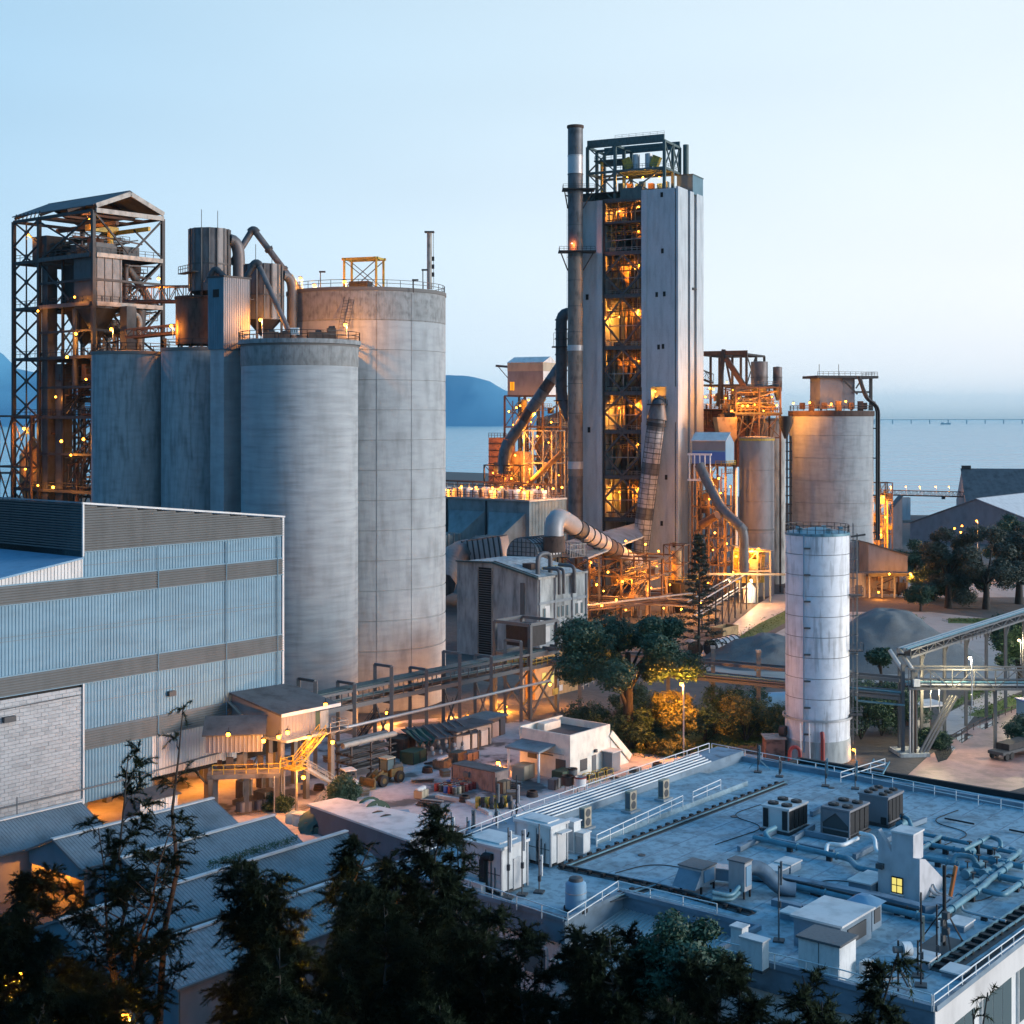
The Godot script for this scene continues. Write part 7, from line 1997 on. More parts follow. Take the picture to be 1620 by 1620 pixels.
	# container, drums, goods
	var co := thing("shipping_container", "rust pink shipping container behind the rows of oil drums", "container", Vector3(-2.05, 0, -181.7), TH)
	b = B.new()
	b.ribbed(Vector3(0, 0.1, -7.2), Vector3.BACK, Vector3.UP, 7.2, 2.45, 0.42, 0.06)
	b.xf = Transform3D.IDENTITY
	put(co, "side_sheet", b, "container")
	blk(co, "box", Vector3(1.25, 1.3, -3.6), Vector3(2.4, 2.4, 7.1), "container")
	blk(co, "end_doors", Vector3(1.25, 1.3, 0), Vector3(2.3, 2.3, 0.12), "container")
	blk(co, "roof", Vector3(1.22, 2.58, -3.6), Vector3(2.6, 0.12, 7.3), "dark_roof")
	for z in [-7.2, 0.0]:
		bar(co, "corner_post", Vector3(-0.06, 0, z), Vector3(-0.06, 2.6, z), 0.16, 0.16, "container")
	blk(co, "air_unit", Vector3(-0.25, 1.7, -4.6), Vector3(0.4, 0.6, 0.9), "mid_grey")
	drums()
	var k := 0
	for q in [["grey corrugated roofed store with two pale doors under the pipe rack", 752, 1184, 7.6, 2.8, 3.4, "galvanized", "dark_roof"], ["low long roofed store farther back by the rack tower", 770, 1170, 9.0, 2.6, 3.0, "clad_grey", "sheet_roof"]]:
		var s := thing("store_shed", q[0], "shed", on(q[1], q[2]), TH)
		blk(s, "wall", Vector3(0, q[4] / 2, -2), Vector3(q[3], q[4], 3.6), q[6])
		bar(s, "roof", Vector3(-q[3] / 2 - 0.3, q[4] + 0.15, -2), Vector3(q[3] / 2 + 0.3, q[4] + 0.3, -2), 4.4, 0.14, q[7])
		for x in [-1.8, 0.2, 2.2]:
			blk(s, "door", Vector3(x, 1.1, -0.15), Vector3(1.5, 2.1, 0.12), "clad_white")
			blk(s, "door_post", Vector3(x + 0.95, 1.2, -0.12), Vector3(0.16, 2.4, 0.14), "dark_steel")
	var rs := thing("rag_shelter", "sagging open shelter with a green tarpaulin over its left end", "shelter", on(700, 1192), TH - 0.25)
	b = B.new()
	b.beam(Vector3(0.5, 3.4, -3.4), Vector3(0.5, 2.4, 1.2), 10.5, 0.12)
	put(rs, "roof", b, "dark_roof")
	for i in 7:
		bar(rs, "roof_pole", Vector3(-4 + 1.4 * i, 3.6, -3.2), Vector3(-4.3 + 1.4 * i, 2.65, 1.1), 0.16, 0.14, "mid_grey")
	for q in [[-4.5, 1.0], [0.5, 1.0], [5.4, 1.0], [-4.5, -3.2], [5.4, -3.2]]:
		bar(rs, "post", Vector3(q[0], 0, q[1]), Vector3(q[0], 2.6, q[1]), 0.18, 0.18, "wood")
	b = B.new()
	for i in 6:
		var x0 := -5.2 + i * 0.5
		b.quad(Vector3(x0, 2.7 - 0.9 * (i % 2), 1.5), Vector3(x0 + 0.5, 2.7 - 0.9 * ((i + 1) % 2), 1.6), Vector3(x0 + 0.7, 3.5, -1.8), Vector3(x0 + 0.2, 3.5 + 0.1 * (i % 2), -1.8))
	put(rs, "tarpaulin", b, "tarp")
	for row in 3:
		for i in 6:
			node(rs, "bottle", ball, "clad_white" if (i + row) % 3 else "mid_grey", Transform3D(Basis.IDENTITY.scaled(Vector3(0.28, 0.35, 0.28)), Vector3(-3.4 + 1.25 * i, 0.5 + 0.6 * row, 0.9 - 0.3 * row)))
	for q in [["green skip beside the tarpaulin shelter", 654, 1206, 3.2, 1.6, "green"], ["wooden crate of pale sacks left of the container", 700, 1215, 2.4, 1.1, "wood"], ["low flat crate with a red lid behind the container", 740, 1202, 2.6, 1.0, "container"], ["stack of timber boards at the shelter's right", 724, 1205, 2.2, 1.3, "wood"], ["rusty fenced pen against the big silo's foot", 636, 1196, 3.4, 2.6, "rust"], ["dark green bin under the white building's canopy", 890, 1240, 2.4, 1.7, "green"], ["grey square box right of the green bin", 877, 1248, 1.5, 1.2, "mid_grey"], ["pale pallet of bags on the open yard", 666, 1262, 1.6, 0.9, "clad_tan"], ["wooden stand of sheets at the container's end", 796, 1254, 1.6, 1.4, "wood"], ["stack of old window frames under the canopy", 828, 1232, 2.6, 1.8, "clad_tan"]]:
		k += 1
		var s := thing("crate", q[0], "crate", on(q[1], q[2]), TH + 0.1 * (k % 3))
		blk(s, "case", Vector3(0, q[4] / 2 + 0.1, 0), Vector3(q[3], q[4], q[3] * 0.7), q[5])
		for x in [-0.5, 0.0, 0.5]:
			blk(s, "batten", Vector3(x * q[3] * 0.92, q[4] / 2 + 0.1, q[3] * 0.35), Vector3(0.12, q[4] + 0.04, 0.1), "dark_steel" if k % 2 else q[5])
		blk(s, "skid", Vector3(0, 0.06, 0), Vector3(q[3] * 0.9, 0.12, q[3] * 0.6), "wood")
		if k in [2, 8]:
			for i in 5:
				node(s, "sack", ball, "clad_white", Transform3D(Basis.IDENTITY.scaled(Vector3(0.42, 0.25, 0.35)), Vector3(-q[3] * 0.36 + i * q[3] * 0.18, q[4] + 0.25, 0.15 * (i % 2))))
	for q in [["rusty round pot on legs in front of the white building", 898, 1252, "rust", 0.8], ["red topped white drum on legs near the roof rail", 918, 1254, "clad_white", 0.75], ["dull grey pot beside the rusty one", 906, 1240, "mid_grey", 0.6]]:
		var s := thing("pot", q[0], "pot", on(q[1], q[2]))
		b = B.new()
		b.lathe([V(0.5 * q[4], 0.7), V(q[4], 0.9), V(q[4], 2.0), V(q[4] * 0.9, 2.0), V(q[4] * 0.85, 1.0)], Vector3.ZERO, 18)
		put(s, "bowl", b, q[3])
		put(s, "rim", band(q[4] * 1.05, 1.85, 0.15, 18), "red" if q[3] == "clad_white" else "dark_steel")
		for i in 3:
			rod(s, "leg", Vector3(cos(i * 2.1) * q[4] * 0.8, 0, sin(i * 2.1) * q[4] * 0.8), Vector3(cos(i * 2.1) * q[4] * 0.7, 0.9, sin(i * 2.1) * q[4] * 0.7), 0.06, "pale_steel")
	for q in [["yellow frame trolley by the side window, leftmost", 932, 1240], ["yellow frame trolley by the side door, middle one", 946, 1236], ["yellow frame trolley beside the porch, rightmost", 960, 1232]]:
		var s := thing("trolley", q[0], "trolley", on(q[1], q[2]), TH)
		frame(s, [-0.7, 0.7], [-0.5, 0.5], [0.0, 0.7, 1.3], 0.08, "yellow")
		blk(s, "tray", Vector3(0, 0.75, 0), Vector3(1.4, 0.08, 1.0), "steel")
		blk(s, "gear", Vector3(0.1, 1.0, 0), Vector3(0.7, 0.4, 0.5), "dark_steel")
	var ty := thing("float_heap", "heap of yellow and black floats at the yard kerb", "floats", on(781, 1278), 0.2)
	for i in 16:
		var p := Vector3(-1.9 + 0.55 * (i % 8), 0.4 + 0.55 * (i / 8), 0.3 * sin(i * 2.0) + 0.5 * (i % 2))
		put(ty, "float", tub(p - Vector3(0.2, 0, 0.1), p + Vector3(0.2, 0.05, 0.1), 0.45), ["yellow", "black", "yellow", "dark_grey"][i % 4])
	var kb := thing("kerb_beam", "long pale kerb beam lying between the drums and the floats", "kerb", Vector3.ZERO)
	var kp := px([V(690, 1262), V(740, 1270), V(776, 1290)])
	for i in 2:
		bar(kb, "kerb_stone", kp[i] + Vector3(0, 0.2, 0), kp[i + 1] + Vector3(0, 0.2, 0), 0.5, 0.4, "concrete_tower")
	for q in [["flat stack of grey pallets left of the loader", 520, 1205, 0], ["leaning stack of rusty plates by the pipe store", 618, 1212, 1], ["rusty coil of wire by the tarpaulin shelter", 676, 1222, 2], ["low heap of scrap bars below the shelter", 690, 1208, 1], ["pallet stack left of the container", 704, 1228, 0], ["coil of hose in front of the oil drums", 735, 1268, 2], ["scrap plates at the container's right end", 806, 1245, 1], ["pallet stack by the white building's left post", 810, 1262, 0], ["rusty coil by the canopy", 842, 1260, 2], ["scrap bars along the kerb beam's left end", 680, 1275, 1], ["pallet stack near the forklift", 575, 1258, 0], ["coil of cable at the stair foot", 505, 1250, 2], ["scrap bars at the porch", 985, 1232, 1], ["red pallet stack on the pink yard, right", 1005, 1225, 0], ["rusty coil on the pink yard, farthest right", 1040, 1215, 2], ["scrap plates behind the drums' left end", 668, 1238, 1]]:
		var s := thing(["pallet_stack", "scrap_heap", "coil"][q[3]], q[0], ["pallets", "scrap", "coil"][q[3]], on(q[1], q[2]), rng.randf() * 3.0)
		for i in 5:
			match q[3]:
				0: blk(s, "pallet", Vector3(0.06 * (i % 2), 0.09 + 0.18 * i, 0), Vector3(1.3, 0.12, 1.1), "wood" if i % 2 else "concrete_grime", 0.06 * i)
				1: bar(s, "bar", Vector3(-1.4, 0.1 + 0.12 * i, -0.8 + 0.4 * i), Vector3(1.5, 0.16 + 0.1 * i, -0.7 + 0.3 * i + 0.3 * sin(i * 3.0)), 0.35, 0.1, ["rust", "steel", "rust", "dark_steel", "pale_steel"][i])
				2: put(s, "turn", band(0.75 - 0.03 * i, 0.02 + 0.14 * i, 0.13, 16), ["rust", "dark_steel"][i % 2])
	# boundary wall and low flat roof in front of the yard
	var fr := thing("flat_roof_store", "long low store with a pale flat roof below the yard", "building", on(486, 1290, 3.2) * Vector3(1, 0, 1), 0.0)
	var r0 := on(486, 1272, 3.2) - fr.position
	var r1 := on(534, 1262, 3.2) - fr.position
	var r2 := on(718, 1300, 3.2) - fr.position
	var r3 := on(648, 1330, 3.2) - fr.position
	b = B.new()
	b.prism([V(r0.x, r0.z), V(r1.x, r1.z), V(r2.x, r2.z), V(r3.x, r3.z)], Vector3(0, 3.0, 0), Vector3.RIGHT, Vector3.BACK, Vector3(0, 0.22, 0))
	put(fr, "roof", b, "clad_white")
	b = B.new()
	b.prism([V(r0.x + 0.3, r0.z - 0.3), V(r1.x, r1.z), V(r2.x - 0.3, r2.z), V(r3.x, r3.z - 0.4)], Vector3(0, 0, 0), Vector3.RIGHT, Vector3.BACK, Vector3(0, 3.0, 0))
	put(fr, "wall", b, "head_house")
	# cable reels and tarped goods between the sheds and the store
	for q in [["large cable reel with green edged flanges", 590, 1316, 1.9, "green", "clad_white"], ["blue faced cable reel partly behind the shed roof", 560, 1322, 1.2, "blue", "clad_white"], ["rusty cable reel with blue spokes by the tree", 604, 1334, 1.7, "rust", "blue"]]:
		var s := thing("cable_reel", q[0], "reel", on(q[1], q[2]), 0.6)
		for z in [-0.9, 0.9]:
			put(s, "flange", tub(Vector3(0, q[3], z - 0.08), Vector3(0, q[3], z + 0.08), q[3]), q[4])
		put(s, "drum", tub(Vector3(0, q[3], -0.85), Vector3(0, q[3], 0.85), q[3] * 0.85), q[5])
		for i in 4:
			bar(s, "spoke", Vector3(cos(i * 0.8) * q[3] * 0.8, q[3] + sin(i * 0.8) * q[3] * 0.8, 1.02), Vector3(-cos(i * 0.8) * q[3] * 0.8, q[3] - sin(i * 0.8) * q[3] * 0.8, 1.02), 0.1, 0.05, q[5])
	var tp := thing("tarped_stack", "rounded stack under a teal tarpaulin below the yard wall", "tarpaulin", on(506, 1312), 0.5)
	b = B.new()
	var rows := []
	for j in 8:
		var row := []
		for i in 25:
			var an := TAU * i / 24
			var rr := 2.1 * sin(minf(1.0, j / 6.0) * PI / 2) * (1.0 + 0.09 * sin(an * 5 + j) + 0.05 * sin(an * 11))
			row.append(Vector3(cos(an) * rr * 1.2, 2.5 * cos(minf(1.0, j / 6.5) * PI / 2) + 0.12 * sin(an * 7 + j * 2), sin(an) * rr))
		rows.append(row)
	b.grid(rows)
	put(tp, "tarpaulin", b, "tarp")
	for i in 3:
		rod(tp, "rope", Vector3(-2.2, 1.2, -0.8 + 0.8 * i), Vector3(2.2, 1.2, -0.6 + 0.8 * i), 0.04, "wood")
	var tb := thing("tarped_row", "long low goods under blue and white sheeting behind the sheds", "tarpaulin", on(470, 1302), -0.55)
	b = B.new()
	for i in 10:
		b.lathe([V(1.0, 0), V(0.95, 0.9), V(0.5, 1.25), V(0, 1.3)], Vector3(-0.5 + 1.3 * i, 0, 0.3 * sin(i * 1.7)), 10)
	put(tb, "sheeting", b, "clad_blue")
	b = B.new()
	for i in 5:
		b.box(Vector3(0.6 + 2.5 * i, 1.25, 0.2), Vector3(1.2, 0.15, 1.6), Basis(Vector3.UP, 0.4 * i))
	put(tb, "white_sheet", b, "clad_white")
	var db := thing("dark_box", "black container with a pale lid between the reels", "container", on(622, 1322), 0.2)
	blk(db, "box", Vector3(0, 1.2, 0), Vector3(3.6, 2.4, 2.4), "dark_grey")
	blk(db, "lid", Vector3(0, 2.46, 0), Vector3(3.8, 0.12, 2.6), "clad_blue")
	for q in [["grey drum cluster beside the open floor, left", 388, 1285], ["grey drum cluster beside the open floor, right", 415, 1282]]:
		var s := thing("drum_pallet", q[0], "pallet", on(q[1], q[2]), 0.4)
		blk(s, "pallet", Vector3(0, 0.08, 0), Vector3(2.2, 0.16, 1.6), "wood")
		for i in 5:
			rod(s, "can", Vector3(-0.8 + 0.4 * i, 0.16, 0.3 * (i % 2)), Vector3(-0.8 + 0.4 * i, 1.3, 0.3 * (i % 2)), 0.32, ["dark_grey", "clad_grey"][i % 2])
	for q in [[800, 1118, 232, 60, "high at the pipe rack's far end"], [716, 1112, 228, 50, "behind the rack at the silo's foot"], [870, 1083, 236, 60, "on the wall behind the rack tower"], [612, 1128, 222, 50, "between the rack and the big silo"], [741, 1133, 228, 60, "low under the rack, left of the tower"], [782, 1092, 240, 50, "by the concrete hall's foot"], [1008, 1158, 212, 40, "on the ground under the big tree"]]:
		lamp(at(q[0], q[1], q[2]), "sodium lamp under the pipe rack, " + q[4], "sodium lamps under the pipe rack", q[3] * 0.6)
	lamp(at(788, 1207, 193.5), "low glaring lamp beside the container's far corner", "", 26.0, 0.8)
	lamp(at(1078, 1082, 201), "lamp post lighting the small tree tinted yellow for lamplight", "", 170.0, 10.0)
	var hall := thing("ochre_annex", "ochre lit annex wall with two small bright windows behind the rack", "building", at(858, 1110, 243) * Vector3(1, 0, 1), TH)
	blk(hall, "wall", Vector3(4, 4, -1), Vector3(12, 8, 2), "refractory")
	for x in [0.4, 2.6, 6.6]:
		blk(hall, "lit_window", Vector3(x, 3.2, 0.03), Vector3(0.9, 2.0, 0.1), "lit_window")
	railing(hall, "ramp_rail", [Vector3(6, 0.6, 3), Vector3(12, 1.4, 3)], "pale_steel", 1.1, 1.4, 0.08)

func loader(p: Vector3) -> void:   # wheel loader, bucket toward the left of the picture
	var t := thing("wheel_loader", "yellow wheel loader with its bucket lowered", "loader", p, TH)
	blk(t, "rear_body", Vector3(1.7, 1.35, 0), Vector3(2.2, 1.0, 1.9), "dull_yellow")
	blk(t, "engine_hood", Vector3(2.0, 2.0, 0), Vector3(1.7, 0.5, 1.5), "dark_grey")
	blk(t, "front_frame", Vector3(-0.7, 1.1, 0), Vector3(1.8, 0.8, 1.3), "dull_yellow")
	for q in [[-0.45, -0.7], [-0.45, 0.7], [0.9, -0.7], [0.9, 0.7]]:
		bar(t, "cab_post", Vector3(q[0] + 0.5, 1.6, q[1]), Vector3(q[0] + 0.5, 3.2, q[1]), 0.1, 0.1, "black")
	blk(t, "cab_glass", Vector3(0.72, 2.4, 0), Vector3(1.25, 1.3, 1.3), "glass")
	blk(t, "cab_roof", Vector3(0.72, 3.25, 0), Vector3(1.6, 0.14, 1.6), "clad_tan")
	for x in [-1.1, 1.9]:
		for s in [-1.0, 1.0]:
			var w := put(t, "wheel", tub(Vector3(x, 0.75, s * 1.05 - 0.28), Vector3(x, 0.75, s * 1.05 + 0.28), 0.75), "black")
			put(w, "rim", tub(Vector3(x, 0.75, s * 1.05 - 0.3), Vector3(x, 0.75, s * 1.05 + 0.3), 0.36), "dull_yellow")
	for s in [-0.5, 0.5]:
		bar(t, "lift_arm", Vector3(-0.5, 1.8, s), Vector3(-2.9, 0.7, s), 0.2, 0.35, "dull_yellow")
	var b := B.new()
	b.prism([V(0, 0), V(-1.3, 0.05), V(-1.25, 0.2), V(-0.3, 0.3), V(-0.2, 1.1), V(0.05, 1.2)], Vector3(-2.7, 0.08, -1.35), Vector3.RIGHT, Vector3.UP, Vector3(0, 0, 2.7))
	put(t, "bucket", b, "dull_yellow")

func drums() -> void:
	var proto: Node3D = null
	var cols := ["red", "red", "orange", "dark_grey", "rust", "red", "blue", "red", "clad_tan"]
	var words := {"red": "red", "orange": "orange", "dark_grey": "black", "rust": "rusty brown", "blue": "dark blue", "clad_tan": "tan"}
	var ords := ["first", "second", "third", "fourth", "fifth", "sixth", "seventh", "eighth", "ninth"]
	var b := B.new()
	b.lathe([V(0, 0), V(0.29, 0), V(0.3, 0.02), V(0.3, 0.28), V(0.315, 0.3), V(0.3, 0.32), V(0.3, 0.58), V(0.315, 0.6), V(0.3, 0.62), V(0.3, 0.88), V(0.27, 0.88), V(0.27, 0.86), V(0, 0.86)], Vector3.ZERO, 16)
	var m := b.mesh()
	var lid := band(0.29, 0.86, 0.04, 16).mesh()
	var o := on(690, 1251)
	for j in 5:
		for i in 9:
			if (i == 8 and j == 4) or (i == 7 and j == 4):
				continue
			var col: String = cols[(i * 5 + j * 3 + (i * j) % 2) % 9]
			var p := o + Vector3(0.631, 0, -0.776) * (i * 0.74 + 0.08 * rng.randf()) + Vector3(0.776, 0, 0.631) * (j * 0.76 + 0.08 * rng.randf())
			var t := thing("oil_drum", "%s oil drum, %s in the %s row from the container side" % [words[col], ords[j], ords[8 - i]], "drum", p, rng.randf(), "oil drums in front of the container")
			node(t, "barrel", m, col)
			node(t, "rim", lid, "pale_steel" if (i + j) % 3 else col)

# ---- row of sheds, bottom left
func sheds() -> void:
	var o := Vector3(-43.9, 0, -139)
	var word := ["first of five parallel sheds, nearest the blockwork wall", "second of five, with an amber lit open gable", "third of five parallel sheds, in the middle", "fourth of five parallel sheds, with weeds along its gutter", "fifth of five parallel sheds, nearest the camera"]
	var z := [-9.8, 0.0, 10.0, 19.8, 30.0]
	var x0 := [-6.0, 0.0, 0.6, -12.5, -12.4]
	var x1 := [9.8, 19.3, 19.0, 19.6, 14.0]
	for i in 5:
		var t := thing("long_shed", "long blue grey shed, " + word[i], "shed", o, TH, "parallel sheds")
		var hr := 6.6
		var he := 4.7
		var hw := 4.5
		for s in [-1.0, 1.0]:
			var n := 12
			for k in 2:                                        # two courses of sheets on each slope
				var b := B.new()
				var za: float = z[i] + s * hw * k * 0.5
				var zb: float = z[i] + s * (hw * (k + 1) * 0.5 + 0.12)
				var ya := lerpf(hr, he, k * 0.5) - 0.03 * k
				var yb := lerpf(hr, he, (k + 1) * 0.5) - 0.06 - 0.03 * k
				var m := Vector3(0, za - zb, 0).length()
				var y := Vector3(0, ya - yb, za - zb)
				if s > 0:
					b.ribbed(Vector3(x0[i], yb, zb), Vector3.RIGHT, y.normalized(), x1[i] - x0[i], y.length(), 0.36, 0.045)
				else:
					b.ribbed(Vector3(x1[i], yb, zb), Vector3.LEFT, y.normalized(), x1[i] - x0[i], y.length(), 0.36, 0.045)
				put(t, "roof_sheet", b, "sheet_roof" if i != 4 else "worn_roof")
		bar(t, "ridge_cap", Vector3(x0[i] - 0.1, hr + 0.08, z[i]), Vector3(x1[i] + 0.1, hr + 0.08, z[i]), 0.5, 0.14, "clad_white")
		bar(t, "gutter", Vector3(x0[i], he - 0.1, z[i] + hw + 0.2), Vector3(x1[i], he - 0.1, z[i] + hw + 0.2), 0.25, 0.2, "mid_grey")
		for e in [x0[i], x1[i]]:
			var b := B.new()
			b.prism([V(z[i] - hw, he - 1.2 if i == 1 and e == x0[i] else 0.0), V(z[i] + hw, he - 1.2 if i == 1 and e == x0[i] else 0.0), V(z[i] + hw, he - 0.08), V(z[i], hr - 0.1), V(z[i] - hw, he - 0.08)], Vector3(e + (0.3 if e == x0[i] else -0.4), 0, 0), Vector3.BACK, Vector3.UP, Vector3(0.12, 0, 0))
			put(t, "gable_wall", b, "clad_teal")
		for s in [-1.0, 1.0]:
			blk(t, "side_wall", Vector3((x0[i] + x1[i]) / 2, he / 2 - 0.1, z[i] + s * (hw - 0.1)), Vector3(x1[i] - x0[i] - 1.0, he - 0.3, 0.15), "clad_grey")
			bar(t, "verge_trim", Vector3(x0[i] - 0.05, hr + 0.02, z[i]), Vector3(x0[i] - 0.05, he, z[i] + s * hw), 0.14, 0.22, "mid_grey")
	var base := Transform3D(Basis(Vector3.UP, TH), o)
	for q in [[Vector3(4.0, 0, -3.0), "stacked shelf goods in the amber lit shed, left"], [Vector3(5.0, 0, -0.4), "bundled sacks in the amber lit shed, middle"], [Vector3(4.4, 0, 2.0), "round rolls in the amber lit shed, right"]]:
		var s := thing("stored_goods", q[1], "goods", base * (q[0] as Vector3), TH)
		for i in 3:
			blk(s, "box", Vector3(0.1 * i, 0.5 + 0.95 * i, 0), Vector3(1.8 - 0.3 * i, 0.9, 1.6), ["wood", "clad_tan", "refractory"][i])
	for q in [[Vector3(2.4, 3.6, -1.6), 26, "in the open gable of the second shed, left"], [Vector3(8.0, 3.6, 2.0), 30, "in the open gable of the second shed, right"], [Vector3(3.0, 3.2, 11.5), 6, "small, by the reel inside the third shed"]]:
		lamp(base * (q[0] as Vector3), "amber lamp " + q[2], "lamps inside the sheds", q[1])
	lamp(at(33, 1541, 88), "glaring street lamp among the trees, bottom left corner", "street lamps among the trees", 60.0, 7.0)
	lamp(at(198, 1608, 84), "glaring street lamp at the bottom edge under the left trees", "street lamps among the trees", 45.0, 5.0)
	lamp(at(540, 1510, 84), "lamp glimmering through the dark front trees", "street lamps among the trees", 50.0, 3.0, 0.1)
	var p := thing("thin_pole", "thin grey pole standing before the first shed's gable", "pole", on(27, 1392), 0.0)
	rod(p, "pole", Vector3.ZERO, Vector3(0, 8.4, 0), 0.06, "mid_grey")
	blk(p, "clamp", Vector3(0, 3.2, 0), Vector3(0.3, 0.3, 0.3), "mid_grey")

# ---- the flat roofed office building in front, with everything on its roof
func roof_box(o: Node3D, called: String, c: Vector3, s: Vector3, m: String, lid := "") -> void:   # box standing at c
	blk(o, called, c + Vector3(0, s.y / 2, 0), s, m)
	if lid:
		blk(o, "lid", c + Vector3(0, s.y + 0.05, 0), Vector3(s.x + 0.16, 0.1, s.z + 0.16), lid)

func office() -> void:
	var H := 13.0
	var t := thing("office_building", "flat roofed office building filling the lower right, roof crowded with plant", "building", Vector3(-8.86, 0, -110.14), TH)
	var out := [V(-1.5, 0), V(46.4, 0), V(46.4, 42.6), V(0, 42.6), V(0, 28.2), V(5.4, 28.2), V(5.4, 17.2), V(-1.5, 17.2)]
	var b := B.new()
	b.prism(out.map(func(p): return V(p.x + (0.5 if p.x < 6 else -0.5), p.y + (0.4 if p.y < 1 else (-0.4 if p.y > 42 else 0.0)))), Vector3(0, 0, 0), Vector3.RIGHT, Vector3.BACK, Vector3(0, H - 1.6, 0))
	put(t, "wall", b, "white_paint")
	b = B.new()
	b.prism(out, Vector3(0, H - 1.6, 0), Vector3.RIGHT, Vector3.BACK, Vector3(0, 1.6, 0))
	put(t, "roof_slab", b, "membrane")
	for i in out.size():                                       # parapet kerb and fascia
		var p := Vector3(out[i].x, H, out[i].y)
		var q := Vector3(out[(i + 1) % 8].x, H, out[(i + 1) % 8].y)
		bar(t, "parapet_kerb", p + Vector3(0, 0.14, 0), q + Vector3(0, 0.14, 0), 0.34, 0.34 - 0.004 * i, "parapet")
		bar(t, "fascia", p - Vector3(0, 0.78, 0), q - Vector3(0, 0.78, 0), 0.1, 1.62 - 0.004 * i, "clad_white" if i == 2 else "parapet")
	for i in 15:                                                # laps of the roof sheets
		bar(t, "membrane_lap", Vector3(0.6 if i > 9 else 8.0, H + 0.006, 11.5 + 2.05 * i), Vector3(45.6, H + 0.006, 11.5 + 2.05 * i), 0.09, 0.014, "parapet")
	for q in [[20, 16, 34, 13], [12, 26, 24, 38], [30, 30, 42, 27], [9, 14, 17, 25], [26, 36, 40, 40]]:
		pipe(t, "loose_cable", [Vector3(q[0], H + 0.04, q[1]), Vector3((q[0] + q[2]) / 2.0, H + 0.04, q[1] + 0.8), Vector3((q[0] + q[2]) / 2.0 + 1, H + 0.04, q[3] - 0.6), Vector3(q[2], H + 0.04, q[3])], 0.035, "black", 2.0, 5)
	for q in [[14, 13], [28, 13], [42, 15], [11, 33], [25, 39], [40, 38]]:
		put(t, "roof_drain", tub(Vector3(q[0], H, q[1]), Vector3(q[0], H + 0.06, q[1]), 0.3), "dark_grey")
	# notch roof of ribbed sheet
	b = B.new()
	b.ribbed(Vector3(-3.2, H - 2.1, 28.0), Vector3.FORWARD, Vector3(1, 0.14, 0).normalized(), 10.7, 8.7, 0.34, 0.06)
	put(t, "ribbed_roof", b, "galvanized")
	# glazed flank on the right
	for i in 7:
		var x := 1.5 + 6.2 * i
		blk(t, "window", Vector3(x + 2.6, H - 3.6, 42.28), Vector3(4.9, 3.6, 0.2), "white_paint")
		for k in 3:
			blk(t, "pane", Vector3(x + 1.0 + 1.6 * k, H - 3.6, 42.36), Vector3(1.5, 3.4, 0.1), "glass")
	for i in 5:
		blk(t, "window", Vector3(-1.06, H - 3.4, 1.6 + 3.2 * i), Vector3(0.2, 2.0, 2.0), "white_paint")
		blk(t, "pane", Vector3(-1.16, H - 3.4, 1.6 + 3.2 * i), Vector3(0.08, 1.8, 1.8), "glass")
	# lower strip beyond the far parapet
	blk(t, "rear_terrace", Vector3(48.8, (H - 0.6) / 2, 25.5), Vector3(4.6, H - 0.6, 37), "membrane")
	bar(t, "rear_kerb", Vector3(51.2, H - 0.4, 7), Vector3(51.2, H - 0.4, 44), 0.4, 0.7, "black")
	bar(t, "rear_kerb", Vector3(46.8, H - 0.4, 6.9), Vector3(51.2, H - 0.4, 6.9), 0.4, 0.68, "black")
	bar(t, "far_upstand", Vector3(46.0, H + 0.25, 0.5), Vector3(46.0, H + 0.25, 42.4), 0.3, 0.5, "parapet")
	# raised strip and platform on the left
	var xa := hit(t, 950, 1338, 1, H).x
	blk(t, "raised_strip", Vector3(27, H + 0.5, 1.9), Vector3(38.4, 1.0, 3.0), "parapet")
	blk(t, "raised_platform", Vector3((xa + 38) / 2, H + 0.22, 6.0), Vector3(38 - xa, 0.44, 5.2), "membrane")
	for i in 5:
		rod(t, "strip_pipe", Vector3(12, H + 1.1 + 0.12 * i, 3.4 - 0.34 * i), Vector3(40, H + 1.1 + 0.12 * i, 3.4 - 0.34 * i), 0.07, "white_paint")
	# trenches with pipes
	var tr := thing("roof_trench", "dark pipe trench with support blocks running up the office roof", "trench", t.position, TH)
	var at13 := func(x, y, h = 0.0): return hit(t, x, y, 1, H + h)
	for q in [[888, 1375, 1240, 1240], [888, 1373, 1040, 1404], [1040, 1404, 1190, 1447], [960, 1425, 1036, 1403]]:
		var a: Vector3 = at13.call(q[0], q[1])
		var c: Vector3 = at13.call(q[2], q[3])
		bar(tr, "channel", a + Vector3(0, 0.02, 0), c + Vector3(0, 0.02, 0), 0.9, 0.06, "dark_grey")
		rod(tr, "pipe", a + Vector3(0, 0.2, 0), c + Vector3(0, 0.2, 0), 0.09, "dark_steel")
		rod(tr, "pipe", a + Vector3(0.25, 0.18, 0.2), c + Vector3(0.25, 0.18, 0.2), 0.07, "roof_pipe")
		var n := int(a.distance_to(c) / 1.15)
		for i in n:
			var p := a.lerp(c, (i + 0.5) / n)
			blk(tr, "support_block", p + Vector3(-0.25, 0.16, -0.3), Vector3(0.34, 0.3, 0.26), "black")
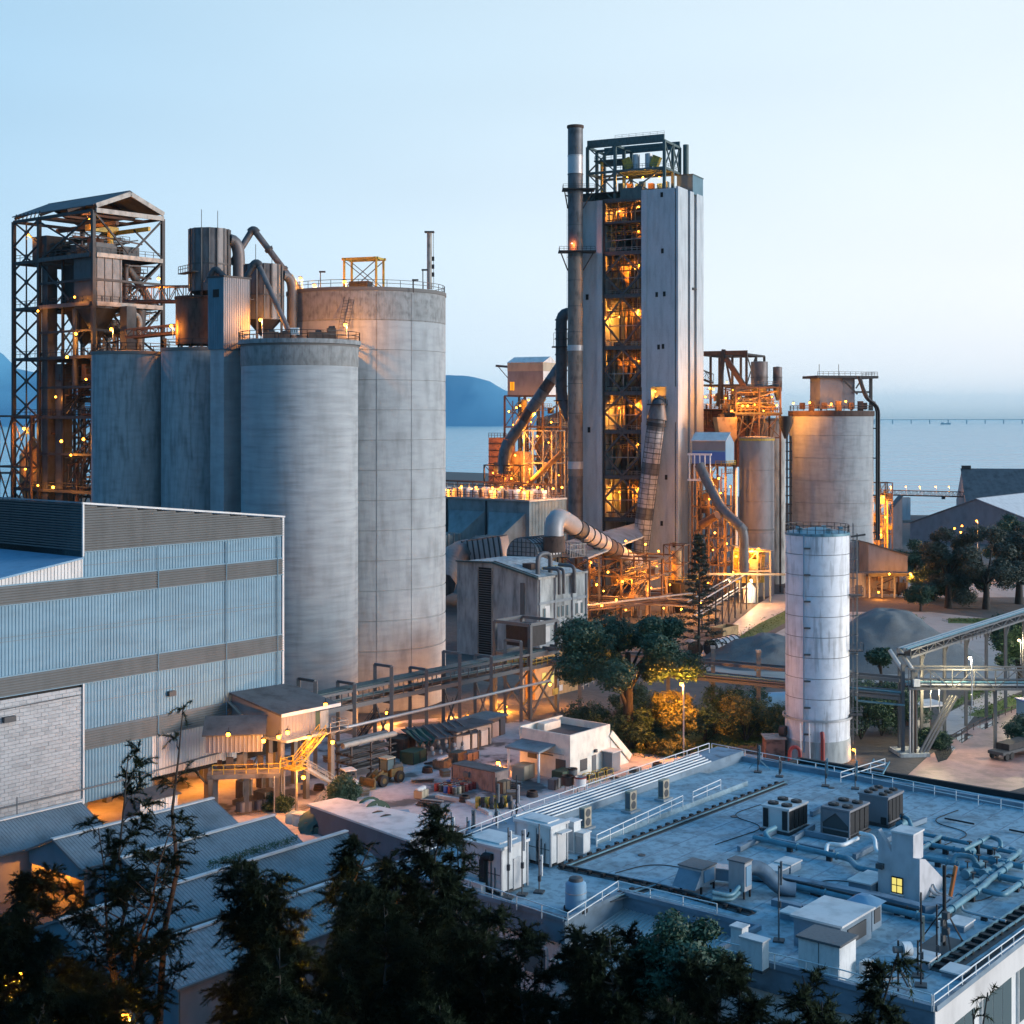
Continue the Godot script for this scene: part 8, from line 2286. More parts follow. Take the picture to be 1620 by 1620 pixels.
	# rails
	for q in [["white guard rail along the office roof's long left edge", [[648, 1367], [837, 1290], [1122, 1191]], 1.0], ["white guard rail along the office roof's far edge", [[1126, 1191], [1380, 1240], [1620, 1288]], 0.0], ["white guard rail before the two equipment cabins", [[706, 1402], [898, 1467], [978, 1415], [1134, 1452]], 0.0], ["white guard rail at the office roof's near edge, behind the front trees", [[1130, 1510], [1326, 1558], [1474, 1600]], 0.0], ["white guard rail along the glazed right flank", [[1477, 1600], [1640, 1477]], 0.0], ["inner white rail on the raised platform, longer part", [[944, 1340], [1080, 1276]], 0.4], ["inner white rail on the raised platform, far shorter part", [[1096, 1270], [1140, 1250]], 0.4], ["white rail stubs of the steps at the office roof's far side", [[1330, 1238], [1400, 1216]], 0.3]]:
		var r := thing("guard_rail", q[0], "railing", t.position, TH)
		var l := []
		for p in q[1]:
			l.append(at13.call(p[0], p[1], q[2]))
		fence(r, l, "white_paint", 0.95, 2.0, 0.04)
	# split air conditioners
	var proto: Node3D = null
	for q in [[926, 1311, "nearest of three, twin fan unit"], [998, 1284, "middle one of three"], [1050, 1265, "farthest of three"]]:
		var p: Vector3 = t.transform * (at13.call(q[0], q[1], 0.44) as Vector3)
		var s := thing("air_conditioner", "pale outdoor air conditioner on the raised platform, " + q[2], "air conditioner", p, TH, "air conditioners on the raised platform")
		blk(s, "plinth", Vector3(0, 0.08, 0), Vector3(1.5, 0.16, 1.0), "concrete")
		blk(s, "case", Vector3(0, 0.98, 0), Vector3(0.95, 1.6, 0.55), "clad_tan")
		for k in 2:
			put(s, "fan", tub(Vector3(0, 0.62 + 0.72 * k, 0.26), Vector3(0, 0.62 + 0.72 * k, 0.3), 0.32), "dark_grey")
		blk(s, "side_grille", Vector3(-0.48, 0.98, 0), Vector3(0.04, 1.3, 0.42), "mid_grey")
	for q in [[906, 1347, 2.3, "taller"], [921, 1349, 1.5, "shorter"]]:
		var s := thing("cabinet", "%s grey equipment cabinet right of the rear cabin" % q[3], "cabinet", t.transform * (at13.call(q[0], q[1]) as Vector3), TH)
		roof_box(s, "case", Vector3(0, 0.1, 0), Vector3(0.9, q[2], 0.9), "cabinet", "cabinet")
		blk(s, "plinth", Vector3(0, 0.05, 0), Vector3(1.1, 0.1, 1.1), "concrete")
		blk(s, "hinge_side", Vector3(-0.46, q[2] / 2, 0), Vector3(0.03, q[2] * 0.8, 0.7), "galvanized")
	# equipment cabins
	for q in [["front white equipment cabin with a black cable duct", 793, 1419, 733, 834, 3.3, 1], ["rear white equipment cabin with a ridged roof edge and a door", 871, 1374, 816, 897, 3.0, 0]]:
		var p: Vector3 = t.transform * (at13.call(q[1], q[2]) as Vector3)
		var s := thing("equipment_cabin", q[0], "cabin", p, TH)
		var z := hit(s, q[3], q[2] - 10, 0, 0).z
		var x := hit(s, q[4], q[2] - 15, 2, 0).x
		var h: float = q[5]
		blk(s, "wall", Vector3(x / 2, h / 2 + 0.15, z / 2), Vector3(x, h - 0.3, -z), "cabinet")
		blk(s, "skid", Vector3(x / 2, 0.08, z / 2), Vector3(x - 0.3, 0.16, -z - 0.3), "dark_grey")
		blk(s, "roof", Vector3(x / 2, h + 0.1, z / 2), Vector3(x + 0.3, 0.2, -z + 0.3), "clad_white")
		blk(s, "roof_cap", Vector3(x / 2, h + 0.24, z / 2), Vector3(x * 0.7, 0.1, -z * 0.7), "clad_white")
		for e in [[0, 0], [0, z], [x, 0]]:
			bar(s, "corner_post", Vector3(e[0], 0.1, e[1]), Vector3(e[0], h, e[1]), 0.14, 0.14, "galvanized")
		blk(s, "door", Vector3(x * 0.62, 1.3, 0.03), Vector3(1.0, 2.2, 0.08), "clad_white")
		blk(s, "panel_seam", Vector3(-0.02, h / 2, z * 0.4), Vector3(0.05, h - 0.4, 0.05), "mid_grey")
		blk(s, "panel_seam", Vector3(-0.02, h * 0.45, z * 0.5), Vector3(0.05, 0.05, -z - 0.2), "mid_grey")
		for k in 3:
			rod(s, "conduit", Vector3(-0.08, 0.3, z * (0.15 + 0.1 * k)), Vector3(-0.08, h * (0.6 + 0.1 * k), z * (0.15 + 0.1 * k)), 0.04, "dark_grey")
		if q[6]:
			blk(s, "cable_duct", Vector3(-0.2, 1.2, z * 0.42), Vector3(0.4, 2.4, 0.5), "black")
			pipe(s, "cable_elbow", [Vector3(-0.2, 2.3, z * 0.42), Vector3(-0.2, 2.7, z * 0.42), Vector3(-0.2, 2.7, z * 0.2)], 0.28, "black", 0.3)
			for k in 2:
				blk(s, "air_unit", Vector3(-0.6, 0.45, z * 0.8 + 1.2 * k), Vector3(0.45, 0.8, 1.0), "cabinet")
		else:
			blk(s, "air_unit", Vector3(-0.4, 0.45, z * 0.7), Vector3(0.45, 0.7, 0.9), "cabinet")
			blk(s, "door_hood", Vector3(x * 0.62, 2.55, 0.3), Vector3(1.3, 0.1, 0.6), "clad_white")
			for k in 2:
				pipe(s, "cable", [Vector3(-0.1, 2.4, z * 0.6 + k), Vector3(-0.4, 1.8, z * 0.6 + k), Vector3(-0.15, 0.6, z * 0.6 + k)], 0.06, "black", 0.4)
	# masts with panel antennas: base pixel, mast height, panel height above base, panel colour
	for q in [["tall twin pole mast behind the front cabin, left one", 785, 1326, 4.9, 3.6, "mid_grey", 1], ["tall braced mast behind the cabins, right one", 817, 1306, 4.2, 2.6, "galvanized", 1], ["panel antenna at the long left edge, leftmost", 686, 1352, 2.6, 1.5, "cabinet", 0], ["panel antenna at the long left edge, second", 714, 1337, 2.6, 1.5, "cabinet", 0], ["short panel antenna at the long left edge, third", 739, 1330, 1.9, 1.1, "clad_blue", 0], ["thin panel antenna at the long left edge, fourth", 747, 1322, 2.1, 1.3, "mid_grey", 0], ["panel antenna at the front cabin's corner, lower one", 804, 1421, 5.0, 4.0, "cabinet", 0], ["panel antenna at the front cabin's right wall", 826, 1416, 4.6, 3.9, "cabinet", 0], ["thin pole right of the front cabin with a small box", 853, 1412, 4.9, 1.9, "cabinet", 0], ["large dark panel antenna standing free at the far edge", 1199, 1222, 2.7, 1.8, "clad_teal", 1], ["short antenna at the far edge before the white tank", 1233, 1229, 1.8, 1.0, "mid_grey", 0], ["antenna pole at the far edge, right of the white tank's foot", 1306, 1244, 2.4, 1.8, "roof_pipe", 0], ["antenna pole at the far edge, rightmost", 1353, 1248, 2.3, 1.8, "roof_pipe", 0], ["slender mast with a rusty lower half on the near roof", 1232, 1489, 4.9, 4.4, "mid_grey", 0], ["near mast with a panel left of the round dish group's right", 1457, 1560, 5.6, 3.4, "clad_tan", 0], ["near white panel antenna, lowest on the right", 1482, 1528, 3.8, 2.0, "white_paint", 0], ["short white panel antenna between dish and mast", 1452, 1545, 2.2, 1.0, "white_paint", 0]]:
		var s := thing("antenna_mast", q[0], "antenna", t.transform * (at13.call(q[1], q[2]) as Vector3), TH + 0.4)
		rod(s, "mast", Vector3.ZERO, Vector3(0, q[3], 0), 0.055, "dark_steel" if q[6] or q[1] > 1400 else "mid_grey")
		blk(s, "foot", Vector3(0, 0.06, 0), Vector3(0.7, 0.12, 0.7), "dark_grey")
		blk(s, "panel", Vector3(0.12, q[4], 0.14), Vector3(0.26, 1.5 if q[3] > 2 else 1.0, 0.14), q[5])
		blk(s, "clamp", Vector3(0.05, q[4] + 0.4, 0.05), Vector3(0.2, 0.08, 0.14), "dark_steel")
		blk(s, "junction", Vector3(-0.1, q[4] * 0.55, 0.05), Vector3(0.22, 0.4, 0.2), "dark_grey")
		if q[6]:
			for k in 2:
				bar(s, "stay", Vector3(0, q[3] * 0.5, 0), Vector3(1.4, 0, 1.0 - 2.0 * k), 0.05, 0.05, "roof_pipe")
	# mast with the tilted orange panel
	var om := thing("antenna_mast", "black tripod mast with a tilted orange panel by the lit stair house", "antenna", t.transform * (at13.call(1494, 1500) as Vector3), TH)
	rod(om, "mast", Vector3.ZERO, Vector3(0, 5.3, 0), 0.12, "black")
	bar(om, "tilted_panel", Vector3(0.35, 3.3, 0.25), Vector3(0.65, 5.2, 0.5), 0.3, 0.14, "orange")
	blk(om, "panel_bracket", Vector3(0.3, 4.6, 0.2), Vector3(0.5, 0.1, 0.3), "black")
	for k in 3:
		bar(om, "stay", Vector3(0, 2.6, 0), Vector3(cos(k * 2.1 + 0.4) * 1.7, 0, sin(k * 2.1 + 0.4) * 1.7), 0.08, 0.08, "dark_steel")
	for k in 4:
		blk(om, "radio_box", Vector3(-0.5, 0.8 + 0.5 * k, 0.3 * (k % 2)), Vector3(0.4, 0.42, 0.4), "dark_grey")
	blk(om, "ballast", Vector3(0, 0.1, 0), Vector3(3.2, 0.2, 2.4), "dark_grey")
	# dish
	var di := thing("dish_antenna", "round white drum dish on a triangular stand near the bottom right", "antenna", t.transform * (at13.call(1421, 1568) as Vector3), TH)
	rod(di, "mast", Vector3.ZERO, Vector3(0, 3.0, 0), 0.06, "dark_steel")
	put(di, "drum", tub(Vector3(0.1, 2.5, 0.2), Vector3(0.5, 2.5, 0.55), 0.42), "white_paint")
	put(di, "feed", tub(Vector3(-0.3, 2.5, -0.15), Vector3(0.1, 2.5, 0.2), 0.2), "mid_grey")
	for k in 3:
		bar(di, "stand_rail", Vector3(cos(k * 2.09) * 1.3, 0.5, sin(k * 2.09) * 1.3), Vector3(cos(k * 2.09 + 2.09) * 1.3, 0.5, sin(k * 2.09 + 2.09) * 1.3), 0.12, 0.1, "galvanized")
		bar(di, "stand_leg", Vector3(0, 1.4, 0), Vector3(cos(k * 2.09) * 1.3, 0.3, sin(k * 2.09) * 1.3), 0.07, 0.07, "dark_steel")
	# little water tank
	var wt := thing("roof_water_tank", "small turquoise water tank with a dark lid near the roof's inner corner", "tank", t.transform * (at13.call(911, 1441) as Vector3), 0)
	b = B.new()
	b.lathe([V(0.75, 0.25), V(0.72, 1.9), V(0.55, 2.05), V(0.5, 2.1)], Vector3.ZERO, 20)
	put(wt, "shell", b, "clad_blue")
	b = B.new()
	b.lathe([V(0.85, 0), V(0.85, 0.28)], Vector3.ZERO, 20)
	put(wt, "base", b, "black")
	b = B.new()
	b.lathe([V(0.52, 2.1), V(0.45, 2.3), V(0, 2.4)], Vector3.ZERO, 20)
	put(wt, "lid", b, "dark_grey")
	put(wt, "hoop", band(0.76, 1.3, 0.06, 20), "galvanized")
	# chillers
	for q in [["left big chiller with four round fans on a white top", 1248, 1322, 1205, 1278, 2.05, 2, 2, "clad_white"], ["middle big chiller with a V shaped open end", 1344, 1330, 1300, 1375, 2.3, 2, 2, "clad_grey"], ["right big chiller with six dark fans, farthest back", 1405, 1310, 1358, 1429, 2.45, 2, 3, "clad_grey"]]:
		var p: Vector3 = t.transform * (at13.call(q[1], q[2]) as Vector3)
		var s := thing("chiller", q[0], "chiller", p, TH)
		var z := hit(s, q[3], q[2] - 8, 0, 0).z
		var x := hit(s, q[4], q[2] - 12, 2, 0).x
		var h: float = q[5]
		blk(s, "casing", Vector3(x / 2, h * 0.55, z / 2), Vector3(x - 0.1, h * 0.9, -z - 0.1), "dark_grey" if q[1] == 1344 else q[8])
		blk(s, "top", Vector3(x / 2, h, z / 2), Vector3(x + 0.1, 0.16, -z + 0.1), q[8])
		blk(s, "base_rail", Vector3(x / 2, 0.1, z / 2), Vector3(x + 0.3, 0.2, -z + 0.2), "steel")
		for i in q[7]:
			for j in q[6]:
				var f := Vector3(x * (i + 0.5) / q[7], h + 0.08, z * (j + 0.5) / q[6])
				var r := minf(x / q[7], -z / q[6]) * 0.36
				put(s, "fan_ring", tub(f, f + Vector3(0, 0.16, 0), r), "black")
				put(s, "fan_hub", tub(f + Vector3(0, 0.1, 0), f + Vector3(0, 0.2, 0), r * 0.35), "mid_grey")
		for i in 4:                                     # side grilles
			blk(s, "grille", Vector3(x * (0.14 + 0.24 * i), h * 0.55, 0.0), Vector3(x * 0.2, h * 0.74, 0.06), "black")
		if q[1] == 1344:
			b = B.new()
			b.prism([V(0, h * 0.95), V(z, h * 0.95), V(z, h * 0.45), V(z * 0.5, h * 0.88), V(0, h * 0.45)], Vector3(-0.06, 0, 0), Vector3.BACK, Vector3.UP, Vector3(0.1, 0, 0))
			put(s, "end_panel", b, q[8])
			bar(s, "end_rail", Vector3(-0.05, h * 0.3, 0), Vector3(-0.05, h * 0.3, z), 0.1, 0.1, q[8])
			for e in [0.0, z]:
				bar(s, "end_post", Vector3(-0.05, 0.1, e), Vector3(-0.05, h, e), 0.12, 0.12, q[8])
		else:
			for e in [0.06, 0.76]:
				blk(s, "end_grille", Vector3(-0.02, h * (0.55 if q[1] == 1248 else 0.18), z * (e + 0.09)), Vector3(0.06, h * (0.74 if q[1] == 1248 else 0.3), -z * 0.18), "black")
	# pipework: list of runs given as roof sightings with height
	var pw := thing("roof_pipework", "blue green chilled water pipework spread over the office roof", "pipework", t.position, TH)
	var zp := func(a): return at13.call(1040 + a[0] / 2.793, 1180 + a[1] / 2.793, a[2])
	for q in [[[[425, 405, 0.5], [500, 420, 0.5], [850, 500, 0.5], [885, 540, 0.5], [1000, 560, 0.5]], 0.22, "roof_pipe"], [[[500, 420, 0.5], [470, 385, 0.9], [520, 360, 1.0]], 0.2, "roof_pipe"], [[[745, 470, 0.6], [750, 430, 1.0], [820, 440, 1.0], [885, 408, 1.0]], 0.16, "white_paint"], [[[895, 385, 1.4], [960, 400, 1.4], [965, 470, 0.5], [1010, 480, 0.5]], 0.16, "white_paint"], [[[430, 575, 0.35], [1215, 765, 0.35], [1600, 465, 0.35]], 0.24, "roof_pipe"], [[[430, 560, 0.6], [1160, 730, 0.6]], 0.12, "dark_steel"], [[[1060, 390, 0.5], [1130, 380, 0.5], [1590, 475, 0.5]], 0.17, "roof_pipe"], [[[1075, 310, 1.0], [1110, 320, 1.0], [1130, 380, 0.5]], 0.17, "roof_pipe"], [[[1150, 425, 0.5], [1400, 475, 0.5]], 0.2, "roof_pipe"], [[[1250, 400, 0.6], [1100, 500, 0.6]], 0.18, "roof_pipe"], [[[1150, 490, 0.5], [1330, 520, 0.5]], 0.22, "roof_pipe"], [[[1310, 520, 0.5], [1310, 480, 1.1], [1400, 490, 1.1], [1410, 530, 0.5]], 0.2, "roof_pipe"], [[[1350, 460, 0.9], [1470, 400, 0.9], [1520, 420, 0.9], [1515, 450, 0.5]], 0.18, "roof_pipe"], [[[1340, 540, 0.4], [1620, 600, 0.4]], 0.26, "roof_pipe"], [[[1400, 490, 0.4], [1620, 535, 0.4]], 0.24, "roof_pipe"], [[[1230, 770, 0.5], [1440, 620, 0.5], [1470, 590, 0.5], [1560, 525, 0.5]], 0.22, "roof_pipe"], [[[1440, 640, 0.4], [1530, 660, 0.4], [1640, 580, 0.4]], 0.2, "roof_pipe"], [[[1560, 455, 0.4], [1600, 470, 0.4], [1420, 600, 0.4]], 0.2, "roof_pipe"], [[[1200, 610, 0.8], [1210, 650, 0.3], [1340, 690, 0.3], [1350, 730, 0.3], [1540, 775, 0.3]], 0.1, "galvanized"], [[[1220, 610, 0.8], [1230, 645, 0.3], [1350, 685, 0.3]], 0.1, "galvanized"], [[[1270, 320, 0.2], [1400, 345, 0.2]], 0.08, "dark_steel"], [[[1555, 370, 0.2], [1630, 385, 0.2]], 0.08, "dark_steel"]]:
		var l := []
		for a in q[0]:
			l.append(zp.call(a))
		pipe(pw, "pipe", l, q[1], q[2], 0.5, 10)
		for i in l.size() - 1:
			var n := int((l[i] as Vector3).distance_to(l[i + 1]) / 3.0)
			for k in n:
				var p := (l[i] as Vector3).lerp(l[i + 1], (k + 0.5) / n)
				blk(pw, "pipe_support", Vector3(p.x, (p.y + H) / 2 - 0.1, p.z), Vector3(0.3, p.y - H, 0.4), "dark_steel")
				var dd = ((l[i + 1] as Vector3) - l[i]).normalized()
				put(pw, "flange", tub(p + dd * 0.6, p + dd * 0.7, q[1] * 1.35), q[2])
	for q in [[1370, 560], [1420, 530], [1450, 560], [1490, 500], [1395, 610], [1380, 470], [1500, 540], [1080, 345]]:
		var p: Vector3 = zp.call([q[0], q[1], 0.45])
		put(pw, "pump", tub(p - Vector3(0.5, 0, 0), p + Vector3(0.5, 0, 0), 0.34), "roof_pipe")
		rod(pw, "valve_stem", p, p + Vector3(0, 0.8, 0), 0.05, "dark_steel")
		put(pw, "valve_wheel", tub(p + Vector3(0, 0.8, 0), p + Vector3(0, 0.84, 0), 0.2), "dark_steel")
	# steel beams under the chillers
	for q in [[360, 455, 520, 375], [600, 410, 690, 355], [680, 300, 780, 250], [870, 490, 1050, 395], [1120, 350, 1185, 325], [430, 400, 780, 470], [640, 380, 840, 420]]:
		var p: Vector3 = zp.call([q[0], q[1], 0.25])
		var c: Vector3 = zp.call([q[2], q[3], 0.25])
		bar(pw, "carrier_beam", p, c, 0.3, 0.4, "parapet")
	# low kerb wall and lit stair house
	var kw := thing("kerb_wall", "long low blue grey kerb wall curving round the lit stair house", "wall", t.position, TH)
	var kl := [[390, 560, 0.3], [975, 672, 0.3], [1170, 722, 0.3], [1235, 715, 0.3], [1262, 685, 0.3]].map(func(a): return zp.call(a))
	for i in 4:
		bar(kw, "wall", kl[i], kl[i + 1], 0.8, 0.6 - 0.003 * i, "parapet")
	kl = [[510, 690, 0.2], [640, 720, 0.2], [770, 712, 0.2], [900, 745, 0.2]].map(func(a): return zp.call(a))
	for i in 3:
		bar(kw, "wall", kl[i], kl[i + 1], 0.5, 0.5 - 0.003 * i, "parapet")
	var sh := thing("stair_house", "plain stair house with a sloping back and one lit yellow window", "building", t.transform * (at13.call(1455, 1428) as Vector3), TH)
	var sz := hit(sh, 1389, 1416, 0, 0).z
	var hs := hit(sh, 1453, 1359, 0, 0).y
	b = B.new()
	b.prism([V(0, 0), V(4.6, 0), V(4.4, 0.5), V(1.0, hs * 0.92), V(0, hs)], Vector3(0, 0, sz), Vector3.RIGHT, Vector3.UP, Vector3(0, 0, -sz))
	put(sh, "wall", b, "parapet_pale")
	blk(sh, "top_block", Vector3(0.9, hs + 0.6, sz * 0.42), Vector3(1.7, 1.9, -sz * 0.52), "parapet_pale")
	blk(sh, "top_lid", Vector3(0.9, hs + 1.6, sz * 0.42), Vector3(1.9, 0.12, -sz * 0.56), "clad_white")
	b = B.new()
	b.prism([V(sz, hs - 0.2), V(sz * 0.62, hs - 0.2), V(sz, hs + 1.5)], Vector3(0.05, 0, 0), Vector3.BACK, Vector3.UP, Vector3(0.5, 0, 0))
	put(sh, "side_fin", b, "parapet_pale")
	var wn := hit(sh, 1420, 1400, 0, 0)
	var w := blk(sh, "window", Vector3(-0.03, wn.y, wn.z), Vector3(0.14, 1.15, 0.85), "dark_steel")
	for k in 2:
		node(w, "lit_pane", cube, "lit_window", Transform3D(Basis.IDENTITY.scaled(Vector3(0.6, 0.4, 0.86)), Vector3(-0.4, -0.23 + 0.46 * k, 0)))
	blk(w, "sill", Vector3(-0.6, -0.54, 0), Vector3(1.6, 0.07, 1.15), "clad_white")
	blk(w, "glazing_bar", Vector3(-0.75, 0, 0.0), Vector3(0.3, 0.98, 0.06), "dark_steel")
	var fb := hit(sh, 1394, 1369, 0, 0)
	blk(sh, "wall_lamp_box", Vector3(-0.2, fb.y, fb.z), Vector3(0.4, 0.35, 0.5), "dark_grey")
	# air handling boxes and ducts
	for q in [["air handling box with a sloped dark hood, leftmost on the roof", 1110, 1416, 1.9, 1.2, 1.9, 0], ["upright air handling box joined to a curved duct", 1178, 1424, 1.0, 2.0, 1.3, 1]]:
		var s := thing("air_handler", q[0], "machine", t.transform * (at13.call(q[1], q[2]) as Vector3), TH)
		for e in [[0.1, -0.1], [q[3] - 0.1, -0.1], [0.1, -q[5] + 0.1], [q[3] - 0.1, -q[5] + 0.1]]:
			bar(s, "leg", Vector3(e[0], 0, e[1]), Vector3(e[0], 0.6, e[1]), 0.12, 0.12, "dark_steel")
		blk(s, "case", Vector3(q[3] / 2, 0.55 + q[4] / 2, -q[5] / 2), Vector3(q[3], q[4], q[5]), "galvanized")
		blk(s, "door", Vector3(q[3] / 2, 0.6 + q[4] / 2, 0.03), Vector3(q[3] * 0.7, q[4] * 0.7, 0.08), "clad_blue")
		blk(s, "lid", Vector3(q[3] / 2, 0.6 + q[4], -q[5] / 2), Vector3(q[3] + 0.15, 0.1, q[5] + 0.15), "mid_grey")
		if q[6] == 0:
			b = B.new()
			b.prism([V(0, 0.6), V(0, 1.6), V(-0.9, 0.5)], Vector3(0, 0, -q[5]), Vector3.RIGHT, Vector3.UP, Vector3(0, 0, q[5]))
			put(s, "hood", b, "parapet")
		else:
			b = B.new()
			b.tube(bend([Vector3(1.0, 1.9, -0.6), Vector3(2.0, 1.9, 0.2), Vector3(2.4, 0.5, 1.4), Vector3(3.0, 0.4, 2.4)], 0.8), 0.55, 4)
			put(s, "square_duct", b, "parapet")
			for k in 2:
				pipe(s, "hose", [Vector3(-0.1, 0.9 - 0.4 * k, -0.4), Vector3(-1.5, 0.6 - 0.3 * k, -0.2), Vector3(-2.4, 0.9 - 0.4 * k, -1.2)], 0.16, "roof_pipe", 0.6)
	var dc := thing("flat_duct", "flat tapering duct box behind the air handlers", "duct", t.transform * (at13.call(1152, 1400) as Vector3), TH + 0.3)
	roof_box(dc, "duct_box", Vector3(0, 0.4, 0), Vector3(1.0, 0.8, 3.0), "parapet", "galvanized")
	for z in [-1.2, 1.2]:
		blk(dc, "leg", Vector3(0, 0.2, z), Vector3(0.8, 0.4, 0.12), "dark_steel")
	# plant room block, white cabin, vents, roof lights
	var pb := thing("plant_room", "wide low plant room block behind the white cabin", "building", t.transform * (at13.call(1330, 1515) as Vector3), TH)
	var pz := hit(pb, 1256, 1488, 0, 0).z
	blk(pb, "wall", Vector3(2.2, 0.95, pz / 2), Vector3(4.4, 1.9, -pz), "parapet")
	blk(pb, "roof", Vector3(2.2, 1.97, pz / 2), Vector3(4.8, 0.14, -pz + 0.4), "clad_white")
	blk(pb, "louvre", Vector3(2.2, 1.0, 0.03), Vector3(2.6, 1.0, 0.1), "dark_grey")
	var wc := thing("white_cabin", "plain white box cabin with a pitted flat lid, nearest on the roof", "cabin", t.transform * (at13.call(1328, 1557) as Vector3), TH)
	var wz := hit(wc, 1263, 1538, 0, 0).z
	var wx := hit(wc, 1354, 1538, 2, 0).x
	var whh := hit(wc, 1328, 1499, 0, 0).y
	blk(wc, "wall", Vector3(wx / 2, whh / 2, wz / 2), Vector3(wx, whh, -wz), "white_paint")
	blk(wc, "lid", Vector3(wx / 2, whh + 0.07, wz / 2), Vector3(wx + 0.25, 0.14, -wz + 0.25), "mid_grey")
	blk(wc, "panel_seam", Vector3(-0.01, whh / 2, wz * 0.5), Vector3(0.04, whh - 0.1, 0.04), "mid_grey")
	blk(wc, "air_unit", Vector3(wx + 0.2, 0.5, 0.6), Vector3(0.9, 0.7, 0.5), "cabinet")
	rod(wc, "cable_pipe", Vector3(wx + 0.08, 0, -0.2), Vector3(wx + 0.08, whh, -0.2), 0.07, "dark_grey")
	var vh := thing("vent_house", "small grey vent house with a pyramid roof", "vent", t.transform * (at13.call(1380, 1474) as Vector3), TH)
	blk(vh, "wall", Vector3(0.7, 0.8, -0.9), Vector3(1.4, 1.6, 1.8), "parapet")
	b = B.new()
	b.lathe([V(1.55, 1.6), V(0.4, 2.1), V(0, 2.12)], Vector3(0.7, 0, -0.9), 4, PI / 4, TAU + PI / 4, 2.0)
	put(vh, "roof", b, "clad_blue")
	blk(vh, "louvre", Vector3(0.7, 0.9, 0.02), Vector3(0.9, 0.9, 0.06), "dark_grey")
	var names := ["left of a pair behind the kerb wall", "right of a pair behind the kerb wall", "beside the stair house, front", "beside the stair house, rear", "by the orange panel mast", "right of the round dish", "near the cable ladder at the right edge", "left of the plant room"]
	var rl := [[1228, 1384, 1.6, 0.5, 1.3], [1247, 1376, 1.6, 0.6, 1.3], [1368, 1408, 1.7, 0.7, 1.7], [1380, 1395, 1.2, 0.5, 1.2], [1519, 1468, 1.7, 0.4, 1.2], [1458, 1525, 1.6, 0.5, 1.6], [1512, 1542, 1.5, 0.3, 1.2], [1258, 1453, 1.3, 0.4, 1.6]]
	for i in 8:
		var s := thing("roof_light", "low white lidded roof box " + names[i], "roof box", t.transform * (at13.call(rl[i][0], rl[i][1]) as Vector3), TH)
		roof_box(s, "curb", Vector3.ZERO, Vector3(rl[i][2], rl[i][3], rl[i][4]), "parapet", "clad_white")
	for q in [[1170, 1512, "left"], [1185, 1530, "middle"], [1202, 1535, "right"]]:
		var s := thing("meter_cabinet", "white meter cabinet by the near rail, %s one of three" % q[2], "cabinet", t.transform * (at13.call(q[0], q[1]) as Vector3), TH)
		roof_box(s, "case", Vector3(0, 0.15, 0), Vector3(0.8, 1.7, 0.8), "white_paint", "clad_white")
		blk(s, "foot", Vector3(0, 0.08, 0), Vector3(0.9, 0.16, 0.9), "dark_grey")
	# cable ladder along the right edge
	var cl := thing("cable_ladder", "dark cable ladder with cross blocks along the roof's right edge", "cable tray", t.position, TH)
	var ca: Vector3 = at13.call(1484, 1538)
	var cb: Vector3 = at13.call(1640, 1432)
	for s in [-0.5, 0.5]:
		bar(cl, "side_rail", ca + Vector3(0, 0.3, s), cb + Vector3(0, 0.3, s), 0.1, 0.14, "roof_pipe")
	bar(cl, "painted_shadow", ca + Vector3(0, 0.03, 0), cb + Vector3(0, 0.03, 0), 1.6, 0.06, "dark_grey")  # dark strip laid down as the shade under the ladder
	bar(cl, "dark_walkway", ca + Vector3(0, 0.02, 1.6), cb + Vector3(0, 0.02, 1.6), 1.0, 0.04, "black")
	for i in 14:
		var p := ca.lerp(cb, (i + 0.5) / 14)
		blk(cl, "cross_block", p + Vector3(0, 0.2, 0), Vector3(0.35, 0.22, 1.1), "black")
	var st := thing("roof_steps", "short metal step frame crossing the far parapet", "steps", t.transform * (at13.call(1385, 1222) as Vector3), TH)
	for i in 4:
		blk(st, "step", Vector3(0.4 * i, 0.25 * i, 0), Vector3(0.4, 0.06, 1.6), "roof_pipe")
	for s in [-0.8, 0.8]:
		bar(st, "stringer", Vector3(-0.2, 0, s), Vector3(1.4, 0.9, s), 0.08, 0.16, "roof_pipe")

# ---- trees
func leaves(v: PackedVector3Array, n: PackedVector3Array, p: Vector3, out: Vector3, k: int, spread: float, size: float) -> void:   # a clump of small leaf faces
	for i in k:
		var q := p + Vector3(rng.randfn(), rng.randfn() * 0.7, rng.randfn()) * spread
		var a := Vector3(rng.randf() - 0.5, rng.randf() - 0.5, rng.randf() - 0.5).normalized()
		var m := (out * 0.9 + a + Vector3(0, 0.5, 0)).normalized()
		var x := m.cross(Vector3(rng.randf() - 0.5, rng.randf(), rng.randf() - 0.5)).normalized() * size * (0.6 + 0.8 * rng.randf())
		var y := m.cross(x.normalized()) * size * 0.45
		v.append(q - x); v.append(q + y); v.append(q + x)
		v.append(q - x); v.append(q + x); v.append(q - y)
		for j in 6:
			n.append(m)

func twig(v: PackedVector3Array, n: PackedVector3Array, p: Vector3, d: Vector3, long: float) -> void:   # one drooping spray of fine needles
	var k := int(long * 17.0)
	for i in k:
		var w := (i + rng.randf()) / k
		var c := p + d * (long * w) - Vector3(0, 0.42 * long * w * w, 0)
		for j in 3:
			var e := (d * 0.75 + Vector3(rng.randfn(), rng.randfn() * 0.8, rng.randfn()) * 0.5 - Vector3(0, 0.45 * w, 0)).normalized()
			var l := 0.2 + 0.22 * rng.randf()
			var s := e.cross(Vector3(rng.randf() - 0.5, rng.randf() - 0.5, rng.randf() - 0.5)).normalized() * 0.027
			var m := (s.cross(e).normalized() + Vector3(0, 0.4, 0)).normalized()
			v.append(c - s); v.append(c + s); v.append(c + e * l)
			n.append(m); n.append(m); n.append(m)

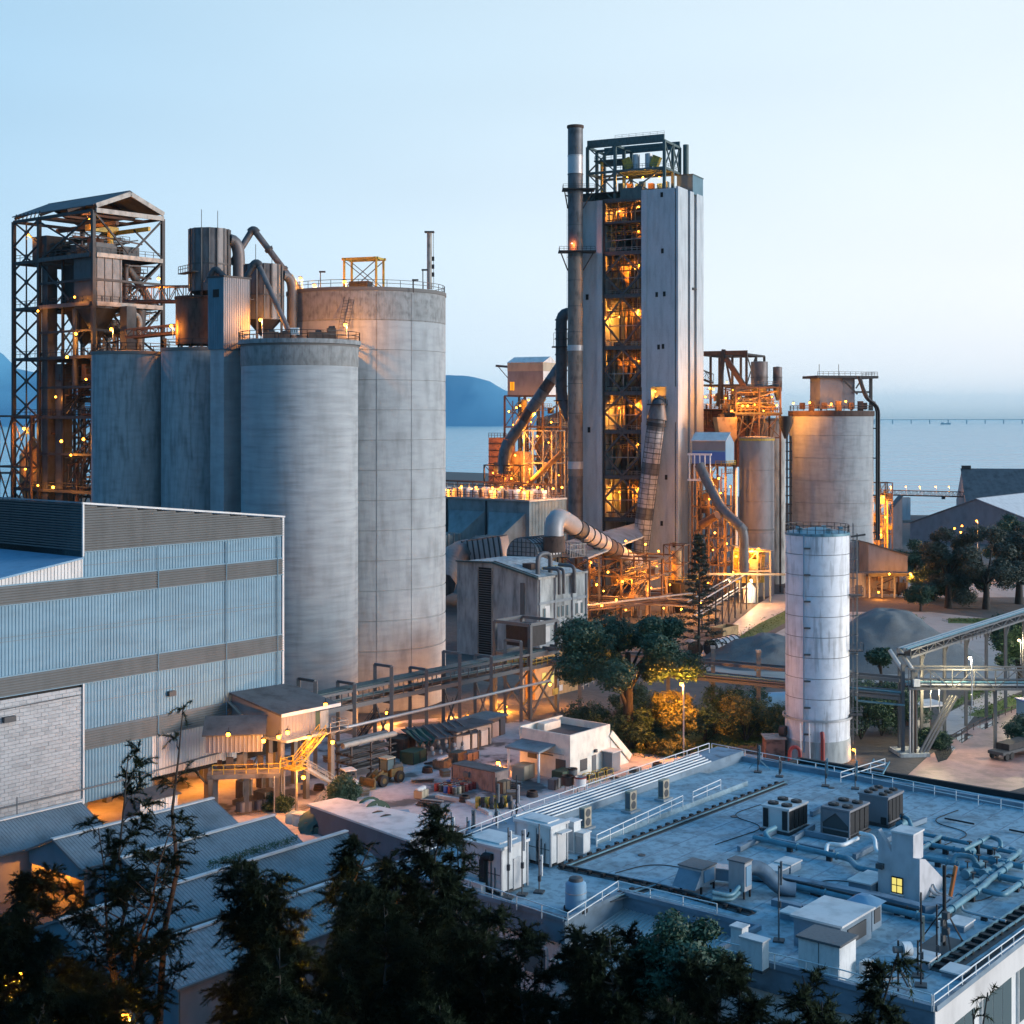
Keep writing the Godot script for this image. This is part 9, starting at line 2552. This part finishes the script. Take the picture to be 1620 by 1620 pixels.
func arrays(v: PackedVector3Array, n: PackedVector3Array) -> B:
	var b := B.new()
	b.v = v
	b.n = n
	return b

func casuarina(label: String, p: Vector3, h: float, wide: float, dense: float, lean: Vector3, stems := 1, bare := 0.35) -> Node3D:
	var t := thing("casuarina_tree", label, "tree", p, 0.0, "casuarina trees in front")
	var b := B.new()
	var lb := B.new()
	var v := PackedVector3Array()
	var n := PackedVector3Array()
	for s in stems:
		var a := rng.randf() * TAU
		var off := Vector3(cos(a), 0, sin(a)) * (0.0 if stems == 1 else wide * 0.55)
		var path := []
		var hs := h * (1.0 if s == 0 else 0.7 + 0.25 * rng.randf())
		for i in 9:
			var k := i / 8.0
			path.append(Vector3(0, hs * k, 0) + (off + lean) * k * k + Vector3(rng.randfn(), 0, rng.randfn()) * 0.12 * i * 0.3)
		b.tube(path, 0.012 * h * (1.0 if stems == 1 else 0.8), 7, false, 0.03)
		var nb := int(34 * dense)
		for i in nb:
			var k := bare + (0.98 - bare) * (i + rng.randf()) / nb
			var j := int(k * 8)
			var o := (path[j] as Vector3).lerp(path[mini(j + 1, 8)], k * 8 - j)
			var an := rng.randf() * TAU
			var ln := wide * (1.15 - 0.85 * pow(k, 1.6)) * (0.55 + 0.6 * rng.randf())
			var d := Vector3(cos(an), 0.55 + 0.5 * rng.randf(), sin(an)).normalized()
			var q := [o]
			for m in 4:
				q.append(o + d * ln * (m + 1) / 4.0 - Vector3(0, 0.05 * ln * (m + 1) * (m + 1) / 8.0, 0) + Vector3(rng.randfn(), rng.randfn(), rng.randfn()) * 0.08)
			lb.tube(q, 0.05, 4, false, 0.012)
			var ns := int((9 + ln * 7.0) * minf(dense, 1.2) * 0.95)
			for m in ns:
				var w := 0.12 + 0.88 * sqrt(rng.randf())
				var c := int(w * 4)
				var pt := (q[c] as Vector3).lerp(q[mini(c + 1, 4)], w * 4 - c)
				var dd := (d * 0.6 + Vector3(rng.randfn(), rng.randfn() * 0.6 + 0.25, rng.randfn()) * 0.75).normalized()
				twig(v, n, pt, dd, 0.7 + 0.75 * rng.randf())
	put(t, "trunk", b, "bark")
	put(t, "limbs", lb, "bark", "stuff")
	put(t, "crown", arrays(v, n), "casuarina", "stuff")
	return t

func broadleaf(label: String, p: Vector3, h: float, r: float, m: String, clumps: int, size := 0.28, flat := 0.6, group := "", cat := "tree") -> Node3D:
	var t := thing("bush" if cat == "bush" else "broadleaf_tree", label, cat, p, 0.0, group)
	if cat == "bush":
		flat = h * 0.5 / r
	var c := Vector3(0, h - r * flat, 0)
	var b := B.new()
	if cat != "bush":
		b.tube([Vector3.ZERO, Vector3(0.1, c.y * 0.5, 0), Vector3(0, c.y, 0)], 0.05 * h, 8, false, 0.02 * h)
	var v := PackedVector3Array()
	var n := PackedVector3Array()
	var lobes := []
	var nl := 13 if cat == "bush" else 26
	for i in nl:
		var d := Vector3(rng.randfn(), rng.randfn() * 0.8 + 0.25, rng.randfn()).normalized()
		lobes.append([c + d * Vector3(r, r * flat, r) * (0.42 + 0.56 * rng.randf()), r * ((0.3 + 0.22 * rng.randf()) if nl == 13 else 0.14 + 0.17 * rng.randf())])
	for i in 9:
		var e: Vector3 = lobes[i][0]
		b.tube([Vector3(0, c.y * (0.35 + 0.4 * rng.randf()) if cat != "bush" else 0.1, 0), (Vector3(0, c.y * 0.8, 0) + e) / 2 + Vector3(0, -0.2, 0), e], 0.018 * h, 5, false, 0.02)
	put(t, "trunk" if cat != "bush" else "stems", b, "bark")
	for i in clumps:
		var l: Array = lobes[i % nl]
		var d := Vector3(rng.randfn(), rng.randfn(), rng.randfn()).normalized()
		var q: Vector3 = l[0] + d * Vector3(1, 0.8, 1) * (l[1] as float) * (0.6 + 0.45 * rng.randf())
		if q.y > 0.15:
			leaves(v, n, q, d, 9, size * 1.6, size * (0.6 + 0.9 * rng.randf()))
	put(t, "crown" if cat != "bush" else "foliage", arrays(v, n), m, "stuff")
	return t

func trees() -> void:
	var g := func(x, d): return at(x, 660, d) * Vector3(1, 0, 1)
	# front row of casuarinas: x, top y, distance, width, density, stems
	for q in [["thin wispy casuarina with several bare stems before the long sheds", 185, 1205, 92, 5.4, 0.55, 4, 0.3, 1.6], ["slender leaning casuarina, its bare tip high against the warehouse wall", 250, 1114, 94, 3.2, 0.32, 1, 0.4, 1.4], ["dense dark casuarina, left end of the dark front group", 415, 1366, 86, 3.0, 1.7, 2, 0.1, 0], ["dense dark casuarina, second in the dark front group", 470, 1385, 84, 3.2, 1.7, 2, 0.1, 0], ["casuarina with a bent crooked tip before the cable reels", 548, 1335, 88, 3.0, 1.6, 1, 0.1, 1.0], ["tallest dark casuarina at the office roof's left corner", 645, 1276, 90, 3.4, 1.6, 2, 0.12, 0.6], ["feathery casuarina leaning over the roof rail", 702, 1330, 92, 2.6, 1.1, 1, 0.15, 0.8], ["low dark casuarina under the leaning feathery one", 600, 1450, 76, 3.6, 1.6, 2, 0.1, 0], ["low dark casuarina at bottom centre, left of the corner column", 720, 1450, 76, 3.6, 1.5, 2, 0.1, 0], ["low dark casuarina at bottom centre before the notch roof", 830, 1500, 74, 3.6, 1.5, 2, 0.1, 0], ["dark tree filling the bottom edge before the office front", 945, 1505, 72, 3.4, 1.4, 2, 0.1, 0], ["small dark casuarina at the bottom edge below the meter cabinets", 1190, 1540, 72, 2.8, 1.1, 2, 0.1, 0.5], ["feathery branch tips before the white cabin", 1262, 1545, 70, 2.0, 0.8, 1, 0.2, 0.5], ["bent feathery casuarina tip before the round dish", 1370, 1508, 70, 1.7, 1.0, 1, 0.3, 1.0], ["broad dark casuarina low under the wispy ones, left", 90, 1530, 84, 3.8, 1.6, 2, 0.1, 0], ["dark casuarina wedged behind the two at bottom centre", 775, 1440, 84, 3.4, 1.5, 2, 0.1, 0], ["dark casuarina before the office windows, left of the notch", 880, 1470, 80, 3.4, 1.5, 2, 0.1, 0], ["dark casuarina before the notch wall's right end", 1010, 1510, 74, 3.4, 1.5, 2, 0.1, 0], ["dark casuarina beside the round leaved tree, right", 1130, 1500, 74, 3.0, 1.4, 2, 0.1, 0], ["dark casuarina at the lower edge in front of the near rail", 1250, 1580, 66, 3.2, 1.3, 2, 0.1, 0], ["thick dark casuarina filling the gap by the crooked one", 560, 1420, 82, 3.6, 1.6, 2, 0.1, 0], ["bare thin sapling before the glazed flank", 1530, 1560, 70, 1.6, 0.25, 2, 0.3, 0.6], ["dark casuarina at bottom left by the street lamp", 110, 1560, 80, 3.6, 1.5, 2, 0.1, 0], ["dark casuarina at the left edge above the street lamp", 22, 1385, 88, 3.2, 1.5, 2, 0.1, 0], ["dark low casuarina at the bottom under the dark group", 510, 1490, 72, 3.8, 1.6, 2, 0.1, 0], ["dark low casuarina in the bottom left corner", 20, 1590, 72, 3.4, 1.4, 2, 0.1, 0], ["lowest dark casuarina at the bottom edge, right of centre", 1060, 1580, 68, 3.4, 1.4, 2, 0.1, 0], ["lowest dark casuarina at the bottom edge, centre", 680, 1570, 68, 3.6, 1.4, 2, 0.1, 0]]:
		var h: float = EYE - (q[2] - 660.0) / F * q[3]
		casuarina(q[0], g.call(q[1], q[3]), h, q[4], q[5], Vector3(q[8] * 1.2, 0, 0), q[6], q[7])
	broadleaf("round leaved dark tree at the notch roof's right corner", g.call(1085, 76), EYE - (1455 - 660.0) / F * 76, 3.2, "broadleaf", 3000, 0.13, 0.8)
	broadleaf("big spreading dark green tree in front of the concrete hall", Vector3(16.4, 0, -206), 19.2, 10.3, "broadleaf", 9500, 0.2, 0.54)
	broadleaf("small yellow lit tree beside the lamp post", Vector3(22.8, 0, -205.6), 8.0, 3.5, "lamplit_leaf", 1500, 0.2, 0.95)  # lamplight yellow is part of its leaf colour
	var w := ["under the big spreading tree, left", "under the big spreading tree, right", "left of the small yellow tree", "at the foot of the small yellow tree", "right of the small yellow tree", "beneath the straight pipe rack, left of a post", "beneath the straight pipe rack, right of a post", "before the lying pale blue tank", "closest to the white tank on its left", "right of the white tank, left one", "right of the white tank, middle one", "right of the white tank, right one", "behind the gatehouse", "by the lane's lower corner", "at the mud road's right edge", "at the stair foot on the yard", "on the low flat roof store", "by the drum pallets", "before the lying tank's right end", "behind the rack tower's right side"]
	var bp := [[925, 1172, 4.5, 3.2], [1005, 1180, 4.2, 3.2], [1022, 1185, 3.0, 2.6], [1062, 1194, 1.6, 2.2], [1116, 1176, 4.4, 3.0], [1150, 1160, 5.0, 3.6], [1180, 1150, 4.6, 3.4], [1180, 1175, 5.4, 3.4], [1222, 1172, 5.0, 3.0], [1362, 1170, 6.4, 3.4], [1395, 1165, 7.0, 3.8], [1420, 1160, 6.0, 3.0], [1450, 1142, 3.4, 2.6], [1475, 1182, 2.4, 2.2], [1615, 1175, 3.4, 2.6], [547, 1262, 2.2, 1.6], [540, 1292, 4.8, 2.0], [443, 1282, 1.6, 1.6], [1255, 1168, 5.0, 2.6], [1000, 1130, 4.4, 3.4]]
	for i in bp.size():
		broadleaf("dark leafy bush " + w[i], on(bp[i][0], bp[i][1]), bp[i][2] * (1.25 if i < 12 else 1.0), bp[i][3] * (1.3 if i < 12 else 1.0), "broadleaf" if i != 3 and i != 7 else "lamplit_leaf", 900, 0.16, 0.75, "bushes around the yard", "bush")
	# tall thin pine by the tower
	var t := thing("pine_tree", "tall thin tiered pine in front of the tower's right edge", "tree", on(1105, 1046), 0.0)
	var b := B.new()
	b.tube([Vector3.ZERO, Vector3(0.2, 12, 0), Vector3(0, 25.0, 0)], 0.35, 7, false, 0.04)
	put(t, "trunk", b, "bark")
	var v := PackedVector3Array()
	var n := PackedVector3Array()
	b = B.new()
	for i in 70:
		var k := 0.12 + 0.86 * i / 70.0
		var an := i * 2.4
		var ln := 5.6 * (1.0 - k) + 0.5
		var o := Vector3(0.1, 25.0 * k, 0)
		var e := o + Vector3(cos(an) * ln, 0.1 * ln, sin(an) * ln)
		b.tube([o, e], 0.07, 4, false, 0.02)
		for m in 24:
			leaves(v, n, o.lerp(e, 0.3 + 0.7 * rng.randf()), Vector3.UP, 5, 0.25, 0.26)
	put(t, "limbs", b, "bark")
	put(t, "crown", arrays(v, n), "pine_leaf", "stuff")
	for q in [["dark round tree behind the gravel heap, left one by the pump house", 1447, 905, 420, 10.5, 7.2, 0], ["tall drooping tree right of the pump house", 1500, 962, 358, 19.5, 7.4, 1], ["widest drooping tree before the pale shed", 1560, 962, 356, 20.5, 9.6, 1], ["tree at the far right edge before the pale shed", 1612, 955, 366, 22.0, 8.6, 1], ["dark tree behind the drooping trees, right edge", 1600, 900, 420, 18.0, 8.4, 0], ["little tree right of the pump house's post lamp", 1456, 968, 352, 6.6, 3.2, 0], ["dark tree at the right edge under the rising conveyor", 1612, 1090, 252, 12.5, 5.4, 0], ["small conical shrub on top of the rack before the gravel heap", 1393, 1090, 252, 7.0, 1.8, 0], ["low dark tree between the two drooping trees", 1530, 950, 372, 12.0, 7.0, 0], ["low hedge like tree at the drooping trees' left foot", 1478, 955, 372, 9.0, 6.0, 0]]:
		broadleaf(q[0], g.call(q[1], q[3]), q[4], q[5], "pine_leaf" if q[6] else "broadleaf", int(1200 + q[5] * 380), 0.24, 1.15 if q[6] else 0.9)
	# grass tufts along verges
	v = PackedVector3Array()
	n = PackedVector3Array()
	for q in [[1150, 1020, 1260, 965], [1360, 975, 1450, 978], [1500, 982, 1600, 984], [1490, 1122, 1590, 1084], [1540, 1130, 1640, 1100], [900, 1184, 1040, 1190], [1040, 1192, 1240, 1168]]:
		for i in 400:
			var p := on(q[0], q[1]).lerp(on(q[2], q[3]), rng.randf()) + Vector3(rng.randfn() * 1.2, 0.15, rng.randfn() * 1.6)
			leaves(v, n, p, Vector3.UP, 3, 0.2, 0.2)
	tag(put(self, "grass_tufts", arrays(v, n), "turf"), "rough grass along the verges and plots", "", "", "stuff")
	# weeds in the shed gutter
	v = PackedVector3Array()
	n = PackedVector3Array()
	for i in 420:
		var k := rng.randf()
		var p := at(lerpf(330, 470, k), lerpf(1372, 1330, k), lerpf(126.5, 136.5, k))
		leaves(v, n, p + Vector3(0, rng.randf() * 0.5, 0), Vector3.UP, 3, 0.15, 0.12)
	tag(put(self, "gutter_weeds", arrays(v, n), "broadleaf"), "weeds growing in the gutter between the sheds", "", "", "stuff")
